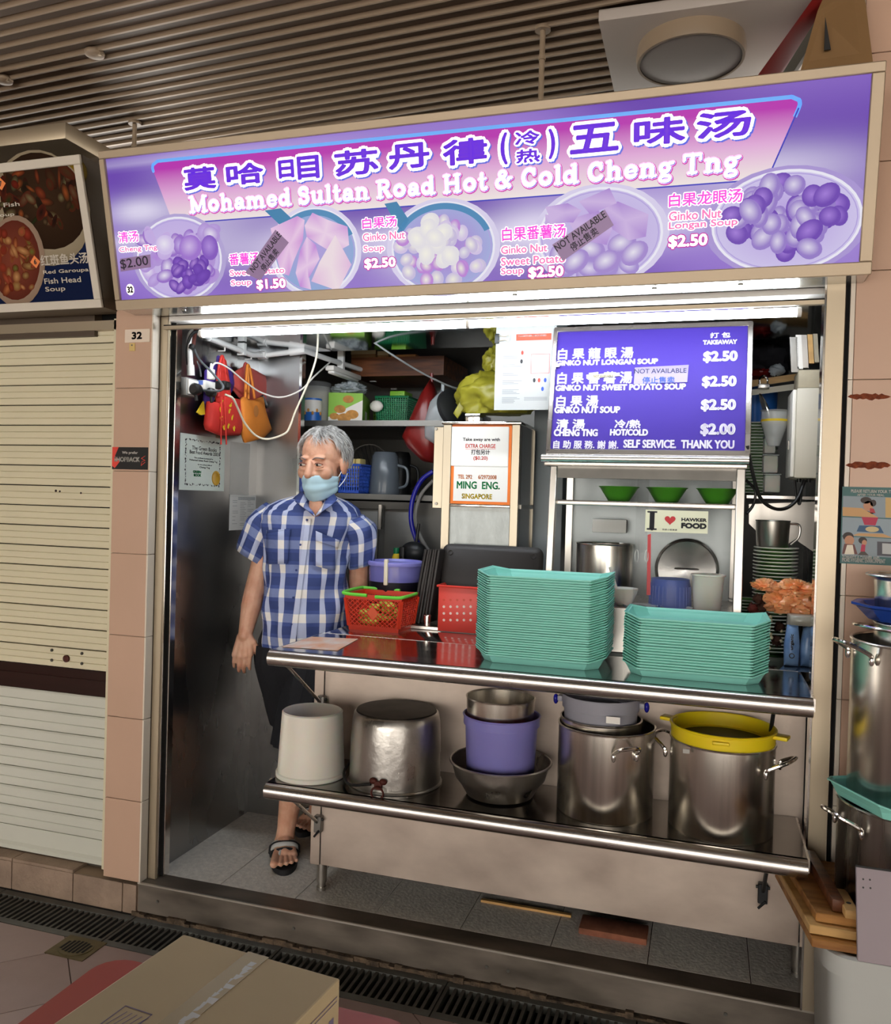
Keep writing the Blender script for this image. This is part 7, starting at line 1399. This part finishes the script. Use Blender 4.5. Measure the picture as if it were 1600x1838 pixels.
# eyes, brows
for s in (-1, 1):
    e = MB(); ell(e, XH, (s * .033, -.0905, .0), (.0135, .006, .0052), 14, 8); o = part('eye', e, 'eye_white', man); e = MB(); ell(e, XH, (s * .033 - .003, -.0945, -.0005), (.0055, .003, .0048), 12, 8); part('iris', e, 'eye_dark', o)
    part('eyelid', MB().tube(curve([H(s * .033 - .016, .088, .001), H(s * .033 - .006, .0965, .006), H(s * .033 + .006, .0965, .006), H(s * .033 + .016, .087, .0)], 5), .0022, 6), 'lip', man)
    part('eye_bag', MB().tube(curve([H(s * .033 - .016, .088, -.006), H(s * .033, .0945, -.012), H(s * .033 + .016, .086, -.007)], 5), .0022, 6), 'skin', man)
    part('eyebrow', MB().tube(curve([H(s * .014, .098, .018), H(s * .03, .099, .025), H(s * .05, .082, .02)], 5), .0022, 6, radii=None), 'hair_dark', man)
for z in (.05, .062, .074): part('forehead_crease', MB().tube(curve([H(-.04, .074 - (z - .05) * .6, z), H(0, .0885 - (z - .05) * .75, z + .002), H(.04, .074 - (z - .05) * .6, z)], 6), .0011, 5), 'lip', man) if False else None
# hair: a cap shell with the face left free, plus combed strands
hb = MB(); seg, nn = 64, 34; V = []; idx = {}
def hair_ok(a, b):          # a: polar 0 top .. pi, b: azimuth, 0 = forward
    z = math.cos(a); front = math.cos(b)
    if front > .62: return a < .74 + .1 * math.sin(5 * b)
    if front > .22: return a < .74 + (.62 - front) * 1.9
    if front > -.12: return a < 1.78
    return a < 1.95
def hpt(a, b, k=1.0):
    w1 = 1 + .03 * math.sin(9 * b + 3 * a) + .02 * math.sin(23 * b)
    return H(.0885 * k * w1 * math.sin(a) * math.sin(b), -.012 + .108 * k * w1 * math.sin(a) * math.cos(b), .03 + .098 * k * math.cos(a))
for i in range(nn + 1):
    for j in range(seg):
        V.append(hpt(math.pi * (.001 + i / nn), 2 * math.pi * j / seg))
Fc = [(i * seg + j, i * seg + (j + 1) % seg, (i + 1) * seg + (j + 1) % seg, (i + 1) * seg + j) for i in range(nn) for j in range(seg) if hair_ok(math.pi * (i + 1) / nn, 2 * math.pi * (j + .5) / seg)]
hb.add(V, Fc); hair = part('hair', hb, 'hair_grey', man); sd = hair.modifiers.new('thick', 'SOLIDIFY'); sd.thickness = .01; sd.offset = -1
R = random.Random(21); sm_ = MB()
for k in range(4200):
    a = math.acos(1 - R.random() * 1.25); b = R.uniform(0, 6.283)
    if not hair_ok(a - .05, b): continue
    p = hpt(a, b, 1.0); da = R.uniform(.2, .55); side = 1 if math.sin(b) > 0 else -1; db = side * R.uniform(-.05, .25) * (1 if math.cos(b) < .6 else 2.2)
    pts = [p, hpt(a + da * .5, b + db * .5, 1.04 + R.uniform(0, .04)), hpt(a + da, b + db, 1.02 + R.uniform(-.02, .09))]
    q = Vector((R.uniform(-1, 1), R.uniform(-1, 1), R.uniform(-1, 1))).normalized() * .0012
    sm_.add([pts[0] - q, pts[0] + q, pts[1] + q, pts[1] - q, pts[2]], [(0, 1, 2, 3), (3, 2, 4)])
part('strands', sm_, 'hair_grey', hair, smooth=0)
# mask with pleats and ear loops
mk = MB(); nu, nv = 28, 18; Rm = []
for j in range(nv + 1):
    v = j / nv; row = []
    for i in range(nu + 1):
        u = -1 + 2 * i / nu; th = u * 1.28
        z = -.036 - .012 * abs(u) ** 1.5 * (1 - v) - v * (.096 - .03 * abs(u) ** 2)
        bul = .014 * math.exp(-((u) / .25) ** 2) * (1 - v * .6) + .006 * math.sin(v * math.pi)
        pl = .0022 * abs(math.sin(v * 3 * math.pi)) + .001 * math.sin(9 * u + 6 * v)
        fx = .0715 + pl - .012 * v * v; ff = .106 + bul + pl - .024 * max(0, v - .55) ** 1.2 * 2
        row.append(H(fx * math.sin(th), -.01 + ff * math.cos(th) * (1 - .0 * v), z))
    Rm.append(row)
mk.rings(Rm, False, False, False); mo = part('face_mask', mk, 'mask_blue', man, smooth=60); sd = mo.modifiers.new('thick', 'SOLIDIFY'); sd.thickness = .002; sd.offset = 1
for s in (-1, 1):
    for z0, z1 in ((-.05, .018), (-.085, -.04)): part('ear_loop', MB().tube(curve([H(s * .07, .022, z0), H(s * .081, .0, (z0 + z1) / 2), H(s * .083, -.02, z1)], 5), .0016, 6), 'mask_loop', mo)
# shirt: torso and sleeves carry their own weave coordinates
def plaid(name):
    m = bpy.data.materials.new(name); m.use_nodes = True; N = m.node_tree.nodes; L = m.node_tree.links; b = N['Principled BSDF']; b.inputs['Roughness'].default_value = .8
    at_ = N.new('ShaderNodeAttribute'); at_.attribute_name = 'weave'; sp = N.new('ShaderNodeSeparateXYZ'); L.new(at_.outputs['Vector'], sp.inputs[0])
    def stripe(out, pitch, width, off=0.0):
        a = N.new('ShaderNodeMath'); a.operation = 'MULTIPLY_ADD'; a.inputs[1].default_value = 1 / pitch; a.inputs[2].default_value = off; L.new(out, a.inputs[0])
        f = N.new('ShaderNodeMath'); f.operation = 'FRACT'; L.new(a.outputs[0], f.inputs[0]); c = N.new('ShaderNodeMath'); c.operation = 'LESS_THAN'; c.inputs[1].default_value = width / pitch; L.new(f.outputs[0], c.inputs[0]); return c.outputs[0]
    sv = stripe(sp.outputs['X'], .07, .0235, .165); shh = stripe(sp.outputs['Y'], .0955, .034, .3); thin = stripe(sp.outputs['Y'], .0955, .062, .45)
    def mix(fac, c1, c2):
        x = N.new('ShaderNodeMix'); x.data_type = 'RGBA'; (L.new(fac, x.inputs['Factor']))
        for s_, v in ((6, c1), (7, c2)):
            if isinstance(v, tuple): x.inputs[s_].default_value = v + (1,)
            else: L.new(v, x.inputs[s_])
        return x.outputs[2]
    base = mix(thin, lin('31427a'), lin('3d4f8c')); hz = mix(shh, base, lin('7482b0')); vt = mix(shh, lin('b9c3e2'), lin('f1eeea')); L.new(mix(sv, hz, vt), b.inputs['Base Color'])
    nz = N.new('ShaderNodeTexNoise'); nz.inputs['Scale'].default_value = 16; nz.inputs['Detail'].default_value = 3; tc = N.new('ShaderNodeTexCoord'); L.new(tc.outputs['Object'], nz.inputs['Vector']); bp = N.new('ShaderNodeBump'); bp.inputs['Strength'].default_value = .35; bp.inputs['Distance'].default_value = .02; L.new(nz.outputs['Fac'], bp.inputs['Height']); L.new(bp.outputs['Normal'], b.inputs['Normal'])
    MATS[name] = m; return m
plaid('plaid')
def cloth(rings, weave, name, m='plaid', parent=None, cap=(False, False), closed=True, thick=.003):
    mb = MB().rings(rings, *cap, closed); me = mb.mesh(name, 0); me.shade_smooth()
    a = me.attributes.new('weave', 'FLOAT_VECTOR', 'POINT'); fl_ = [w_ for r in weave for w_ in r]
    for i in range(len(me.vertices)): a.data[i].vector = fl_[i]
    me.materials.append(MATS[m]); o = bpy.data.objects.new(name, me); COL.objects.link(o); o.parent = parent
    if thick: sd = o.modifiers.new('thick', 'SOLIDIFY'); sd.thickness = thick; sd.offset = -1
    return o
prof = [(1172, 476, 622, .118), (1150, 474, 623, .122), (1100, 470, 624, .124), (1050, 474, 624, .118), (1010, 476, 626, .112), (975, 474, 632, .11), (945, 470, 645, .106), (925, 470, 650, .1), (910, 478, 644, .09), (899, 500, 628, .078), (891, 528, 608, .07), (887, 540, 600, .066)]
def lerp_prof(py):
    for (a, b) in zip(prof, prof[1:]):
        if a[0] >= py >= b[0]:
            t = (a[0] - py) / (a[0] - b[0]); return [a[k] + (b[k] - a[k]) * t for k in range(4)]
    return prof[-1]
rings, weave = [], []; ns = 72; py = 1172; prev = None
while py >= 887:
    p, l, r, dd = lerp_prof(py); c = at((l + r) / 2, py, YB); hw = (r - l) / 2 * PXM; row = []; wv = []
    if py > 1150:   # curved shirt tail
        pass
    for i in range(ns):
        a = 2 * math.pi * i / ns - math.pi / 2; ca, sa = math.cos(a), math.sin(a); e = .8 if py > 915 else 1
        x = math.copysign(abs(ca) ** e, ca) * hw; y = math.copysign(abs(sa) ** e, sa) * dd
        fold = .0045 * math.sin(7 * a + py * .035) * (1 if py > 940 else .3) + .003 * math.sin(13 * a - py * .06) + (.004 * math.sin(3 * a + py * .09) if py > 1000 else 0)
        k = 1 + fold / .15
        P = c + ax * x * k - fw * y * k
        if py > 1140: P.z -= .028 * (1 - abs(ca)) * (py - 1140) / 32 - .0
        row.append(P); u = (a + math.pi / 2); u = (u - 2 * math.pi if u > math.pi else u); wv.append((u * .165, P.z, 0))
    rings.append(row); weave.append(wv); py -= 7 if py > 930 else 3
shirt = cloth(rings, weave, 'shirt', parent=man)
def sleeve(p0, p1, p2, r0, r1, r2, name, off):
    cs_ = curve([p0, p1, p2], 8); rg, wv = [], []; acc = 0; n = len(cs_); d0 = (p2 - p0).normalized(); s = d0.cross(fw).normalized(); f = s.cross(d0).normalized()
    for k, c in enumerate(cs_):
        if k: acc += (cs_[k] - cs_[k - 1]).length
        t = k / (n - 1); r = (r0 + (r1 - r0) * t * 2) if t < .5 else (r1 + (r2 - r1) * (t - .5) * 2); row = []; w_ = []
        for i in range(40):
            a = 2 * math.pi * i / 40; rr_ = r * (1 + .05 * math.sin(5 * a + 9 * t) + .03 * math.sin(11 * a - 6 * t))
            row.append(c + s * math.cos(a) * rr_ + f * math.sin(a) * rr_ * .92); u = a if a < math.pi else a - 2 * math.pi; w_.append((off + u * r1, -acc + .02, 0))
        rg.append(row); wv.append(w_)
    return cloth(rg, wv, name, parent=shirt, cap=(True, False))
sleeve(at(503, 917, .49), at(474, 945, .46), at(449, 1000, .45), .062, .074, .066, 'sleeve', .01); sleeve(at(626, 930, .54), at(646, 955, .56), at(647, 1014, .59), .062, .068, .06, 'sleeve', .03)
# collar, placket, pockets, buttons
def front(px, py, off=.006):
    p, l, r, dd = lerp_prof(py); c = at((l + r) / 2, py, YB); hw = (r - l) / 2 * PXM
    x = (px - (l + r) / 2) * PXM / max(1e-6, hw); x = max(-.98, min(.98, x)); e = .8; ca = abs(x) ** (1 / e); sa = (1 - min(1, ca * ca)) ** .5; return c + ax * x * hw + fw * (sa ** e * dd + off)
def patch(name, pts, parent, uv=None, sub=6, off=.007, m='plaid'):
    """four pixel corners draped on the shirt front"""
    rg, wv = [], []
    for j in range(sub + 1):
        row, w_ = [], []
        for i in range(sub + 1):
            a, b = i / sub, j / sub; px = (pts[0][0] * (1 - a) + pts[1][0] * a) * (1 - b) + (pts[3][0] * (1 - a) + pts[2][0] * a) * b; py = (pts[0][1] * (1 - a) + pts[1][1] * a) * (1 - b) + (pts[3][1] * (1 - a) + pts[2][1] * a) * b
            P = front(px, py, off); row.append(P); w_.append(((px - 545) * PXM * .95 + .0 if uv is None else uv[0] + a * uv[1], P.z, 0))
        rg.append(row); wv.append(w_)
    return cloth(rg, wv, name, m, parent, closed=False)
patch('placket', [(555, 930), (564, 930), (536, 1160), (526, 1160)], shirt, uv=(.0705 * .84 + .0, .016), sub=14)
for (px, py) in ((557, 932), (546, 975), (539, 1019), (534, 1066), (531, 1112)):
    c = front(px, py, .011); part('button', MB().lathe([(.0045, 0), (.0045, .002), (.003, .003)], (0, 0, 0), 14, True, True).xf(Matrix.Translation(c) @ fw.to_track_quat('Z', 'Y').to_matrix().to_4x4()), 'button', shirt)
pk = patch('pocket', [(484, 958), (527, 950), (524, 1008), (484, 1012)], shirt, off=.009); patch('pocket_flap', [(483, 952), (529, 948), (527, 962), (484, 968)], pk, off=.012)
pk = patch('pocket', [(573, 958), (612, 972), (606, 1020), (569, 1010)], shirt, off=.009); patch('pocket_flap', [(572, 950), (614, 966), (612, 980), (572, 968)], pk, off=.012)
for s, P4 in ((-1, [(543, 880), (566, 926), (549, 914), (524, 896)]), (1, [(594, 880), (566, 926), (592, 908), (608, 896)])):
    A_ = [at(px, py, yy) for (px, py), yy in zip(P4, (.44, .375, .375, .42))]; rg, wv = [], []
    for j in range(5):
        row, w_ = [], []
        for i in range(5): a, b = i / 4, j / 4; P = (A_[0] * (1 - a) + A_[1] * a) * (1 - b) + (A_[3] * (1 - a) + A_[2] * a) * b + fw * .012 * math.sin(math.pi * a) * math.sin(math.pi * b); row.append(P); w_.append((P.x * 1.0 + .03 * s, P.z * 1.1, 0))
        rg.append(row); wv.append(w_)
    cloth(rg, wv, 'collar', 'plaid', shirt, closed=False, thick=.004)
mb = MB().tube(curve([at(543, 880, .44), at(545, 874, .5), at(570, 872, .56), at(594, 876, .5), at(594, 880, .44)], 6), .008, 8); part('collar_band', mb, 'collar_blue', shirt) if M('collar_blue', '4a60aa', .8) else None
mb = MB(); ell(mb, Matrix.Identity(4), at(567, 907, .405), (.028, .02, .045)); part('neck_opening', mb, 'skin', man)
# shorts
def trouser(hip, knee, k):
    rg = []; kn = hip + (knee - hip) * .95; n = 12
    for j in range(n + 1):
        t = j / n; c = hip + Vector((0, 0, .03)) * (1 - t) + (kn - hip) * t; r = (.098 + .024 * min(1, t / .22)) - .01 * t
        rg.append([c + ax * math.cos(2 * math.pi * i / 32) * r * (1 + .04 * math.sin(4 * i + 5 * t)) + fw * math.sin(2 * math.pi * i / 32) * r * 1.05 * (1 + .04 * math.sin(3 * i)) for i in range(32)])
    return MB().rings(rg, True, False)
sh_ = trouser(HIPL, KNL + Vector((0, 0, -.03)), 0); t2 = trouser(HIPR, KNR + Vector((0, 0, -.03)), 1); sh_.add(t2.v, t2.f)
cc = (HIPL + HIPR) / 2; sh_.rings([[cc + Vector((0, 0, z)) + ax * math.cos(2 * math.pi * i / 32) * w_ + fw * math.sin(2 * math.pi * i / 32) * d_ for i in range(32)] for z, w_, d_ in ((.12, .14, .1), (.05, .168, .112), (-.04, .165, .11), (-.1, .1, .09))]); part('shorts', sh_, 'shorts', man)
# sandals and toenails
for (g, f, s, L, tp), lb in ((fl, -1), (fr_, 1)):
    out = []
    for t_ in range(28):
        a = 2 * math.pi * t_ / 28; y = math.cos(a); x = math.sin(a); out.append(g + f * (L * .5 - .028 + y * (L * .5 + .04)) + s * (x * (.05 + .006 * y)) + Vector((0, 0, -.0235)))
    so_ = part('sandal', MB().prism(out, (0, 0, .021)), 'sandal', man, smooth=50)
    A_ = g + f * L * .34; def_ = Vector((0, 0, 1))
    for dz, df, m_, r in ((.016, -.012, 'sandal', .017), (.024, .004, 'strap_grey', .009), (.02, -.034, 'strap_grey', .009), (.008, .022, 'sandal', .011)):
        part('strap', MB().tube(curve([A_ + f * (df - .03) + s * .046 + Vector((0, 0, -.004)), A_ + f * df + s * .04 + Vector((0, 0, dz + .012)), A_ + f * (df + .015) + Vector((0, 0, dz + .026)), A_ + f * df - s * .04 + Vector((0, 0, dz + .012)), A_ + f * (df - .03) - s * .046 + Vector((0, 0, -.004))], 6), r, 8), m_, so_)
    post = g + f * (L - .03) + s * (-.024 * lb) + Vector((0, 0, .0)); part('toe_post', MB().tube(curve([A_ + f * .022 + Vector((0, 0, .036)), A_ + f * .05 + s * (-.018 * lb) + Vector((0, 0, .03)), post], 6), .0058, 8), 'strap_grey', so_)
    for p, d in tp: part('toenail', MB().sphere(p + d * .006 + Vector((0, 0, .0075)), (.006, .007, .003), 10, 6), 'toenail', man)
finish_roots()
